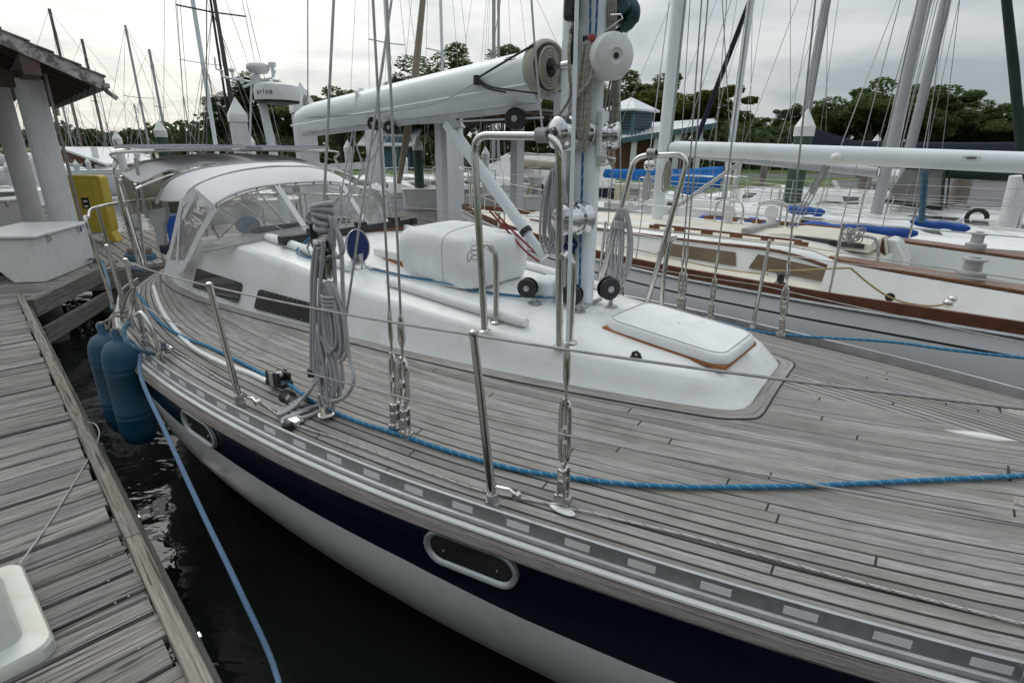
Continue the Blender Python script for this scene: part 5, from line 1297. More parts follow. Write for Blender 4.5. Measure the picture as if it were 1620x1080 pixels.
coil('rope_coil', 'tight grey rope hank wrapped at its waist, hanging below the steel block', BC(520, 448, CT-.01), .34, .09, 13, .0078, 'ropegrey', PV, AV, 21)
mb = MB(); rd = random.Random(9)
for i in range(10):     # lower loose loops
    x = rd.uniform(-.5, .5); o = BC(515+x*26, 520+rd.uniform(0, 20), CT+x*.05)
    L_ = rd.uniform(.24, .36); w_ = rd.uniform(.02, .07)
    mb.tube(cat([o, o-AV*w_+Vector((0, 0, -L_*.5)), o-AV*w_*.8+Vector((0, 0, -L_*.9)), o+AV*.01+Vector((0, 0, -L_)), o+AV*w_+Vector((0, 0, -L_*.85)), o+AV*w_*.9+Vector((0, 0, -L_*.4))], 5, closed=True), .0075, 7, closed=True)
for i in range(7):      # loops spilling aft over the deck
    pts = [BC(505+i*1.5, 575+i*2, CT-.02)]+[BD(490-i*3, 620+i*3, .05)]+[BD(472-i*5, 632+i*4, .03), BD(450+i*2-abs(i-3)*3, 650-i*1+3*(i % 3), .014), BD(452+i*5, 662-i*2, .013), BD(480+i*3, 648-i, .02), BD(505, 640, .04)]
    mb.tube(cat(pts, 6), .0075, 7)
mb.tube(cat([BD(505, 650, .02), BD(480, 660, .014), BD(455, 658, .013), BD(447, 668, .013), BD(462, 672, .013), BD(480, 664, .013)], 6), .0095, 7)
tag(mb.build('rope_pile', M['ropegrey'], smooth=60), 'loose grey rope loops spilling onto the teak deck under the hanging block', 'rope')
mb = MB(); q = BD(516, 656, .02)
for k in (-.02, .02): mb.box(q+AV*k+Vector((0, 0, .05)), (.012, .035, .11), rz=math.atan2(A2[1], A2[0]))
mb.lathe([(.014, -.035), (.014, .035)], q+Vector((0, 0, .08)), axis=AV, n=10); mb.lathe([(.04, 0), (.04, .006)], q, n=16); mb.build('chainplate', M['steel'], tk, bevel=.002)
mb = MB(); q = BD(452, 636, .02)
for j in range(5): mb.tube([q+AV*(j*.012)+Vector((0, 0, .035))+PV*(.032*math.cos(t))+Vector((0, 0, .032*math.sin(t))) for t in [k*2*math.pi/12 for k in range(12)]], .003, 5, closed=True)
mb.build('stand_up_spring', M['rubber'], tk)
# wires rising from the tackle and mainsheet lines aft of it
for (p0, p1, nm, lb, r, m) in [
    (BC(512, 332, CT), skyto(BC(512, 332, CT), 528, 0, CT+.15), 'running_backstay', 'wire rising from the grey rope hitch up past the boom', .0055, 'wire'),
    (BC(512, 332, CT), None, None, None, .005, 'ropegrey')]:
    if nm: mb = MB(); mb.wire(p0, p1, r, 6); tag(mb.build(nm, M[m]), lb, 'rigging wire')
mb = MB(); e_ = BC(484, 168, 0); mb.tube([e_, BC(487, 150, -.0), skyto(e_, 484, 0, 0, 9)], .0045, 6); mb.lathe([(.02, 0), (.025, .03), (.01, .08)], e_, n=10)
tag(mb.build('topping_lift', M['wire']), 'thin wire dropping to the outer end of the white boom', 'rigging wire')
for i, (u0, v0, u1, v1, c1) in enumerate([(560, 206, 522, 352, -.1), (600, 205, 540, 365, -.05), (555, 207, 590, 372, .2), (560, 208, 515, 360, -.15), (620, 208, 545, 368, .0), (598, 206, 560, 372, .1)]):
    pass
ms = thing('mainsheet_tackle', 'mainsheet lines fanning from the boom down to the traveller over the clear window', 'rope tackle', B(-2.1, 0, 1.92))
for (u0, c0), (a1, c1) in (((558, 0), (-2.12, -.15)), ((562, .02), (-2.12, -.05)), ((598, 0), (-2.12, -.12)), ((602, .02), (-2.12, .12)), ((620, 0), (-2.12, -.25)), ((555, 0), (-2.12, .32))):
    mb = MB(); mb.wire(BC(u0, 206, c0), B(a1, c1, 1.92), .006, 6); mb.build('part', M['ropegrey'], ms)
mb = MB(); mb.wire(BC(628, -60, -.9), BC(548, 500, -1.33), .0055, 6); tag(mb.build('running_backstay', M['wire']), 'grey wire slanting down from the sky past the cowl vent to the rope bundle', 'rigging wire')
# fenders hanging at the quarter
def fender(p, L_, r, label):
    f = thing('fender', label, 'fender', p, 'blue fenders hanging at the quarter'); mb = MB(); p = Vector(p)
    mb.lathe([(0, 0), (r*.35, .006), (r*.7, .03), (r*.92, .075), (r, .13), (r, L_*.28), (r*1.015, L_*.285), (r*1.015, L_*.30), (r, L_*.305), (r, L_*.33), (r*1.015, L_*.335), (r*1.015, L_*.35), (r, L_*.355), (r, L_*.70), (r*1.015, L_*.705), (r*1.015, L_*.72), (r, L_*.725), (r, L_*.75), (r*1.015, L_*.755), (r*1.015, L_*.77), (r, L_*.775), (r, L_-.13), (r*.92, L_-.075), (r*.7, L_-.03), (r*.35, L_-.008), (r*.26, L_+.0), (r*.22, L_+.05), (r*.12, L_+.065), (0, L_+.065)], p, n=40)
    mb.build('body', M['fender'], f, smooth=50); mb = MB()
    mb.tube([p+Vector((.03*math.cos(t), 0, L_+.04+.03*math.sin(t))) for t in [k*2*math.pi/12 for k in range(12)]], .008, 6, closed=True); mb.build('lanyard_eye', M['ropecream'], f); return f
f1 = wy(186, 704, 3.05); r1 = .1
fb = wy(184, 700, 3.15); ft = wy(186, 536, 3.15)
fender((ft.x, ft.y, fb.z), ft.z-fb.z, .108, 'front blue fender standing full in view between dock and hull')
fb2 = wy(158, 690, 3.38); ft2 = wy(163, 526, 3.38)
fender((ft2.x, ft2.y, ft2.z-(ft.z-fb.z)), ft.z-fb.z, .108, 'rear blue fender half hidden behind its twin')
pts = [ft+Vector((0, 0, .06)), wy(197, 520, 3.15), wy(205, 500, 3.1), BC(208, 480, -1.5), BC(213, 455, -1.5), BC(200, 470, -1.5), BC(192, 505, -1.5), BC(210, 525, -1.5), BC(225, 540, -1.5)]
rope('fender_line', 'pale teal fender line knotted round the stanchion foot at the quarter', pts, .008, 'ropecream', 'rope')
pts = [ft2+Vector((0, 0, .06)), wy(172, 505, 3.35), wy(182, 495, 3.3), BC(205, 490, -1.45), BC(212, 470, -1.5), BC(203, 500, -1.48), BC(178, 500, -1.6), BC(172, 520, -1.62)]
rope('fender_line', 'frayed cream fender line with its tail hanging outboard', pts, .008, 'ropecream', 'rope')
pts = [BC(243, 560, -1.5), BC(228, 556, -1.58), BC(212, 548, -1.62), BC(200, 540, -1.64), BC(196, 522, -1.62), BC(204, 510, -1.58)]
rope('mooring_loop', 'thick blue and white mooring loop over the toe rail beside the fender', pts, .013, 'ropeteal', 'rope')
# slate blue dock line dropping from the quarter towards the near bottom
pts = [BC(222, 560, -1.6), BC(224, 600, -1.68)]+[wy(u, v, y) for u, v, y in [(265, 690, 2.35), (320, 810, 1.95), (380, 935, 1.66), (440, 1075, 1.42)]]+[e0+ed*7.45+en*.03+Vector((0, 0, .83)), e0+ed*7.62-en*.05+Vector((0, 0, .775)), e0+ed*7.9-en*.14+Vector((0, 0, .768))]
rope('mooring_line', 'slate blue dock line dropping steeply beside the hull over black water', pts, .0105, 'ropeslate', 'rope', 10)
# teal spring line from the quarter to the platform
pts = [wz(140, 410, .8), wy(158, 412, 7.3), wy(170, 440, 6.3), wy(178, 490, 5.4)]
rope('mooring_line', 'faded teal line hanging from the platform corner above bright water', pts, .016, 'ropeteal', 'rope', 8)
pts = [wz(150, 412, .78), wz(172, 418, .75), wz(196, 424, .72), wz(226, 428, .72)]
rope('mooring_line', 'thick faded teal line lying along the timber header to the pile', pts, .022, 'ropeteal', 'rope', 8)
# ------------------------------------------------------------------ dock furniture
# pile wrapped with teal rope
pp_ = wz(228, 430, .55); mb = MB(); pl = thing('mooring_pile', 'stubby black-topped pile wrapped with turns of faded teal rope', 'piling', (pp_.x, pp_.y, -1))
mb.lathe([(.17, -1), (.17, .93), (.15, .95), (0, .95)], (pp_.x, pp_.y, 0), n=18); mb.build('shaft', M['pilewood'], pl)
mb = MB()
for j in range(5): mb.tube([Vector((pp_.x+.195*math.cos(t), pp_.y+.195*math.sin(t), .66+j*.042+.01*math.sin(t+j))) for t in [k*2*math.pi/20 for k in range(20)]], .021, 7, closed=True)
mb.build('rope_turns', M['ropeteal'], pl)
def taper_box(A0, B0, wvec, z0, z1, flare, name, label, group=None, lid=.045, out=.03, m='whitepl'):
    A0 = Vector((*A0, z0)); B0 = Vector((*B0, z0)); w = Vector((*wvec, 0)); dl = (B0-A0).normalized()
    t = thing(name, label, 'dock box', (A0+B0+w)/2, group)
    up = Vector((0, 0, z1-z0)); fl = w.normalized()*flare
    mb = MB(); mb.hexa([A0, B0, B0+w, A0+w, A0+up, B0+up, B0+w+fl+up, A0+w+fl+up]); mb.build('body', M[m], t, bevel=.02)
    o = w.normalized()*out; a, b, c, d = A0+up-o-dl*out, B0+up-o+dl*out, B0+w+fl+up+o+dl*out, A0+w+fl+up+o-dl*out
    mb = MB(); mb.hexa([a, b, c, d]+[q+Vector((0, 0, lid)) for q in (a, b, c, d)]); mb.build('lid', M[m], t, bevel=.015)
    for k in (.2, .8):
        mb = MB(); hq = A0.lerp(B0, k)+up-w.normalized()*.034; mb.box(hq+Vector((0, 0, -.03)), (.05, .012, .09), rz=math.atan2(dl.y, dl.x)); mb.build('latch', M['steel'], t, bevel=.003)
    return t
taper_box((-6.20, 7.05), (-6.55, 8.42), (-.36, -.09), .75, 1.33, .45, 'dock_box', 'large white fibreglass dock box with sloping end, beside the left shelter column')
b2 = wz(48, 368, .75); b3 = wz(-60, 380, .75)
taper_box((b2.x, b2.y), (b3.x, b3.y), (-.3, .55), .75, 1.38, .1, 'dock_box', 'white dock box at the left edge behind the shelter columns')
# shelter columns and roof
def colm(foot, top, r, label):
    x, y = foot.x, foot.y; t = thing('shelter_column', label, 'column', (x, y, .75), 'white round columns carrying the left shelter roof')
    mb = MB(); mb.lathe([(r, .75), (r*1.0, 1.5), (r, 3.42)], (x, y, 0), n=36); mb.build('shaft', M['column'], t); return t
cf1 = wz(114, 398, .75); cf2 = wz(63, 380, .75)
colm(cf1, None, .19, 'thick white column right behind the large white dock box')
colm(cf2, None, .165, 'leftmost thick white column with a greenish stained foot')
sh = thing('shelter_roof', 'shingled shelter roof with peeling grey fascia at the upper left', 'roof', (cf1.x, cf1.y, 3.7))
Cn = wz(163, 138, 3.30); En = wz(86, 170, 3.30); e1 = (En-Cn); e1.z = 0; EL = e1.length+.3; e1.normalize(); r1 = Vector((-e1.y, e1.x, 0))
if r1.dot(md_) > 0: r1 = -r1
SL = .47; W_ = 3.4
def RP(s, t, z=0.0): q = Cn+e1*s+r1*t; return Vector((q.x, q.y, 3.30+SL*t+z))      # s along the eave, t up the slope
def slab4(mb, s0, s1, t0, t1, z, th): q = [RP(s0, t0, z), RP(s1, t0, z), RP(s1, t1, z), RP(s0, t1, z)]; mb.hexa(q+[p+Vector((0, 0, th)) for p in q])
mb = MB(); slab4(mb, .03, EL, .02, W_, .10, .03)
q = [RP(.03, W_, .10), RP(EL, W_, .10)]; q += [p+r1*W_-Vector((0, 0, SL*W_)) for p in q[::-1]]; mb.hexa(q+[p+Vector((0, 0, .03)) for p in q]); mb.build('roof_deck', M['underroof'], sh, smooth=0)
mb = MB(); nrw = 13
for k in range(nrw):
    t0 = -.05+k*(W_+.05)/nrw; t1 = t0+(W_+.05)/nrw+.03; nseg = 20
    for i in range(nseg):
        a0 = -.05+(EL+.1)*i/nseg; a1 = -.05+(EL+.1)*(i+.95)/nseg; j = random.uniform(-.015, .015)
        q = [RP(a0, t0+j, .165), RP(a1, t0+j, .165), RP(a1, t1, .132), RP(a0, t1, .132)]; mb.hexa(q+[p+Vector((0, 0, .022)) for p in q])
mb.build('shingles', M['shingle'], sh, smooth=0)
mb = MB(); mb.beam(RP(0, -.02, .05), RP(EL, -.02, .05), .035, .15); mb.beam(RP(-.01, 0, .05), RP(-.01, W_, .05), .035, .17); mb.build('fascia', M['fascia'], sh, smooth=0)
mb = MB()
for k in range(11): a_ = .35+k*(EL-.5)/10; mb.beam(RP(a_, .03, .04), RP(a_, W_, .04), .045, .11)
mb.build('rafters', M['underroof'], sh, smooth=0)
mb = MB(); tc = (cf1-Cn).dot(r1); sc_ = (cf1-Cn).dot(e1); zb_ = 3.30+SL*tc-.14
mb.beam(Vector((cf1.x, cf1.y, zb_))-e1*(sc_+.0), Vector((cf1.x, cf1.y, zb_))+e1*(EL-sc_), .2, .26)
mb.beam(Vector((cf1.x, cf1.y, zb_-.12)), Vector((cf1.x, cf1.y, zb_-.12))+r1*4, .2, .24); mb.build('beam', M['underroof'], sh, smooth=0)
inn_ = r1; dE = -e1
mb = MB(); g0 = Cn-r1*.04+e1*.05; mb.tube(cat([g0+Vector((0, 0, .03)), g0+Vector((0, 0, -.04)), g0-r1*.06+Vector((0, 0, -.10)), g0-r1*.12+Vector((0, 0, -.15))], 5), .035, 10); mb.beam(g0-e1*.12+Vector((0, 0, .02)), g0+e1*.05+Vector((0, 0, .02)), .08, .06); mb.build('gutter_spout', M['fascia'], sh)
mb = MB(); g2 = RP(EL-.1, -.06, .02); mb.tube([g2, g2+Vector((0, 0, -.17))], .045, 10); mb.build('gutter_outlet', M['fascia'], sh)
mb = MB(); pb = wz(141, 412, .75); pb = Vector((pb.x-.12, pb.y+.2, .75)); pt_ = Vector((pb.x, pb.y, 3.45)); mb.tube([pb, pt_], .022, 8)
tag(mb.build('conduit_pole', M['rubteak'], smooth=60), 'thin brown pole standing between the white dock box and the yellow cabinet', 'pole')
# yellow cabinet on two splayed legs
yc = thing('cabinet', 'bright yellow plastic equipment cabinet on splayed legs on the walkway', 'cabinet', wz(150, 380, .75))
yA, yB = wz(113, 385, .75), wz(186, 383, .75); yB = yA+(yB-yA)*1.0; yd = (yB-yA); yd.z = 0; yl = yd.length; yd.normalize(); yn = Vector((yd.y, -yd.x, 0)); 
def Y(s, z, o=0): return yA+yd*s+Vector((0, 0, z))+yn*o
Wc = yl; hz0, hz1 = .18, 1.20
def rrect(s0, s1, z0, z1, r, o, sh_=0.0):
    out_ = []
    for cx_, cz_, a0 in ((s1-r, z0+r, -90), (s1-r, z1-r, 0), (s0+r, z1-r, 90), (s0+r, z0+r, 180)):
        for k in range(5): an = R(a0+k*22.5); z = cz_+r*math.sin(an); out_.append(Y(cx_+r*math.cos(an)+sh_*z, z, o))
    return out_
W0, W1 = .02, Wc-.05
mb = MB(); mb.loft([rrect(W0, W1, hz0, hz1, .06, -.34), rrect(W0, W1, hz0, hz1, .06, -.02), rrect(W0+.015, W1-.015, hz0+.015, hz1-.015, .06, 0)]); mb.build('body', M['yellow'], yc, bevel=.008)
mb = MB(); mb.loft([rrect(W0+.05, W1-.07, hz0+.08, hz1-.05, .03, -.01), rrect(W0+.05, W1-.07, hz0+.08, hz1-.05, .03, .012), rrect(W0+.06, W1-.08, hz0+.09, hz1-.06, .03, .016)]); dr_ = mb.build('door', M['yellow'], yc, bevel=.003)
mb = MB(); mb.loft([rrect(W0+.10, W1-.12, hz0+.13, hz1-.10, .02, .014), rrect(W0+.10, W1-.12, hz0+.13, hz1-.10, .02, .02)]); mb.build('door_panel', M['yellow'], dr_, bevel=.003)
mb = MB(); mb.loft([rrect(W0+.42*Wc, W0+.58*Wc, .62, .82, .006, .018), rrect(W0+.42*Wc, W0+.58*Wc, .62, .82, .006, .024)]); mb.build('label', M['black'], dr_)
mb = MB(); mb.loft([rrect(W0+.46*Wc, W0+.54*Wc, .65, .68, .003, .022), rrect(W0+.46*Wc, W0+.54*Wc, .65, .68, .003, .027)]); mb.build('label_print', M['whitepl'], dr_); mb = MB(); mb.loft([rrect(W0+.46*Wc, W0+.54*Wc, .74, .77, .003, .022), rrect(W0+.46*Wc, W0+.54*Wc, .74, .77, .003, .027)]); mb.build('label_print', M['whitepl'], dr_)
mb = MB(); mb.tube([Y(W1-.10, .66, .02), Y(W1-.10, .72, .02)], .012, 8); mb.build('latch', M['yellow'], dr_)
for s_, k in ((W0+.02, -1), (W1-.02, 1)):
    mb = MB(); mb.slab([Y(s_-k*.14, hz0+.03), Y(s_+k*.0, hz0+.03), Y(s_+k*.07, 0), Y(s_-k*.03, 0)], -yn, .3); mb.build('leg', M['yellow'], yc, bevel=.01)
# blue sign box on the walkway
bs = wz(278, 392, .75); b_ = thing('sign_box', 'dark blue upright box with a pale square marking behind the sprayhood', 'box', bs)
mb = MB(); mb.hexa([wz(270, 395, .75), wz(292, 392, .75), wz(300, 385, .75), wz(275, 388, .75)]+[Vector((p.x, p.y, 1.32)) for p in (wz(270, 395, .75), wz(292, 392, .75), wz(300, 385, .75), wz(275, 388, .75))]); mb.build('body', M['royal'], b_, bevel=.01)
# white fibreglass step box, bottom left
wb = thing('step_box', 'rounded white fibreglass dock step cut by the bottom left corner', 'dock step', (-1.75, 1.45, DZ))
q1 = wz(92, 1022, DZ+.03); q0 = wz(33, 886, DZ+.03+.03); dd = (q0-q1); dd.z = 0; ll = dd.length; dd.normalize(); pn = Vector((-dd.y, dd.x, 0)); 
if pn.x > 0: pn = -pn
def sbox(i0, i1, z, r=.05, j=0):
    out_ = []; Lx, Ly = ll+.02, .85
    for cx_, cy_, a0 in ((i0+r, i0+r, 180), (Lx-i0-r, i0+r, 270), (Lx-i0-r, Ly-i0-r, 0), (i0+r, Ly-i0-r, 90)):
        for k in range(7): an = R(a0+k*15); p = q1+dd*(cx_+r*math.cos(an))+pn*(cy_+r*math.sin(an)); out_.append(Vector((p.x, p.y, z)))
    return out_
mb = MB(); mb.loft([sbox(.0, 0, DZ, .06), sbox(0, 0, DZ+.045, .06), sbox(.008, 0, DZ+.058, .06), sbox(.06, 0, DZ+.062, .05), sbox(.072, 0, DZ+.07, .05), sbox(.10, 0, DZ+.24, .05), sbox(.11, 0, DZ+.255, .05), sbox(.16, 0, DZ+.262, .04)])
mb.build('moulding', mat('stained fibreglass', (.60, .62, .57), .35, var=.06, vs=5, grime=(.50, .50, .33), gr=.7), wb, smooth=35)
pts = [wz(30, 893, .79), wz(75, 830, .757), wz(110, 775, .757), wz(140, 725, .757), wz(157, 690, .765), wz(152, 672, .765), wz(140, 668, .757), wz(128, 668, .757)]
rope('cord', 'thin grey cord lying across the dock boards to the edge board', pts, .0045, 'ropegrey', 'cord', 6)
# coiled hose at left edge beyond the dock box
mb = MB(); q = wz(0, 432, .75)
for j in range(4): mb.tube([Vector((q.x+(.22)*math.cos(t), q.y+.22*math.sin(t), .77+j*.035)) for t in [k*2*math.pi/20 for k in range(20)]], .02, 7, closed=True)
tag(mb.build('hose_coil', M['black']), 'black hose coil on the dock at the left edge', 'hose')
# ------------------------------------------------------------------ radar mast standing on a boat beyond the stern
# ================================================================== neighbouring yachts
class Fr:
    def __init__(s, O, A):
        s.O = np.array(O, float); s.A = np.array(A, float)/np.hypot(*A); s.P = np.array([-s.A[1], s.A[0]])
        s.AV = Vector((s.A[0], s.A[1], 0)); s.PV = Vector((s.P[0], s.P[1], 0)); s.rz = math.atan2(s.A[1], s.A[0])
    def __call__(s, a, c, z): q = s.O+s.A*a+s.P*c; return Vector((q[0], q[1], z))
    def rel(s, p): d = np.array([p[0], p[1]])-s.O; return Vector((float(d@s.A), float(d@s.P), float(p[2])))
    def onc(s, u, v, c): r = ray(u, v); t = (c+s.O@s.P)/(r[:2]@s.P); q = r*t; return Vector((q[0], q[1], H+q[2]))
def interp(tab, x, k=1): return float(np.interp(x, [q[0] for q in tab], [q[k] for q in tab]))
def yacht(fr, label, Lb, Ls, beam, zr, hm, dm, group=None, cabin=None, ctop=None, trim='whitepl', stripe=None, mast=None, boom=None, rails=True, wires=True, win=None, wire_r=.005, name='sailboat', trimw=.035, tfac=.62, nst=6, well=None, drop=-.015, camb=.07):
    """Lb metres of hull ahead of the origin (bow at a=-Lb), Ls behind it."""
    t = thing(name, label, 'sailboat', fr(0, 0, 0), group)
    tab = [(-Lb, .01), (-Lb+.09*(Lb+Ls), .28), (-Lb+.2*(Lb+Ls), .56), (-Lb+.35*(Lb+Ls), .84), (-Lb+.52*(Lb+Ls), .99), (-Lb+.65*(Lb+Ls), 1.0), (-Lb+.85*(Lb+Ls), .92), (Ls, tfac)]
    hw = lambda a: beam/2*interp(tab, a)
    sh = lambda a: zr+.10*((a-.3*Ls)/(Lb+.3*Ls))**2*(1.4 if a < 0 else .3)
    pf = [(1.0, 0), (1.01, -.165), (1.012, -.182), (1.01, -.4), (.98, -.7), (.92, -.95), (.78, -1.2), (.55, -1.45), (.2, -1.75)]
    n = 36; mb = MB(); S = [-Lb+(Lb+Ls)*i/n for i in range(n+1)]
    for s_ in (-1, 1):
        for i in range(n):
            for j in range(len(pf)-1):
                (f0, z0), (f1, z1) = pf[j], pf[j+1]; mb.mi = 1 if (stripe and j == 1) else 0
                q = [fr(a, s_*hw(a)*f, sh(a)+z) for a, f, z in ((S[i], f0, z0), (S[i+1], f0, z0), (S[i+1], f1, z1), (S[i], f1, z1))]
                mb.add(q, [(0, 1, 2, 3)])
    mb.mi = 0; mb.add([fr(Ls, hw(Ls)*f*s_, sh(Ls)+z) for s_, pr in ((-1, pf), (1, pf[::-1])) for f, z in pr], [tuple(range(len(pf)*2))])
    h = mb.build('hull', [M[hm], M[stripe or 'black']], t, smooth=0)
    bm = bmesh.new(); bm.from_mesh(h.data); bmesh.ops.remove_doubles(bm, verts=bm.verts, dist=.001); bmesh.ops.recalc_face_normals(bm, faces=bm.faces); bm.to_mesh(h.data); bm.free()
    h.data.polygons.foreach_set('use_smooth', [True]*len(h.data.polygons)); h.data.set_sharp_from_angle(angle=R(45))
    mb = MB(); zdk = lambda a, c: sh(a)+drop+camb*(1-min(1, abs(c)/max(.01, hw(a)))**2)
    if well:
        w0, w1, ww_ = well; SS = sorted([a for a in S if a < w0-.03]+[w0]+[a for a in S if w0+.05 < a < w1-.05]+[w1]+[a for a in S if a > w1+.03])
        cs = lambda a: [-hw(a)*.995, -max(ww_, hw(a)*.72), -ww_, -ww_*.5, 0, ww_*.5, ww_, max(ww_, hw(a)*.72), hw(a)*.995] if hw(a)*.72 > ww_ else [hw(a)*k/4*.995 for k in range(-4, 5)]
        for a0_, a1_ in zip(SS, SS[1:]):
            inside = w0-.001 <= a0_ and a1_ <= w1+.001; c0_, c1_ = cs(a0_), cs(a1_)
            for k in range(8):
                if inside and 2 <= k <= 5: continue
                mb.add([fr(a0_, c0_[k], zdk(a0_, c0_[k])), fr(a1_, c1_[k], zdk(a1_, c1_[k])), fr(a1_, c1_[k+1], zdk(a1_, c1_[k+1])), fr(a0_, c0_[k+1], zdk(a0_, c0_[k+1]))], [(0, 1, 2, 3)])
    else: mb.loft([[fr(a, hw(a)*k/4*.995, zdk(a, hw(a)*k/4)) for k in range(-4, 5)] for a in S], closed=False)
    mb.build('deck', M[dm], t, smooth=50)
    for s_ in (-1, 1):
        mb = MB(); mb.loft([[fr(a, s_*(hw(a)+o), sh(a)+z) for o, z in ((.012, -.02), (.014, trimw), (-.02, trimw), (-.02, -.02))] for a in S]); mb.build('toe_rail', M[trim], t, smooth=30)
        if trim == 'brownwood':
            mb = MB(); mb.loft([[fr(a, s_*(hw(a)+o), sh(a)+z) for o, z in ((.0, -.06), (.02, -.055), (.028, -.04), (.02, -.025), (.0, -.022))] for a in S]); mb.build('rub_rail', M['alu'], t, smooth=30)
    if cabin:
        mb = MB()
        for s_ in (-1, 1):
            rings = []
            for a, wb, wt, zt in cabin:
                zb = zdk(a, wb)-.01; rings.append([fr(a, s_*wb, zb), fr(a, s_*(wb*.12+wt*.88), zb+(zt-zb)*.85), fr(a, s_*wt*.985, zt-.008), fr(a, s_*(wt-.05), zt+.008), fr(a, s_*wt*.5, zt+.035), fr(a, 0, zt+.045)])
            mb.mi = 0; mb.loft(rings, closed=False)
        for a, wb, wt, zt in (cabin[0], cabin[-1]):
            zb = zdk(a, wb)-.01; mb.add([fr(a, -wb, zb), fr(a, -wt, zt), fr(a, -wt*.5, zt+.035), fr(a, 0, zt+.045), fr(a, wt*.5, zt+.035), fr(a, wt, zt), fr(a, wb, zb)], [tuple(range(7))])
        cb = mb.build('cabin', M['gel'], t, smooth=40)
        if ctop:
            for s_ in (1,):
                mb = MB(); mb.loft([[fr(a, wt*k, zt+.0125+.035*(1-abs(k)/.92 if abs(k) > .5 else .46+.54*(1-abs(k)/.5))+.004) for k in (-.90, -.5, 0, .5, .90)] for a, wb, wt, zt in cabin[1:]], closed=False); mb.build('nonskid', M[ctop], cb, smooth=40)
        for w_ in (win or []):       # (a0, a1, frac0, frac1, material)
            for s_ in (-1, 1):
                mb = MB(); q = []
                for a, f in ((w_[0], w_[2]), (w_[1], w_[2]), (w_[1]-.04, w_[3]), (w_[0]+.05, w_[3])):
                    wb, wt, zt = interp(cabin, a, 1), interp(cabin, a, 2), interp(cabin, a, 3); zb = zdk(a, wb)
                    q.append(fr(a, s_*(wb+(wt-wb)*f*.98+.006), zb+(zt-zb)*f))
                mb.slab(q, fr.PV*s_, .004); mb.build('cabin_window', M[w_[4]], cb, smooth=0)
    if cabin and well is None:      # small deck gear
        am_ = cabin[len(cabin)//2][0]
        for a_, c_, w_ in ((cabin[1][0]+.35, 0, .24), (-Lb*.62, 0, .24), (cabin[-2][0]-.3, .0, .3)):
            zc = (interp(cabin, a_, 3)+.045) if cabin[0][0] < a_ < cabin[-1][0] else zdk(a_, 0)
            mb = MB(); mb.box(fr(a_, c_, zc+.02), (w_*2, w_*1.9, .05), rz=fr.rz); h_ = mb.build('deck_hatch', M['alu'], t, bevel=.01)
            mb = MB(); mb.box(fr(a_, c_, zc+.047), (w_*1.7, w_*1.6, .012), rz=fr.rz); mb.build('hatch_pane', M['darkglass'], h_)
        for s_ in (-1, 1):
            a0_, a1_ = cabin[1][0]+.3, cabin[-1][0]-.4; wr_ = interp(cabin, am_, 2)*.8
            mb = MB(); P9 = [fr(a0_+(a1_-a0_)*k/8, s_*wr_, interp(cabin, a0_+(a1_-a0_)*k/8, 3)+(.075 if k % 2 else .04)) for k in range(9)]; mb.tube(P9, .012, 6); mb.build('grab_rail', M['steel'], t)
            mb = MB(); q_ = fr(cabin[-1][0]+.5, s_*hw(cabin[-1][0]+.5)*.72, zdk(cabin[-1][0]+.5, .8)); mb.box(q_+Vector((0, 0, .06)), (1.6, .16, .16), rz=fr.rz); mb.lathe([(.07, .14), (.07, .19), (.05, .2), (.05, .26), (.06, .28), (0, .28)], q_, n=16); mb.build('side_coaming', M['whitepl'], t, bevel=.02)
            mb = MB()
            for k in range(5): a_ = -Lb*.5+(Lb*.5+Ls*.8)*k/4; mb.tube(cat([fr(a_, s_*(hw(a_)-.10), zdk(a_, hw(a_))+.03), fr(a_+.08, s_*(hw(a_)-.10), zdk(a_, hw(a_))+.06), fr(a_+.16, s_*(hw(a_)-.10), zdk(a_, hw(a_))+.03)], 3), .012, 6)
            mb.build('deck_cleats', M['steel'], t)
    mtop = None
    if mast:
        am, zb, ht, r, mm = mast; mb = MB()
        mb.loft([[fr(am+r*1.25*math.cos(q), r*.8*math.sin(q), z) for q in [k*2*math.pi/14 for k in range(14)]] for z in (zb, zb+ht*.5, zb+ht)]); ms_ = mb.build('mast', M[mm], t, smooth=60)
        mb = MB(); mb.beam(fr(am+r*1.35, 0, zb+.8), fr(am+r*1.35, 0, zb+ht), .02, .02); mb.build('sail_track', M['alu'], ms_)
        mtop = zb+ht; sps = (zb+ht*.36, zb+ht*.68) if ht > 9 else (zb+ht*.5,)
        for z in sps:
            mb = MB(); wsp = beam*.30; mb.beam(fr(am, -wsp, z+.03), fr(am, 0, z), .07, .025); mb.beam(fr(am, 0, z), fr(am, wsp, z+.03), .07, .025); mb.build('spreader', M[mm], ms_)
        if wires:
            cw = hw(am+.1)*.93; ww = []
            for s_ in (-1, 1):
                z1 = sps[-1]; z0 = sps[0]
                ww += [(fr(am+.12, s_*cw, sh(am)), fr(am, s_*beam*.30, z0+.03)), (fr(am, s_*beam*.30, z0+.03), fr(am, s_*.02, mtop-.1)), (fr(am-.35, s_*cw*.97, sh(am)), fr(am, s_*.02, z0-.05)), (fr(am+.5, s_*cw, sh(am)), fr(am, s_*.02, z0-.05))]
            ww += [(fr(-Lb+.1, 0, sh(-Lb)), fr(am, 0, mtop-.05)), (fr(Ls-.1, 0, sh(Ls)), fr(am, 0, mtop))]
            for p, q in ww:
                mb = MB(); mb.wire(p, q, wire_r, 5); mb.build('stay', M['wire'], t)
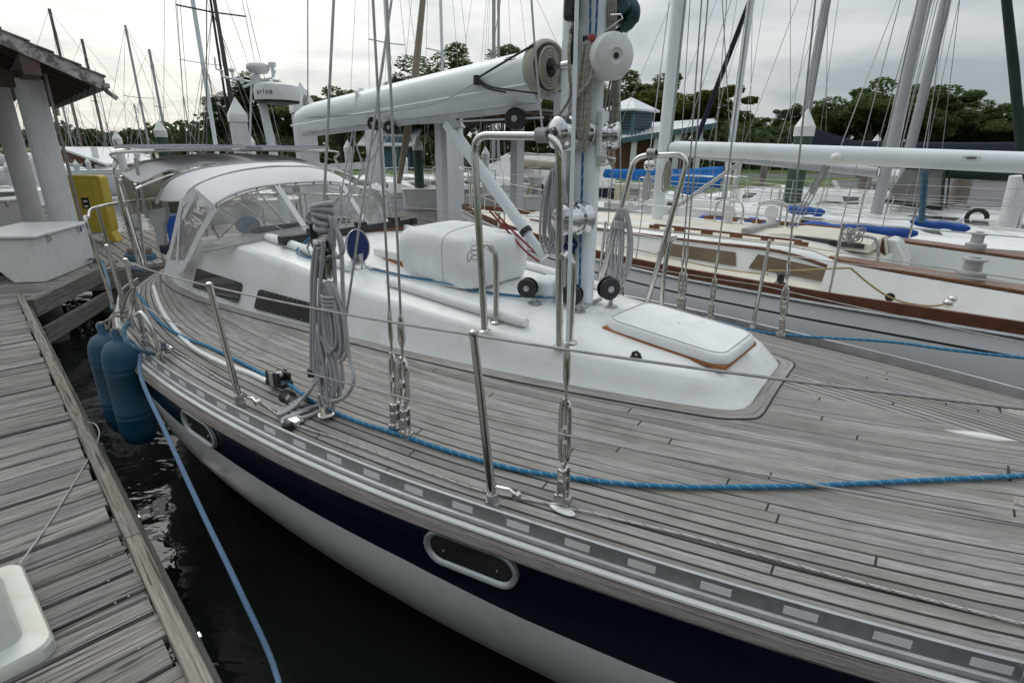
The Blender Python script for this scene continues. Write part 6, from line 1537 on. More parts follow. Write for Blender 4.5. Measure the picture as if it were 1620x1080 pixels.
    if boom:
        a0, z0, a1, z1, r, bm_, cov = boom; mb = MB()
        mb.loft([[fr(a0+(a1-a0)*f, r*.75*math.cos(q), z0+(z1-z0)*f+r*math.sin(q)) for q in [k*2*math.pi/14 for k in range(14)]] for f in (0, .03, .97, 1)]); bo = mb.build('boom', M[bm_], t, smooth=50)
        if cov:
            cm, hs = cov; mb = MB(); rings = []; rd = random.Random(int(a0*10)+3)
            N_ = 16
            for i in range(N_+1):
                f = i/N_; hh = r*1.3+interp(hs, f); r_ = []
                for k in range(14):
                    q = k*2*math.pi/14; y = (r*1.15+.03*math.sin(f*25))*math.cos(q)*(1 if math.sin(q) < .3 else .75); z = (hh if math.sin(q) > 0 else r*1.35)*math.sin(q)
                    r_.append(fr(a0+(a1-a0)*(f*.98+.01), y, z0+(z1-z0)*f+z+rd.uniform(-.008, .008)))
                rings.append(r_)
            mb.loft(rings); mb.build('boom_cover', M[cm], bo, smooth=60)
    if rails:
        SA = [-Lb+.35+(Lb+Ls-.6)*i/(nst-1) for i in range(nst)]
        for s_ in (-1, 1):
            tp = []
            for a in SA:
                mb = MB(); f = fr(a, s_*(hw(a)-.03), sh(a)); q = f+Vector((0, 0, .58))+fr.PV*s_*.02; mb.tube([f, q], .011, 6); mb.build('stanchion', M['steel'], t); tp.append((f, q))
            mb = MB()
            for k in (1, .5):
                for (f0, q0), (f1, q1) in zip(tp, tp[1:]): mb.wire(f0.lerp(q0, k), f1.lerp(q1, k), .0035, 4)
            mb.build('lifeline', M['wire'], t)
        mb = MB(); z = sh(-Lb)+.6
        mb.tube(cat([fr(-Lb+.5, -hw(-Lb+.5), z), fr(-Lb+.1, -.12, z+.02), fr(-Lb-.08, 0, z+.03), fr(-Lb+.1, .12, z+.02), fr(-Lb+.5, hw(-Lb+.5), z)], 4), .011, 6)
        for s_ in (-1, 1): mb.tube([fr(-Lb+.5, s_*hw(-Lb+.5)*.95, z-.6), fr(-Lb+.5, s_*hw(-Lb+.5), z)], .011, 6)
        mb.build('pulpit', M['steel'], t)
        mb = MB(); z = sh(Ls)+.6; w_ = hw(Ls)*.95
        mb.tube(cat([fr(Ls-.7, -w_, z), fr(Ls-.1, -w_, z), fr(Ls+.02, 0, z), fr(Ls-.1, w_, z), fr(Ls-.7, w_, z)], 4), .011, 6)
        for s_ in (-1, 1): mb.tube([fr(Ls-.12, s_*w_*.95, z-.6), fr(Ls-.1, s_*w_, z)], .011, 6)
        mb.build('pushpit', M['steel'], t)
    return t, hw, sh, zdk
# ------------------------------------------------------------------ the grey hulled neighbour with brown rail and cream deck
hv = (.72, -.694)
F2 = Fr((1.75, 6.75), hv)
cab2 = [(-1.9, .35, .30, 1.61), (-1.6, .60, .52, 1.63), (-1.0, .76, .67, 1.65), (0, .88, .79, 1.665), (1.0, .92, .83, 1.675), (1.75, .93, .84, 1.68), (2.0, .93, .83, 1.66), (2.2, .93, .83, 1.60), (2.36, .93, .84, 1.555), (2.42, .93, .84, 1.52)]
Y2, hw2, sh2, zd2 = yacht(F2, 'cream decked sailboat with brown toe rail and pale grey hull, moored directly beside the foreground sailboat', 3.6, 5.4, 2.95, 1.43, 'whitehull', 'cream', None, cab2, 'cream', 'brownwood', 'black', (0, 1.62, 13, .060, 'mastw'), None, True, True, [(-.75, -.45, .2, .62, 'brownglass'), (.55, 1.40, .18, .66, 'brownglass'), (1.52, 2.22, .18, .70, 'brownglass')], .0055, nst=7, well=(2.45, 4.7, .66), trimw=.058, drop=-.02, camb=.03)
Y2['label'] = 'cream decked sailboat with brown toe rail and pale grey hull, nearest beyond the teak deck'
def O2(u, v, c): return F2.onc(u, v, c)
for s_ in (-1, 1):
    mb = MB(); pts = [F2(a, s_*(interp(cab2, a, 2)+.012), interp(cab2, a, 3)-.03) for a in (-1.6, -1.0, 0, 1, 1.75, 2.33)]; mb.tube(cat(pts, 4), .014, 6); mb.build('cabin_trim', M['brownwood'], Y2)
    mb = MB(); hrz = lambda a: interp(cab2, a, 3)+.02; a0, a1 = .35, 1.86
    mb.beam(F2(a0, s_*.66, hrz(a0)+.045), F2(a1, s_*.66, hrz(a1)+.045), .022, .02)
    for k in range(6): a = a0+(a1-a0)*k/5; mb.beam(F2(a-.06, s_*.66, hrz(a)+.02), F2(a+.06, s_*.66, hrz(a)+.02), .02, .04)
    mb.build('grab_rail', M['varn'], Y2)
# coaming, cockpit well, companionway
mb = MB()
for s_ in (-1, 1):
    rings = []
    for a in (2.2, 2.5, 2.9, 3.4, 3.9, 4.6): z = 1.640-.045*(a-2.2)*.9; rings.append([F2(a, s_*1.14, zd2(a, 1.1)-.02), F2(a, s_*1.02, z), F2(a, s_*.72, z), F2(a, s_*.66, z-.42)])
    mb.loft(rings, closed=False)
mb.build('coaming', M['gel'], Y2, smooth=30)
for s_ in (-1, 1):
    mb = MB(); rings = []
    for a, w0 in ((2.16, .02), (2.3, .10), (2.6, .13), (3.2, .14), (3.9, .13), (4.6, .08)): z = 1.647-.045*(a-2.2)*.9; rings.append([F2(a, s_*(.86+w0), z), F2(a, s_*(.86+w0), z+.02), F2(a, s_*(.86-w0), z+.02), F2(a, s_*(.86-w0), z)])
    mb.loft(rings); mb.build('coaming_cap', M['varn'], Y2, smooth=0)
mb = MB(); mb.box(F2(3.4, 0, 1.1), (2.4, 1.36, .04), rz=F2.rz); mb.build('cockpit_sole', M['gel'], Y2)
mb = MB()
for s_ in (-1, 1): mb.hexa([F2(2.45, s_*.665, 1.05), F2(4.7, s_*.665, 1.05), F2(4.7, s_*.69, 1.05), F2(2.45, s_*.69, 1.05), F2(2.45, s_*.665, 1.63), F2(4.7, s_*.665, 1.53), F2(4.7, s_*.69, 1.53), F2(2.45, s_*.69, 1.63)])
mb.box(F2(4.7, 0, 1.25), (.04, 1.36, .45), rz=F2.rz)
mb.build('cockpit_wall', M['gel'], Y2, smooth=0)
mb = MB(); mb.box(F2(2.43, 0, 1.35), (.03, 1.5, .5), rz=F2.rz); mb.build('bulkhead_panel', M['gel'], Y2)
mb = MB(); mb.hexa([F2(2.30, .50, 1.34), F2(2.62, .50, 1.22), F2(2.62, .72, 1.22), F2(2.30, .72, 1.34), F2(2.24, .46, 1.80), F2(2.34, .46, 1.80), F2(2.34, .60, 1.80), F2(2.24, .60, 1.80)]); 
mb = MB(); mb.slab([O2(1386, 378, .1), O2(1397, 376, .1), O2(1405, 440, .1), O2(1390, 436, .1)], F2.PV, .05); cw = mb.build('companionway_boards', M['brownwood'], Y2, bevel=.004)
mb = MB(); mb.slab([O2(1398, 378, .09), O2(1401, 378, .09), O2(1409, 441, .09), O2(1405, 441, .09)], F2.PV, .04); mb.build('board_edge', M['cream'], cw)
mb = MB(); mb.slab([O2(1402, 377, .2), O2(1418, 380, .2), O2(1432, 410, .2), O2(1425, 445, .2), O2(1407, 440, .2)], F2.PV, .3); mb.build('coaming_end', M['gel'], Y2, bevel=.02)
# sliding hatch and turtle
mb = MB(); z = 1.685; rings = []
for a, w_, h in ((1.35, .30, .0), (1.42, .34, .05), (1.6, .36, .085), (2.0, .36, .085), (2.34, .36, .06)): rings.append([F2(a, -w_, z-.03), F2(a, -w_*.97, z+h*.7), F2(a, -w_*.8, z+h), F2(a, w_*.8, z+h), F2(a, w_*.97, z+h*.7), F2(a, w_, z-.03)])
mb.loft(rings); ht = mb.build('companion_hatch', M['cream'], Y2, smooth=40)
mb = MB(); mb.slab([F2(1.62, -.372, z+.0), F2(2.3, -.372, z+.0), F2(2.3, -.365, z+.045), F2(1.72, -.365, z+.055)], F2.PV*-1, .006); mb.build('hatch_slot', M['darkglass'], ht)
# winches on coaming, traveller, hatch on deck
def w2(p, r, par=Y2): 
    mb = MB(); mb.lathe([(r*1.35, 0), (r*1.35, .05), (r*1.05, .056), (r*.84, .062), (r*.80, .115), (r*.82, .13), (r*1.1, .135), (r*1.1, .15), (r*.5, .155), (r*.5, .165), (0, .168)], p, n=24); return mb.build('winch', M['alufar'], par, smooth=35)
w2(F2(3.11, -.86, 1.63), .07); w2(F2(2.98, .86, 1.635), .062)
mb = MB(); ta_, tb_ = O2(1228, 392, -.1), O2(1268, 378, .1); mb.beam(F2(1.25, -.42, 1.74), F2(1.25, .42, 1.74), .09, .05); mb.build('traveller', M['wire'], Y2, bevel=.005)
mb = MB(); mb.lathe([(.045, 0), (.048, .015), (.03, .03), (.03, .08), (.05, .10)], F2(1.9, -1.18, zd2(1.9, 1.18)), n=16); mb.build('deck_block', M['black'], Y2)
mb = MB(); q = O2(1500, 480, -1.24); mb.ball(q, .035, 8, 6); mb.ball(q+Vector((.02, 0, .03)), .03, 8, 6); mb.build('cleat', M['steel'], Y2)
mb = MB(); mb.lathe([(.03, -.012), (.034, 0), (.03, .012)], O2(1408, 470, -1.25), axis=F2.PV, n=14); mb.build('sheet_block', M['black'], Y2)
mb = MB(); mb.hexa([F2(.1, -.3, 1.70), F2(.6, -.3, 1.70), F2(.6, .3, 1.70), F2(.1, .3, 1.70), F2(.12, -.28, 1.76), F2(.58, -.28, 1.76), F2(.58, .28, 1.76), F2(.12, .28, 1.76)]); 
# boom of the neighbour, parented
mb = MB(); rings = []
for a, rr in ((.10, .06), (.14, .078), (.6, .083), (3.6, .083), (5.2, .08)):
    rings.append([F2(a, .07*math.cos(q), 2.53-.028*a+rr*math.sin(q)) for q in [k*2*math.pi/18 for k in range(18)]])
mb.loft(rings); bm2 = mb.build('boom', M['mastw'], Y2, smooth=60)
mb = MB(); mb.box(F2(.08, 0, 2.53), (.08, .06, .08), rz=F2.rz); mb.build('gooseneck', M['alu'], bm2)
dd2 = (F2(2, 0, 2.53-.056)-F2(1, 0, 2.53-.028)).normalized()
q = F2(2.85, -.0705, 2.53-.028*2.85+.02); mb = MB(); mb.slab([q-dd2*.06+Vector((0, 0, -.018)), q+dd2*.06+Vector((0, 0, -.018)), q+dd2*.06+Vector((0, 0, .018)), q-dd2*.06+Vector((0, 0, .018))], -F2.PV, .002); pl_ = mb.build('maker_plate', M['whitepl'], bm2)
dfr2 = frame(q-F2.PV*.0035, F2.AV, (0, 0, 1)); mb = MB(); mb.tube([dfr2 @ Vector((.035*math.cos(t), .008*math.sin(t), 0)) for t in [k*2*math.pi/16 for k in range(16)]], .0016, 5, closed=True); mb.tube([dfr2 @ Vector((-.022, 0, 0)), dfr2 @ Vector((.024, .001, 0))], .0024, 5); mb.build('plate_emblem', M['navycan'], pl_)
mb = MB(); q = F2.onc(1323, 249, -.08); mb.ball(q, .05, 12, 8, (1, 1, .8)); mb.build('reef_horn', M['whitepl'], bm2)
mb = MB(); mb.tube([O2(1312, 262, 0), F2(.75, 0, 1.72)], .03, 8); mb.build('vang', M['black'], Y2) if False else None
mb = MB(); mb.tube([F2(1.02, 0, 2.46), F2(.14, 0, 1.80)], .022, 10); mb.build('vang', M['alu'], Y2)
mb = MB(); a_, b_ = F2.onc(1308, 262, 0), F2.onc(1235, 392, 0)
for k in (-.03, 0, .03): mb.wire(a_+F2.AV*k, b_+F2.AV*k*1.5, .006, 5)
mb.beam(a_, a_.lerp(b_, .32), .045, .02, up=F2.PV); mb.beam(b_.lerp(a_, .0), b_.lerp(a_, .28), .035, .02, up=F2.PV); mb.build('mainsheet', M['wire'], Y2)
mb = MB(); a_, b_ = F2.onc(1461, 268, -.2), F2.onc(1456, 352, -.2); mb.tube([a_, b_], .016, 8); mb.tube([a_+F2.AV*.03, b_+F2.AV*.02], .01, 8); mb.build('boom_tackle', M['ropeteal'], Y2)
# fore part: dorade hoops and cowl, mast coils
for u, v, du, dv in ((1120, 330, 28, 40), (1165, 322, 26, 45), (1218, 325, 25, 42)):
    pass
def guard(a, c, w_, h, z): 
    mb = MB(); mb.tube(cat([F2(a-w_, c, z), F2(a-w_, c, z+h*.7), F2(a-w_*.6, c, z+h), F2(a+w_*.6, c, z+h), F2(a+w_, c, z+h*.7), F2(a+w_, c, z)], 5), .011, 7); return mb.build('vent_guard', M['steel'], Y2)
for a, c in ((.75, .3), (1.12, .62)):
    guard(a, c, .16, .26, 1.70)
    mb = MB(); q = F2(a, c, 1.70); mb.lathe([(.05, 0), (.05, .10)], q, n=14); mb.lathe([(.03, -.02), (.07, 0), (.075, .05), (.07, .06)], q+Vector((0, 0, .15)), axis=-F2.PV+F2.AV*.2, n=18); mb.build('cowl_vent', M['whitepl'], Y2)
    mb = MB(); mb.lathe([(.068, .055), (0, .055)], q+Vector((0, 0, .15)), axis=-F2.PV+F2.AV*.2, n=18); mb.build('vent_plate', M['canvasgrey'], Y2)
for lb, u, v, L_, m_, sd_ in (('grey green rope coil hung on the neighbouring grey mast', 1026, 272, .33, 'ropegrey', 31), ('cream rope coil hung behind the neighbouring grey mast', 1058, 255, .35, 'ropecream', 32)):
    coil('rope_coil', lb, F2.onc(u, v, -.12), L_, .07, 7, .006, m_, F2.PV, F2.AV, sd_, wrap=False)
winch(F2.onc(1032, 262, -.08), -F2.PV-F2.AV*.5, .055, .1, M['steel'], Y2)
# the wad of wire, tied on the lifeline stanchion
mb = MB(); rd = random.Random(12); cc = F2.onc(1347, 372, -1.2)
for k in range(14):
    ax = Vector((rd.uniform(-1, 1), rd.uniform(-1, 1), rd.uniform(-1, 1))).normalized(); x = ax.orthogonal().normalized(); y = ax.cross(x); r = rd.uniform(.045, .085); o = cc+Vector((rd.uniform(-.04, .04), rd.uniform(-.03, .03), rd.uniform(-.02, .02)))
    mb.tube([o+x*r*math.cos(t)+y*r*.7*math.sin(t) for t in [j*2*math.pi/14 for j in range(14)]], .0045, 5, closed=True)
mb.tube(cat([cc+F2.AV*.05, cc+F2.AV*.16+Vector((0, 0, -.01)), cc+F2.AV*.2+Vector((0, 0, -.10)), cc+F2.AV*.21+Vector((0, 0, -.18))], 5), .012, 6)
tag(mb.build('rope_bundle', M['ropewhite']), 'tangled grey wad of rope hung on the neighbouring lifeline', 'rope')
pts = [O2(1215, 428, -1.3), O2(1260, 428, -1.3), O2(1337, 424, -1.34), O2(1350, 428, -1.34), O2(1370, 445, -1.32), O2(1400, 466, -1.30), O2(1430, 478, -1.28), O2(1470, 484, -1.27), O2(1497, 481, -1.25)]
rope('sheet_line', 'thin yellow tan rope sagging along the neighbouring rail to a knot', pts, .0075, 'ropetan')
rope('halyard_tail', 'brown sheet line along the side of the neighbouring cream deck', [O2(955, 392, -1.1)+Vector((0, 0, .06)), O2(1050, 405, -1.1), O2(1140, 425, -1.12), O2(1215, 434, -1.2)], .006, 'ropetan')
# ------------------------------------------------------------------ the further yachts on the right
rv = (-.72, .694)
O3 = F2(1.6, 3.45, 0); F3 = Fr((O3.x, O3.y), rv)       # stern to the walkway, bow to the right
cab3 = [(-1.6, .3, .24, 1.48), (-1.1, .6, .5, 1.56), (0, .75, .65, 1.62), (1.6, .8, .7, 1.66), (2.0, .8, .7, 1.64)]
Y3, *_ = yacht(F3, 'sailboat with grey hull and white foredeck carrying long royal blue covers', 5.6, 3.6, 2.8, 1.44, 'greyhull', 'deckwhite', None, cab3, None, 'whitepl', 'black', (0, 1.6, 13, .062, 'alufar'), (.1, 2.24, 3.25, 2.47, .075, 'alufar', None), True, True, [(-.9, .8, .35, .8, 'darkglass')], .006)
def onF(F, u, v, c): return F.onc(u, v, c)
F3n = Fr((O3.x, O3.y), hv)
for u0, v0, u1, v1, r, c in ((1178, 350, 1262, 360, .06, -1.25), (1262, 358, 1452, 370, .075, -1.25), (1440, 350, 1535, 362, .05, -1.2), (1245, 332, 1305, 336, .055, -.9), (1105, 346, 1168, 352, .055, -1.1)):
    p, q = F3n.onc(u0, v0, c), F3n.onc(u1, v1, c); mb = MB(); L_ = (q-p).length; n = 10; rs_ = [r*.4]+[r*(1+.12*math.sin(k*1.9)) for k in range(n-1)]+[r*.35]
    mb.tube([p.lerp(q, k/n)+Vector((0, 0, .01*math.sin(k*1.3))) for k in range(n+1)], rs_, 10); mb.build('blue_cover', M['royal'], Y3)
mb = MB(); p_ = F3(-3.9, -.02, 1.55); mb.tube([wy(1652, 390, 7.6), wy(1616, 238, 8.0), wy(1604, 110, 8.2), wy(1590, -20, 8.5), wy(1578, -200, 8.8)], [.035, .06, .062, .055, .04], 10); mb.build('furled_jib', M['greencan'], Y3)
O4 = F2(1.2, 7.1, 0); F4 = Fr((O4.x, O4.y), hv)
cab4 = [(-2.2, .4, .3, 1.32), (-1.5, .75, .6, 1.40), (-.4, .95, .8, 1.46), (1.2, 1.05, .9, 1.50), (2.6, 1.05, .9, 1.50)]
Y4, *_ = yacht(F4, 'white sailboat with wraparound dark windows and a dark green covered boom', 3.6, 5.6, 3.3, 1.20, 'whitehull', 'deckwhite', None, cab4, None, 'whitepl', None, (0, 1.7, 14, .060, 'alufar'), (.15, 2.19, 4.6, 2.15, .085, 'alufar', ('greencan', [(0, .10), (.2, .06), (1, .02)])), True, True, [(-1.7, .6, .42, .85, 'darkglass'), (.8, 1.1, .4, .8, 'darkglass'), (1.25, 1.55, .4, .8, 'darkglass'), (1.9, 2.5, .4, .75, 'darkglass')], .006)
mb = MB()
q = [F4.onc(1400, 318, -.9), F4.onc(1432, 268, -.7), F4.onc(1495, 270, -.7), F4.onc(1488, 328, -.9)]; q2 = [F4.onc(1400, 318, -.9)+F4.PV*1.7, F4.onc(1432, 268, -.7)+F4.PV*1.3, F4.onc(1495, 270, -.7)+F4.PV*1.3, F4.onc(1488, 328, -.9)+F4.PV*1.7]
mb.add(q, [(0, 1, 2, 3)]); mb.add([q[0], q[1], q2[1], q2[0]], [(0, 1, 2, 3)]); mb.build('mesh_dodger', M['mesh'], Y4, smooth=0)
mb = MB(); mb.slab([q[1], q[2], q2[2], q2[1]], (0, 0, 1), .02); mb.beam(F4.onc(1398, 318, -.92), F4.onc(1490, 330, -.92), .02, .07); mb.beam(F4.onc(1494, 272, -.75), F4.onc(1489, 328, -.92), .03, .05); mb.beam(F4.onc(1503, 272, -.7), F4.onc(1497, 328, -.92), .02, .03); mb.build('dodger_frame', M['greencan'], Y4)
mb = MB(); qq = F4.onc(1545, 345, -1.3); mb.tube([qq+F4.AV*.13*math.cos(t)+Vector((0, 0, .13*math.sin(t))) for t in [k*2*math.pi/16 for k in range(13)]], .035, 8); mb.build('horseshoe_buoy', M['rubber'], Y4)
O5 = wy(1248, 330, 15.0); F5 = Fr((O5.x, O5.y), hv)
cab5 = [(-2.2, .4, .3, 1.3), (-1.2, .8, .65, 1.5), (.5, .95, .8, 1.6), (2.4, .95, .8, 1.62)]
Y5, *_ = yacht(F5, 'white sailboat with a broad near-black sail cover on its boom and a dark furled jib', 4.6, 5, 3.0, 1.15, 'whitehull', 'deckwhite', None, cab5, None, 'whitepl', None, (0, 1.5, 13, .078, 'alufar'), (.15, 2.55, 4.4, 2.50, .10, 'alufar', ('navycan', [(0, .42), (.25, .12), (.7, .10), (1, .12)])), True, True, [(-1.0, 1.8, .4, .8, 'darkglass')], .007)
mb = MB(); mb.tube([wy(1078, 290, 17.5), wy(1108, 205, 17.3), wy(1187, 0, 16.2), wy(1250, -170, 15.6)], [.05, .075, .07, .06], 8); mb.build('furled_jib', M['navycan'], Y5)
O6 = F2(-2.4, 7.4, 0); F6 = Fr((O6.x, O6.y), rv)
Y6, *_ = yacht(F6, 'small white sailboat with a bright blue sail cover sagging on its boom', 1.7, 4.2, 2.3, 1.0, 'whitehull', 'deckwhite', None, [(-1, .3, .2, 1.15), (-.4, .6, .5, 1.3), (1.6, .7, .6, 1.36)], None, 'whitepl', None, (0, 1.3, 9, .06, 'mastw'), (.1, 1.74, 3.6, 1.84, .07, 'alufar', ('bluecov', [(0, .34), (.2, .24), (.5, .16), (.75, .10), (1, .05)])), True, True, [(-.2, 1.2, .4, .8, 'darkglass')], .006, nst=5)
# blue bag of sail hanging below the cover
mb = MB(); rings = []
for f in range(9):
    t = f/8; r_ = []; dp = .42*math.sin(math.pi*min(1, t*1.05))**.8+.02
    for k in range(12): q = k*2*math.pi/12; r_.append(F6(.2+1.5*t, .13*math.cos(q), 1.93-dp*.5+(dp*.5+.06)*math.sin(q)))
    rings.append(r_)
mb.loft(rings); mb.build('sail_bag', M['bluecov'], Y6, smooth=60)
# ================================================================== pilings, pier roof, far boats
def post(u, vt, y, r, label, shaft='column', cap='whitepl', sq=False, zb=-1.0, group=None, capk=1.0, name='piling'):
    top = wy(u, vt, y); x, zt = top.x, top.z-r*2.4*capk
    t = thing(name, label, 'piling', (x, y, zb), group); mb = MB()
    if sq: mb.box((x, y, (zb+zt)/2), (2*r, 2*r, zt-zb), rz=.55)
    else: mb.lathe([(r*1.03, zb), (r, (zb+zt)/2), (r*.98, zt)], (x, y, 0), n=20)
    mb.build('shaft', M[shaft], t)
    mb = MB()
    if sq: mb.lathe([(r*1.60, zt-.10), (r*1.60, zt+r*.2), (r*1.52, zt+r*.3), (0, zt+r*2.4*capk)], (x, y, 0), n=4, xdir=(math.cos(.55+math.pi/4), math.sin(.55+math.pi/4), 0))
    else: mb.lathe([(r*1.10, zt-.10), (r*1.12, zt+r*.4), (r*1.02, zt+r*.55), (0, zt+r*2.4*capk)], (x, y, 0), n=20)
    mb.build('cap', M[cap], t, smooth=30); return t
post(1279, 171, 10.5, .155, 'thick dark green pile with a white cone cap among the right hand yachts', 'greenpile')
post(660, 213, 17.0, .14, 'dark green pile with a white cone cap seen under the foreground boom', 'greenpile')
post(250, 189, 14.0, .125, 'dark green pile with white cone cap rising behind the bimini', 'greenpile')
post(182, 206, 17.5, .12, 'white pointed pile with a small black number, behind the stern rail', 'column')
post(371, 153, 10.6, .135, 'square white post with pyramid cap above the solar panels', 'column', sq=True)
post(474, 129, 9.6, .155, 'broad square white post with pyramid cap at the outer end of the foreground boom', 'column', sq=True)
post(549, 221, 17.2, .11, 'slim white pointed pile in front of the dark trees', 'column')
post(768, 231, 19.0, .12, 'white pointed pile seen through the near guard hoop', 'column')
post(1389, 212, 20.0, .12, 'short green pile with white cone cap between two grey masts', 'greenpile')
post(51, 240, 19.0, .12, 'thin white pointed pile between the two shelter columns', 'column')
post(96, 222, 26.0, .2, 'distant white pointed pile left of the yellow cabinet', 'column') if False else None
post(395, 212, 24.0, .15, 'small white capped pile beyond the radar mast', 'column')
mb = MB(); q = wy(185, 229, 17.2); 
text('3', .26, frame((q.x, q.y-.06, q.z), (1, 0, 0), (0, 0, 1)), M['black'], bpy.data.objects['piling.003'] if 'piling.003' in bpy.data.objects else boat, 'number')
for u_, v_, y_2, lb_ in ((8, 255, 22, 'thin grey pile at the far left edge above the white runabout'), (118, 252, 26, 'slim white pile left of the gable roofed shed'), (137, 249, 29, 'slim white pile just below the eave of the gable roofed shed'), (214, 236, 30, 'slim white pile right of the gable roofed shed'), (300, 226, 34, 'slim white pile beyond the solar panels'), (640, 243, 24, 'slim white pile beside the pier posts'), (902, 238, 26, 'slim white pile close left of the big white mast'), (1170, 250, 22, 'white pile in front of the lawn, right of the clubhouse')):
    post(u_, v_, y_2, .11, lb_, 'column')
def wpile(u, vt, y, r, label, m='pilewood', tilt=(0, 0)):
    top = wy(u, vt, y); mb = MB(); mb.tube([(top.x+tilt[0], y+tilt[1], -1), (top.x+tilt[0]*.5, y+tilt[1]*.5, 1), (top.x, y, top.z)], [r*1.05, r, r*.95], 14)
    return tag(mb.build('piling', M[m], smooth=60), label, 'piling')
wpile(1530, 262, 11.5, .17, 'bare brown timber pile beside the grey mesh dodger')
wpile(1376, 250, 14.0, .14, 'dark timber pile behind the neighbouring white boom')
wpile(1210, 262, 16, .10, 'weathered timber pile in front of the lawn on the right')
wpile(1615, 278, 9.0, .15, 'white painted timber pile at the right edge', 'column', (.2, 0))
# covered pier over the walkway
pr = thing('pier_roof', 'brown boarded pier roof on white posts, behind the foreground boom', 'roof', (-1.5, 12.5, 3.3))
pA, pB_, pC, pD = wz(603, 380, .75), wz(703, 352, .75), wz(817, 348, .75), wz(723, 372, .75)
for p in (pA, pB_, pD, pC):
    mb = MB(); mb.box((p.x, p.y, 2.0), (.24, .24, 2.5), rz=.76); mb.build('post', M['column'], pr, smooth=0)
def rz_(t, s, z): q = m0+md_*t+mn*s; return Vector((q.x, q.y, z))
mb = MB(); t0, t1, s0, s1 = 6.0, 10.6, .0, 4.3
for (sa, sb, za, zb_) in ((s0-.5, 2.05, 3.24, 3.38), (s1+.5, 2.05, 3.24, 3.38)):
    q = [rz_(t0, sa, za), rz_(t1, sa, za), rz_(t1, sb, zb_), rz_(t0, sb, zb_)]; mb.hexa(q+[p+Vector((0, 0, .06)) for p in q])
mb.build('soffit', M['underroof'], pr, smooth=0)
mb = MB()
for (sa, sb, za, zb_) in ((s0-.55, 2.05, 3.31, 3.45), (s1+.55, 2.05, 3.31, 3.45)):
    q = [rz_(t0-.05, sa, za), rz_(t1+.05, sa, za), rz_(t1+.05, sb, zb_), rz_(t0-.05, sb, zb_)]; mb.hexa(q+[p+Vector((0, 0, .05)) for p in q])
mb.build('roofing', M['shingle'], pr, smooth=0)
mb = MB()
for k in range(9): t = t0+.1+k*(t1-t0-.2)/8; mb.beam(rz_(t, -.5, 3.18), rz_(t, 2.05, 3.32), .05, .1); mb.beam(rz_(t, 4.8, 3.18), rz_(t, 2.05, 3.32), .05, .1)
mb.build('rafters', M['underroof'], pr, smooth=0)
mb = MB(); mb.beam(wy(525, 264, 13), wy(598, 261, 12), .1, .14); tag(mb.build('pier_rail', M['column'], smooth=0), 'white horizontal timber rail left of the pier posts', 'railing')
def dbox(u, v, du, hgt, dep, label, grp='white dock boxes on the far walkway'):
    p = wz(u, v, .75); q = wz(u+du, v-1, .75); d = (q-p); d.z = 0; n_ = Vector((-d.y, d.x, 0)).normalized(); 
    if n_.y < 0: n_ = -n_
    t = thing('dock_box', label, 'dock box', p, grp); mb = MB(); up = Vector((0, 0, hgt)); f = d*.03
    mb.hexa([p+f, q-f, q-f+n_*dep*.8, p+f+n_*dep*.8, p+up, q+up, q+up+n_*dep, p+up+n_*dep]); mb.build('body', M['whitepl'], t, bevel=.015)
    mb = MB(); e = n_*-.02; mb.hexa([p+up+e-f, q+up+e+f, q+up+n_*(dep+.02)+f, p+up+n_*(dep+.02)-f]+[k+Vector((0, 0, .04)) for k in (p+up+e-f, q+up+e+f, q+up+n_*(dep+.02)+f, p+up+n_*(dep+.02)-f)]); mb.build('lid', M['whitepl'], t, bevel=.01)
    mb = MB()
    for k in (.25, .5, .75): c = p.lerp(q, k)-n_*.004; mb.beam(c+Vector((0, 0, .03)), c+Vector((0, 0, hgt-.03)), .012, .006, up=n_)
    mb.build('rib', M['whitepl'], t, smooth=0)
dbox(640, 333, 60, .56, .6, 'ribbed white dock box between two pier posts')
dbox(744, 342, 46, .5, .6, 'white dock box behind the vang strut')
dbox(800, 346, 55, .52, .6, 'white dock box behind the near guard hoop')
# power pedestals and boxes
def pedestal(u, v, w_, h, label, m='whitepl', cap=True):
    p = wz(u, v, .75); t = thing('power_pedestal', label, 'power pedestal', p); mb = MB(); mb.box(p+Vector((0, 0, h/2)), (w_, w_, h), rz=.5); mb.build('body', M[m], t, bevel=.01)
    if cap: mb = MB(); mb.lathe([(w_*.85, h), (w_*.85, h+.05), (w_*.2, h+.14), (0, h+.15)], p, n=4, xdir=(math.cos(.5+math.pi/4), math.sin(.5+math.pi/4), 0)); mb.build('cap', M[m], t, smooth=0)
    mb = MB(); mb.box(p+Vector((-.02, -w_*.55, h*.7)), (w_*.5, .03, h*.2), rz=.5); mb.build('socket_cover', M['canvasgrey'], t)
    return p, t
p_, t_ = pedestal(847, 338, .26, .95, 'white power pedestal with hoses beyond the near guard hoop')
mb = MB(); mb.tube(cat([p_+Vector((-.2, -.1, .75)), p_+Vector((-.26, -.15, .4)), p_+Vector((-.24, -.15, .05))], 4), .03, 6); mb.build('yellow_cable', M['yellow'], t_)
mb = MB(); mb.tube([p_+Vector((.18+.0, -.1+.1*math.cos(t), .55+.25*math.sin(t))) for t in [k*2*math.pi/12 for k in range(12)]], .03, 6, closed=True); mb.build('black_hose', M['black'], t_)
pedestal(982, 330, .34, .75, 'cream power box on the walkway right of the white mast', 'ivory', False)
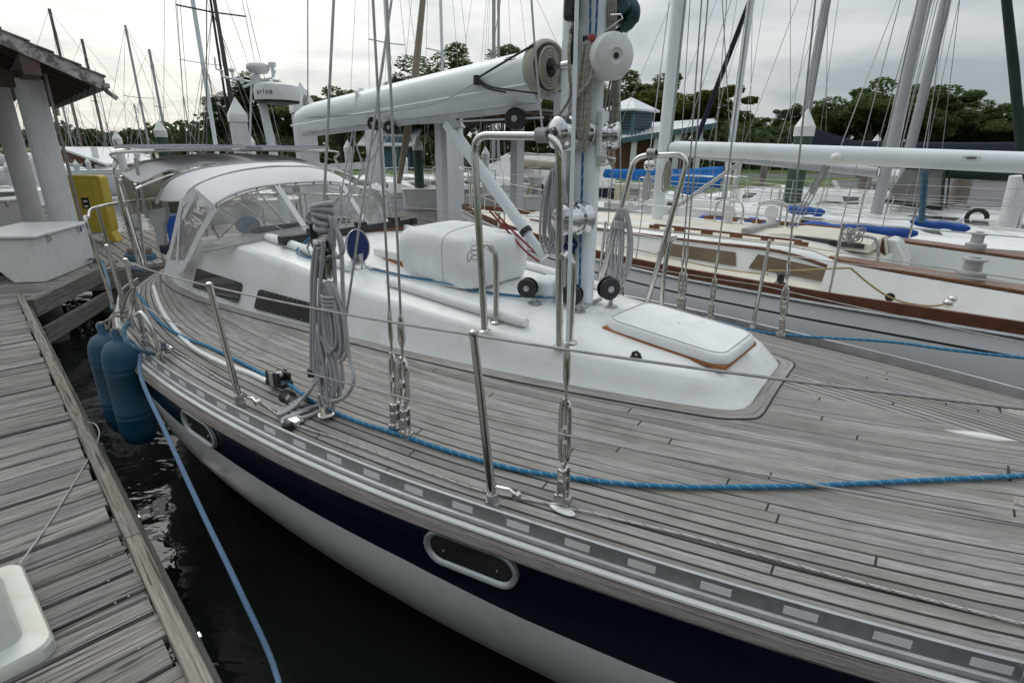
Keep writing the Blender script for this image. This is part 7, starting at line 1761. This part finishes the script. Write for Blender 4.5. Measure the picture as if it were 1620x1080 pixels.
# ------------------------------------------------------------------ boats beyond the walkway and across the basin
def base_at(u, v, y): q = wy(u, v, y); return (q.x, y), q.z
def fy(u, vt, y, label, ang=0.0, Lb=4.2, Ls=4.2, beam=2.6, r=.06, mm='alufar', hm='whitehull', boom=None, group=None, wr=.007, cover=None, rails=False, zr=1.1):
    (x, yy), zt = base_at(u, vt, y); A = (math.cos(R(ang)), math.sin(R(ang))); F = Fr((x, yy), A)
    ht = max(4.0, zt-1.4); ht = 11.5 if vt <= 0 else ht
    cab = [(-1.8, .35, .25, zr+.15), (-1.0, .75, .6, zr+.35), (1.8, .85, .7, zr+.42)]
    return yacht(F, label, Lb, Ls, beam, zr, hm, 'deckwhite', group, cab, None, 'whitepl', 'navy' if hm == 'whitehull' else None, (0, 1.4, ht, r, mm), boom, rails, True, [(-.6, 1.4, .4, .8, 'darkglass')], wr)
fy(609, 0, 19, 'white sailboat with tall white mast left of the grey furled jib', 136, 2.3, 3.4, 2.2, .055, 'mastw', rails=True)
t9, *_ = fy(697, 0, 20.5, 'white sailboat with slim pale mast under the middle of the foreground boom', 136, 2.1, 3.4, 2.2, .05, 'mastw', rails=True)
mb = MB(); mb.tube([wy(631, 290, 16.5), wy(645, 204, 16.2), wy(657, 118, 15.9), wy(671, -20, 15.4)], [.07, .11, .1, .07], 8); mb.build('furled_jib', M['tan'], t9)
fy(789, 0, 22.5, 'sailboat with tan covered boom, beyond the vang strut', 136, 2.4, 3.4, 2.3, .045, 'alufar', boom=(-.1, 1.9, -2.9, 1.9, .09, 'alufar', ('tan', [(0, .2), (.5, .12), (1, .05)])), rails=True)
q = wy(731, 268, 18.4)
Fn = Fr((wy(860, 250, 22).x, 22), (1, -.25))
yacht(Fn, 'sailboat almost hidden under a navy canvas cover beyond the pier posts', 3, 3.2, 2.4, 1.2, 'navy', 'navycan', None, [(-2.6, .3, .15, 1.6), (-1.4, .9, .2, 2.3), (2.4, .9, .2, 2.2), (2.8, .6, .2, 1.6)], 'navycan', 'whitepl', None, (-2.0, 1.3, 9, .05, 'alufar'), None, False, True, None, .007)
LFT = [(78, 14, 34, 'brown', .055), (129, 62, 40, 'brown', .06), (198, 40, 32, 'alufar', .055), (236, 78, 38, 'alufar', .06), (303, -10, 24, 'mastw', .085), (41, 110, 30, 'brown', .05)]
LB = ['white sailboat with the tallest thin brown mast right of the shelter roof corner', 'white sailboat with thin brown mast leaning over the gable roofed shed', 'white sailboat with slender pale mast right of the shelter roof corner', 'white sailboat with short pale mast above the white capped green pile', 'white sailboat with thick white mast above the solar panels', 'white sailboat whose brown mast shows between the shelter columns']
M['brown'] = mat('weathered brown spar', (.11, .08, .065), .6)
for i, (u, vt, y, mm, r) in enumerate(LFT): fy(u, vt, y, LB[i], [200, 20, 160, 190, 150, 175][i], 4.5, 4.5, 2.9, r, mm, wr=.010, group=None)
# black masted boat aft of the bimini
O_ = wy(352, 100, 16); Fb = Fr((wy(342, 60, 16).x, 16), (-.72, .69))
tb_, *_ = yacht(Fb, 'sailboat with black mast and black furled jib behind the solar panels', 3.5, 4, 2.8, 1.1, 'whitehull', 'deckwhite', None, [(-1.8, .35, .25, 1.3), (-.5, .8, .6, 1.5), (2, .8, .7, 1.55)], None, 'whitepl', None, (0, 1.4, 12, .035, 'black'), None, False, True, None, .008)
mb = MB(); mb.tube([wy(388, 300, 13.5), wy(372, 200, 13.7), wy(355, 95, 14.0), wy(334, -30, 14.5)], [.04, .055, .05, .04], 8); mb.build('furled_jib', M['black'], tb_)
# powerboat at the far left
Fp = Fr((wy(14, 310, 17).x, 17), (1, .1)); mb = MB()
pbt, *_ = yacht(Fp, 'small white runabout with dark windscreen at the far left edge', 2.2, 2.4, 2.2, .75, 'whitehull', 'deckwhite', None, [(-1.2, .5, .3, .85), (-.3, .75, .55, 1.15), (1.6, .8, .7, 1.2)], None, 'whitepl', 'black', None, None, False, False, [(-.4, .8, .3, .9, 'darkglass')], .01)
pbt['category'] = 'powerboat'
pbt.name = 'powerboat'; ORG[pbt.name] = ORG.get('sailboat.0', Vector((0, 0, 0)))
# row of far moored boats across the water on the left
rd = random.Random(5)
FB = ['white sailboat far across the water, left of the gable roofed shed', 'white sailboat with bare mast just right of the shelter column far across the basin', 'distant white sailboat seen beside the left stern rail', 'distant white sailboat beyond the solar panels', 'distant white sailboat left of the radar mast', 'distant white sailboat between the shelter columns', 'distant white sailboat near the far left tree line', 'distant white sailboat right of the gable roofed shed']
for i, (u, y) in enumerate(((95, 55), (112, 70), (212, 60), (290, 75), (330, 80), (66, 48), (15, 60), (150, 85))):
    fy(u, rd.uniform(110, 175), y, FB[i], rd.choice((10, 160, 200, 345)), 4.5, 4.5, 2.9, .06, 'alufar', wr=.012, group=None)
# far jetty and gable roofed shed
mb = MB(); mb.box((-26, 44, .55), (26, 1.8, .25), rz=-.25); mb.box((-38, 62, .55), (40, 1.8, .25), rz=-.2)
tag(mb.build('far_jetty', M['dock'], smooth=0), 'low grey jetties across the basin at far left', 'dock')
gs = wy(150, 262, 34); sd_ = thing('boat_shed', 'small open gable roofed shed across the water above the yellow cabinet', 'shed', (gs.x, gs.y, .7))
mb = MB(); mb.box((gs.x, gs.y, .65), (4.5, 5, .2), rz=.2); mb.build('platform', M['dock'], sd_, smooth=0)
for k, (dx, dy) in enumerate(((-1.5, -1.8), (1.5, -1.8), (-1.5, 1.8), (1.5, 1.8))): mb = MB(); mb.box((gs.x+dx, gs.y+dy, 1.5), (.22, .22, 1.6)); mb.build('post', M['column'], sd_, smooth=0)
zt = wy(160, 236, 34).z
mb = MB()
for s_ in (-1, 1):
    q = [Vector((gs.x, gs.y-2.4, zt)), Vector((gs.x, gs.y+2.4, zt)), Vector((gs.x+s_*2.4, gs.y+2.4, zt-.85)), Vector((gs.x+s_*2.4, gs.y-2.4, zt-.85))]; mb.hexa(q+[p+Vector((0, 0, .12)) for p in q])
mb.build('roof', M['roofmetal'], sd_, smooth=0)
mb = MB(); mb.slab([Vector((gs.x-2.1, gs.y-2.0, zt-.8)), Vector((gs.x+2.1, gs.y-2.0, zt-.8)), Vector((gs.x, gs.y-2.0, zt-.1))], (0, 1, 0), .05); mb.build('gable', M['redbrick'], sd_, smooth=0)
# radar mast with domes on a boat past the stern
Or = wy(430, 300, 7.3); rm = thing('radar_mast', 'white radar pole with domes and crossbar rising beyond the cockpit', 'radar mast', (Or.x, Or.y, .8))
y_ = 7.3; def_ = lambda u, v, dy=0: wy(u, v, y_+dy)
mb = MB(); bx_ = wy(432, 240, y_); tp = wy(405, 118, y_); mb.tube([Vector((bx_.x+.10, y_, .8)), bx_, tp], [.055, .055, .045], 12)
mb.tube([def_(398, 122), def_(395, 240)], .012, 6); mb.build('pole', M['mastw'], rm)
mb = MB(); q = def_(408, 108); mb.lathe([(0, -.07), (.10, -.055), (.135, -.01), (.13, .035), (.08, .06), (0, .07)], q, n=24); mb.build('satellite_dome', M['whitepl'], rm, smooth=70)
q = def_(438, 148); mb = MB(); mb.lathe([(.10, -.13), (.245, -.11), (.26, -.085), (.26, -.02)], q, n=32); mb.build('radome_base', M['black'], rm)
mb = MB(); mb.lathe([(.262, -.085), (.262, .035), (.245, .085), (.16, .115), (0, .125)], q, n=40); rdm = mb.build('radome', M['whitepl'], rm, smooth=50)
vd = (Vector((0, 0, H))-q); vd.z = 0; vd.normalize(); sx = Vector((-vd.y, vd.x, 0)); sx = -sx if sx.x < 0 else sx
for i, ch in enumerate('arine'):
    an = R(-52+i*9.5); nrm = (vd*math.cos(an)+sx*math.sin(an)); p = q+nrm*.2645+Vector((0, 0, .0)); text(ch, .085, frame(p, Vector((-nrm.y, nrm.x, 0)) if True else sx, (0, 0, 1)), M['navycan'], rdm, 'lettering')
mb = MB(); mb.tube([def_(352, 122), def_(398, 130), def_(430, 124), def_(436, 112)], .013, 8); mb.tube([def_(352, 122), def_(352, 112), def_(343, 110)], .012, 6); mb.lathe([(.012, -.06), (.012, 0), (.04, .02), (.035, .045), (0, .05)], def_(367, 115), n=12); mb.lathe([(.02, -.1), (.02, 0), (.045, .02), (.045, .06), (0, .075)], def_(431, 108), n=12); mb.lathe([(.01, -.05), (.012, .07), (0, .1)], def_(341, 103), n=8)
mb.tube([def_(385, 138), def_(402, 132), def_(430, 130)], .016, 8); mb.lathe([(.02, -.05), (.03, 0), (.02, .03)], def_(382, 126), n=10); mb.build('crossbar', M['mastw'], rm)
# ------------------------------------------------------------------ buildings on the lawn
bd = thing('clubhouse', 'low brown building with white metal roof and teal louvred cupola', 'building', wy(1050, 262, 34))
e0_, e1_ = wy(984, 222, 33), wy(1134, 198, 31); f0_, f1_ = wy(982, 200, 38), wy(1128, 191, 38)
mb = MB(); mb.hexa([e0_, e1_, f1_, f0_]+[p+Vector((0, 0, .12)) for p in (e0_, e1_, f1_, f0_)]); mb.build('roof', M['roofmetal'], bd, smooth=0)
mb = MB(); 
for k in range(24): a = e0_.lerp(e1_, k/23); b = f0_.lerp(f1_, k/23); mb.beam(a+Vector((0, 0, .13)), b+Vector((0, 0, .13)), .03, .04)
mb.build('roof_seams', M['roofmetal'], bd, smooth=0)
mb = MB(); mb.beam(e0_-Vector((0, .1, .02)), e1_-Vector((0, .1, .02)), .08, .28); mb.beam(e1_, f1_, .08, .28); mb.build('fascia', M['teal'], bd, smooth=0)
mb = MB(); mb.slab([Vector((e0_.x, 34.5, .9)), Vector((e1_.x-.6, 34.5, .9)), Vector((e1_.x-.6, 34.5, e1_.z+.1)), Vector((e0_.x, 34.5, e0_.z+.2))], (0, 1, 0), 3); mb.build('wall', M['redbrick'], bd, smooth=0)
for k in (.15, .4, .62, .85): mb = MB(); p = e0_.lerp(e1_, k); mb.box((p.x, p.y+.2, (p.z+.9)/2), (.28, .28, p.z-.9)); mb.build('post', M['column'], bd, smooth=0)
c_ = wy(996, 192, 35); mb = MB(); mb.box(c_+Vector((0, 0, -.3)), (1.9, 1.9, 1.7), rz=.75); cu = mb.build('cupola', M['teal'], bd, smooth=0)
ct = wy(996, 154, 35); mb = MB(); mb.lathe([(1.75, c_.z+.5), (1.75, c_.z+.6), (0, ct.z)], (c_.x, c_.y, 0), n=4, xdir=(math.cos(.75+math.pi/4), math.sin(.75+math.pi/4), 0)); mb.build('cupola_roof', M['roofmetal'], bd, smooth=0)
mb = MB()
for k in range(6):
    for an in (0, math.pi/2): 
        d = Vector((math.cos(.75+an-math.pi), math.sin(.75+an-math.pi), 0)); d = d if d.y < 0 else -d; s_ = Vector((-d.y, d.x, 0)); p = c_+d*.97+Vector((0, 0, -.45+k*.16)); mb.beam(p-s_*.75, p+s_*.75, .05, .06)
mb.build('louvre', M['black'], cu, smooth=0)
s0_ = wy(622, 262, 42); sb = thing('shed', 'small dark green shed with pale metal roof behind the pier posts', 'shed', s0_)
mb = MB(); mb.box((s0_.x, 42, 2.0), (3.0, 3, 2.4)); mb.build('wall', M['teal'], sb, smooth=0); mb = MB(); zz_ = wy(622, 232, 42).z
q = [Vector((s0_.x-2, 40, zz_)), Vector((s0_.x+2, 40, zz_)), Vector((s0_.x+2, 44, zz_+1.3)), Vector((s0_.x-2, 44, zz_+1.3))]; mb.hexa(q+[p+Vector((0, 0, .1)) for p in q]); mb.build('roof', M['roofmetal'], sb, smooth=0)
s1_ = wy(1245, 272, 60); s2 = thing('warehouse', 'long pale grey low building across the road on the right', 'building', (s1_.x, 60, 1))
mb = MB(); mb.box((s1_.x, 60, 1.7), (16, 6, 1.5), rz=-.15); mb.build('wall', M['alufar'], s2, smooth=0); mb = MB(); mb.box((s1_.x, 60, 2.55), (17, 7, .2), rz=-.15); mb.build('roof', M['roofmetal'], s2, smooth=0)
# cars
def car_(p, rz, m, label, L_=4.2, W_=1.7, Hh=1.5, nm='parked_car'):
    t = thing(nm, label, 'car', p); F = Fr((p.x, p.y), (math.cos(rz), math.sin(rz))); z = p.z
    mb = MB(); rings = []
    for a, zb, zt, w_ in ((-L_/2, .45, .72, .8), (-L_/2+.12, .3, .82, .95), (-L_*.28, .28, .95, 1), (L_*.3, .28, 1.0, 1), (L_/2-.1, .3, .92, .96), (L_/2, .42, .8, .85)):
        rings.append([F(a, s_*W_/2*w_*k, z+h) for s_, h, k in ((-1, zb, .95), (-1, (zb+zt)/2, 1), (-1, zt, .93), (1, zt, .93), (1, (zb+zt)/2, 1), (1, zb, .95))])
    mb.loft(rings); mb.build('body', m, t, smooth=30, bevel=.03)
    mb = MB(); rings = []
    for a, zt, w_ in ((-L_*.28, .94, .82), (-L_*.12, Hh-.04, .70), (L_*.18, Hh, .70), (L_*.36, .98, .80)): rings.append([F(a, -W_/2*w_, z+.93), F(a, -W_/2*w_*.93, z+zt), F(a, W_/2*w_*.93, z+zt), F(a, W_/2*w_, z+.93)])
    mb.loft(rings); mb.build('cabin', M['darkglass'], t, smooth=30)
    mb = MB(); mb.hexa([F(-L_*.12, -W_*.34, z+Hh-.03), F(L_*.18, -W_*.34, z+Hh+.0), F(L_*.18, W_*.34, z+Hh), F(-L_*.12, W_*.34, z+Hh-.03)]+[F(-L_*.12, -W_*.34, z+Hh+.01), F(L_*.18, -W_*.34, z+Hh+.04), F(L_*.18, W_*.34, z+Hh+.04), F(-L_*.12, W_*.34, z+Hh+.01)]); mb.build('roof', m, t)
    for a in (-L_*.31, L_*.31):
        for s_ in (-1, 1): mb = MB(); mb.lathe([(.2, -.11), (.31, -.1), (.31, .1), (.2, .11)], F(a, s_*W_*.44, z+.31), axis=F.PV, n=18); mb.build('wheel', M['rubber'], t)
    for s_ in (-1, 1): mb = MB(); mb.box(F(-L_/2+.03, s_*W_*.32, z+.66), (.08, .3, .14), rz=rz); mb.build('headlight', M['chrome'], t)
car_(wz(1410, 303, LZ), R(50), M['whitepl'], 'white parked car at the lot edge beside the grey masts')
car_(wz(1400, 281, LZ), R(10), M['redpaint'], 'red parked car beyond the lawn between two grey masts')
car_(wz(1130, 263, LZ+.05), R(0), M['redpaint'], 'second red parked car far off beneath the trees') if False else None
# ------------------------------------------------------------------ trees
def proto(kind, seed):
    rd = random.Random(seed); hgt = 10.0; tr = MB(); lf = MB()
    lean = Vector((rd.uniform(-.4, .4), rd.uniform(-.4, .4), 0)); fork = .32 if kind != 'pine' else .9
    trunk = [Vector((0, 0, -.3)), Vector((0, 0, 0)), lean*.3+Vector((0, 0, hgt*.18)), lean*.7+Vector((0, 0, hgt*fork))]
    tr.tube(cat(trunk, 4), [.26-.012*i for i in range(13)], 9)
    tips = []
    nl = 13 if kind != 'pine' else 26
    for i in range(nl):
        an = 2.4*i+rd.uniform(-.4, .4)
        if kind == 'pine': z0 = hgt*(.35+.55*i/nl); rr_ = hgt*.26*(1-.55*abs(i/nl-.35))*rd.uniform(.6, 1.1); z1 = z0+rd.uniform(-.1, .9)
        else: z0 = hgt*rd.uniform(.2, .36); rr_ = hgt*rd.uniform(.18, .46); z1 = hgt*(.5+.46*rd.random()*(1-(rr_/hgt/.6)**2))
        b = lean*.6+Vector((0, 0, z0)); e_ = Vector((rr_*math.cos(an), rr_*math.sin(an), z1)); m_ = b.lerp(e_, .5)+Vector((0, 0, rd.uniform(.1, .6)))
        c_ = cat([b, m_, e_], 4); tr.tube(c_, [.11-.011*k for k in range(len(c_))], 6); tips += [(e_, 1.0), (c_[-4], .75)]
        for k in range(3 if kind != 'pine' else 2):
            e2 = m_.lerp(e_, rd.uniform(.3, 1))+Vector((rd.uniform(-1.6, 1.6), rd.uniform(-1.6, 1.6), rd.uniform(-.5, 1.2)))*(.55 if kind == 'pine' else .9); tr.tube([m_.lerp(e_, .5), e2], [.045, .015], 5); tips.append((e2, .8))
    tips += [(lean*.7+Vector((rd.uniform(-2.2, 2.2), rd.uniform(-2.2, 2.2), hgt*rd.uniform(.42, .72))), 1.1) for _ in range(9 if kind != 'pine' else 3)]
    nleaf = 300 if kind != 'pine' else 190
    for p, s_ in tips:
        R_ = rd.uniform(.75, 1.35)*s_*(1 if kind != 'pine' else .75); sq = rd.uniform(.5, .8)
        for k in range(nleaf):
            d = Vector((rd.gauss(0, 1), rd.gauss(0, 1), rd.gauss(0, 1))).normalized()*R_*rd.uniform(.35, 1)**.5
            o = p+Vector((d.x, d.y, d.z*sq)); sz = rd.uniform(.11, .24)
            x = Vector((rd.uniform(-1, 1), rd.uniform(-1, 1), rd.uniform(-.6, .6))).normalized(); y = x.orthogonal().normalized()*rd.uniform(.5, 1)
            if kind == 'pine': y = y*.45; x = x*1.3
            lf.add([o-x*sz, o-y*sz*.6, o+x*sz, o+y*sz*.6], [(0, 1, 2, 3)])
    r = thing({'oak': 'oak_tree', 'pine': 'pine_tree', 'yel': 'broadleaf_tree'}[kind], 'tree', 'tree', (0, 0, 0))
    tr.build('trunk', M['bark'], r, smooth=60); lf.build('crown', M[{'oak': 'leafoak', 'pine': 'leafpine', 'yel': 'leafyel'}[kind]], r, smooth=0)
    return r
P_ = {'oak': [proto('oak', 1), proto('oak', 2)], 'pine': [proto('pine', 3)], 'yel': [proto('yel', 4)]}
used = set(); cnt = {}
def tree(kind, u, vt, y, label, wid=1.0, k=0, zb=LZ):
    q = wy(u, vt, y); s_ = (q.z-zb)/8.7; pr_ = P_[kind][k % len(P_[kind])]; rz = random.uniform(0, 6.28); sc = (s_*wid, s_*wid, s_)
    if pr_.name not in used: used.add(pr_.name); o = pr_; o.location = (q.x, y, zb); o.rotation_euler.z = rz; o.scale = sc; o['label'] = label
    else: o = dup(pr_, (q.x, y, zb), rz, label, sc)
    return o
TR = [
 ('pine', 352, 165, 46, 'dark pine left of the radar pole, lowest of the small clump'), ('pine', 400, 138, 48, 'dark pine with open branches directly behind the radar dome'), ('pine', 448, 150, 47, 'dark pine between the radar dome and the broad white post'),
 ('oak', 530, 145, 44, 'dark tree filling the gap under the outer end of the foreground boom'), ('oak', 590, 150, 46, 'dark tree behind the mainsheet lines'), ('pine', 640, 140, 44, 'dark tree behind the grey furled jib'), ('oak', 735, 86, 40, 'tall tree whose leafy top shows just above the foreground boom'), ('oak', 690, 140, 48, 'dark tree behind the slim pale mast'), ('oak', 800, 130, 46, 'dark tree behind the near guard hoop'), ('oak', 870, 125, 50, 'dark tree left of the big white mast'),
 ('oak', 1003, 124, 52, 'broad tree directly behind the teal cupola'), ('yel', 1082, 130, 50, 'yellow green tree right of the first neighbouring grey mast'), ('oak', 950, 150, 60, 'dark tree half hidden by the big white mast'), ('oak', 1130, 178, 60, 'dark tree at the end of the white metal roof'),
 ('oak', 1180, 188, 75, 'distant tree right of the clubhouse roof'), ('oak', 1222, 192, 80, 'distant low tree left of the green pile'), ('pine', 1252, 180, 70, 'dark tree behind the cone capped green pile'), ('oak', 1300, 182, 62, 'round tree right of the cone capped green pile'), ('yel', 1345, 165, 52, 'yellow green tree left of the thickest grey mast'),
 ('oak', 1405, 134, 46, 'tallest oak, between the two thick grey masts'), ('oak', 1470, 146, 47, 'wide oak right of the second thick grey mast'), ('yel', 1432, 150, 56, 'yellow green tree behind the tallest oak'), ('oak', 1540, 166, 55, 'oak with a lone high branch above the dark boom cover'), ('oak', 1590, 182, 52, 'oak left of the dark green furled sail'), ('oak', 1650, 172, 50, 'oak at the right edge of the frame'), ('yel', 1505, 190, 60, 'low yellow green tree between the two right hand oaks')]
for i, (k, u, v, y, lb) in enumerate(TR): tree(k, u, v, y, lb, 1.25 if k != 'pine' else 1.15, i)
mb = MB(); rd = random.Random(21)      # the far shore reads as one low wood
for k in range(15000):
    x = rd.uniform(-330, 30); y = 172+rd.uniform(-4, 4)-x*.05; hm_ = 5.2+2.6*noise.noise(Vector((x*.06, 0, 0)))+2.2*noise.noise(Vector((x*.21, 3, 0))); z = LZ+hm_*rd.random()**.75; s_ = rd.uniform(.5, 1.0)
    a = Vector((rd.uniform(-1, 1), rd.uniform(-1, 1), rd.uniform(-1, 1))).normalized(); b = a.orthogonal().normalized(); o = Vector((x, y, z)); mb.add([o-a*s_, o-b*s_*.7, o+a*s_, o+b*s_*.7], [(0, 1, 2, 3)])
fw = mb.build('far_wood', M['hedge'], smooth=0); fw['kind'] = 'stuff'
for i, (x_, y_t, s_) in enumerate(((-26, -20, 1.0), (-17, -25, 1.15), (-8, -22, .95), (1, -26, 1.2), (10, -23, 1.0), (19, -25, 1.1), (28, -20, 1.0))):  # out-of-view oaks added behind the camera to cut the light on the hull
    dup(P_['oak'][i % 2], (x_, y_t, .5), i*1.1, 'oak number %s of the unseen row added behind the photographer to shade the hull' % ('one two three four five six seven'.split()[i]), s_*1.15)
# understorey hedge below the trees
mb = MB(); rd = random.Random(11)
for k in range(16000):
    x = rd.uniform(-34, 75); y = 53+rd.uniform(-1, 1)*2.5+abs(x-10)*.05+max(0, x-30)*.3; z = LZ+rd.random()**1.3*(3.6+1.2*noise.noise(Vector((x*.3, 0, 0)))); s_ = rd.uniform(.18, .34)
    a = Vector((rd.uniform(-1, 1), rd.uniform(-1, 1), rd.uniform(-1, 1))).normalized(); b = a.orthogonal().normalized()
    o = Vector((x, y, z)); mb.add([o-a*s_, o-b*s_*.7, o+a*s_, o+b*s_*.7], [(0, 1, 2, 3)])
hg = mb.build('undergrowth', M['hedge'], smooth=0); hg['kind'] = 'stuff'
# perched birds on the far masts
mb = MB(); mb.prism([(-45, -60), (-45, -13), (45, -13), (45, -60)], -.6, .9); struct(mb.build('near_bank_ground', M['grass'], smooth=0))
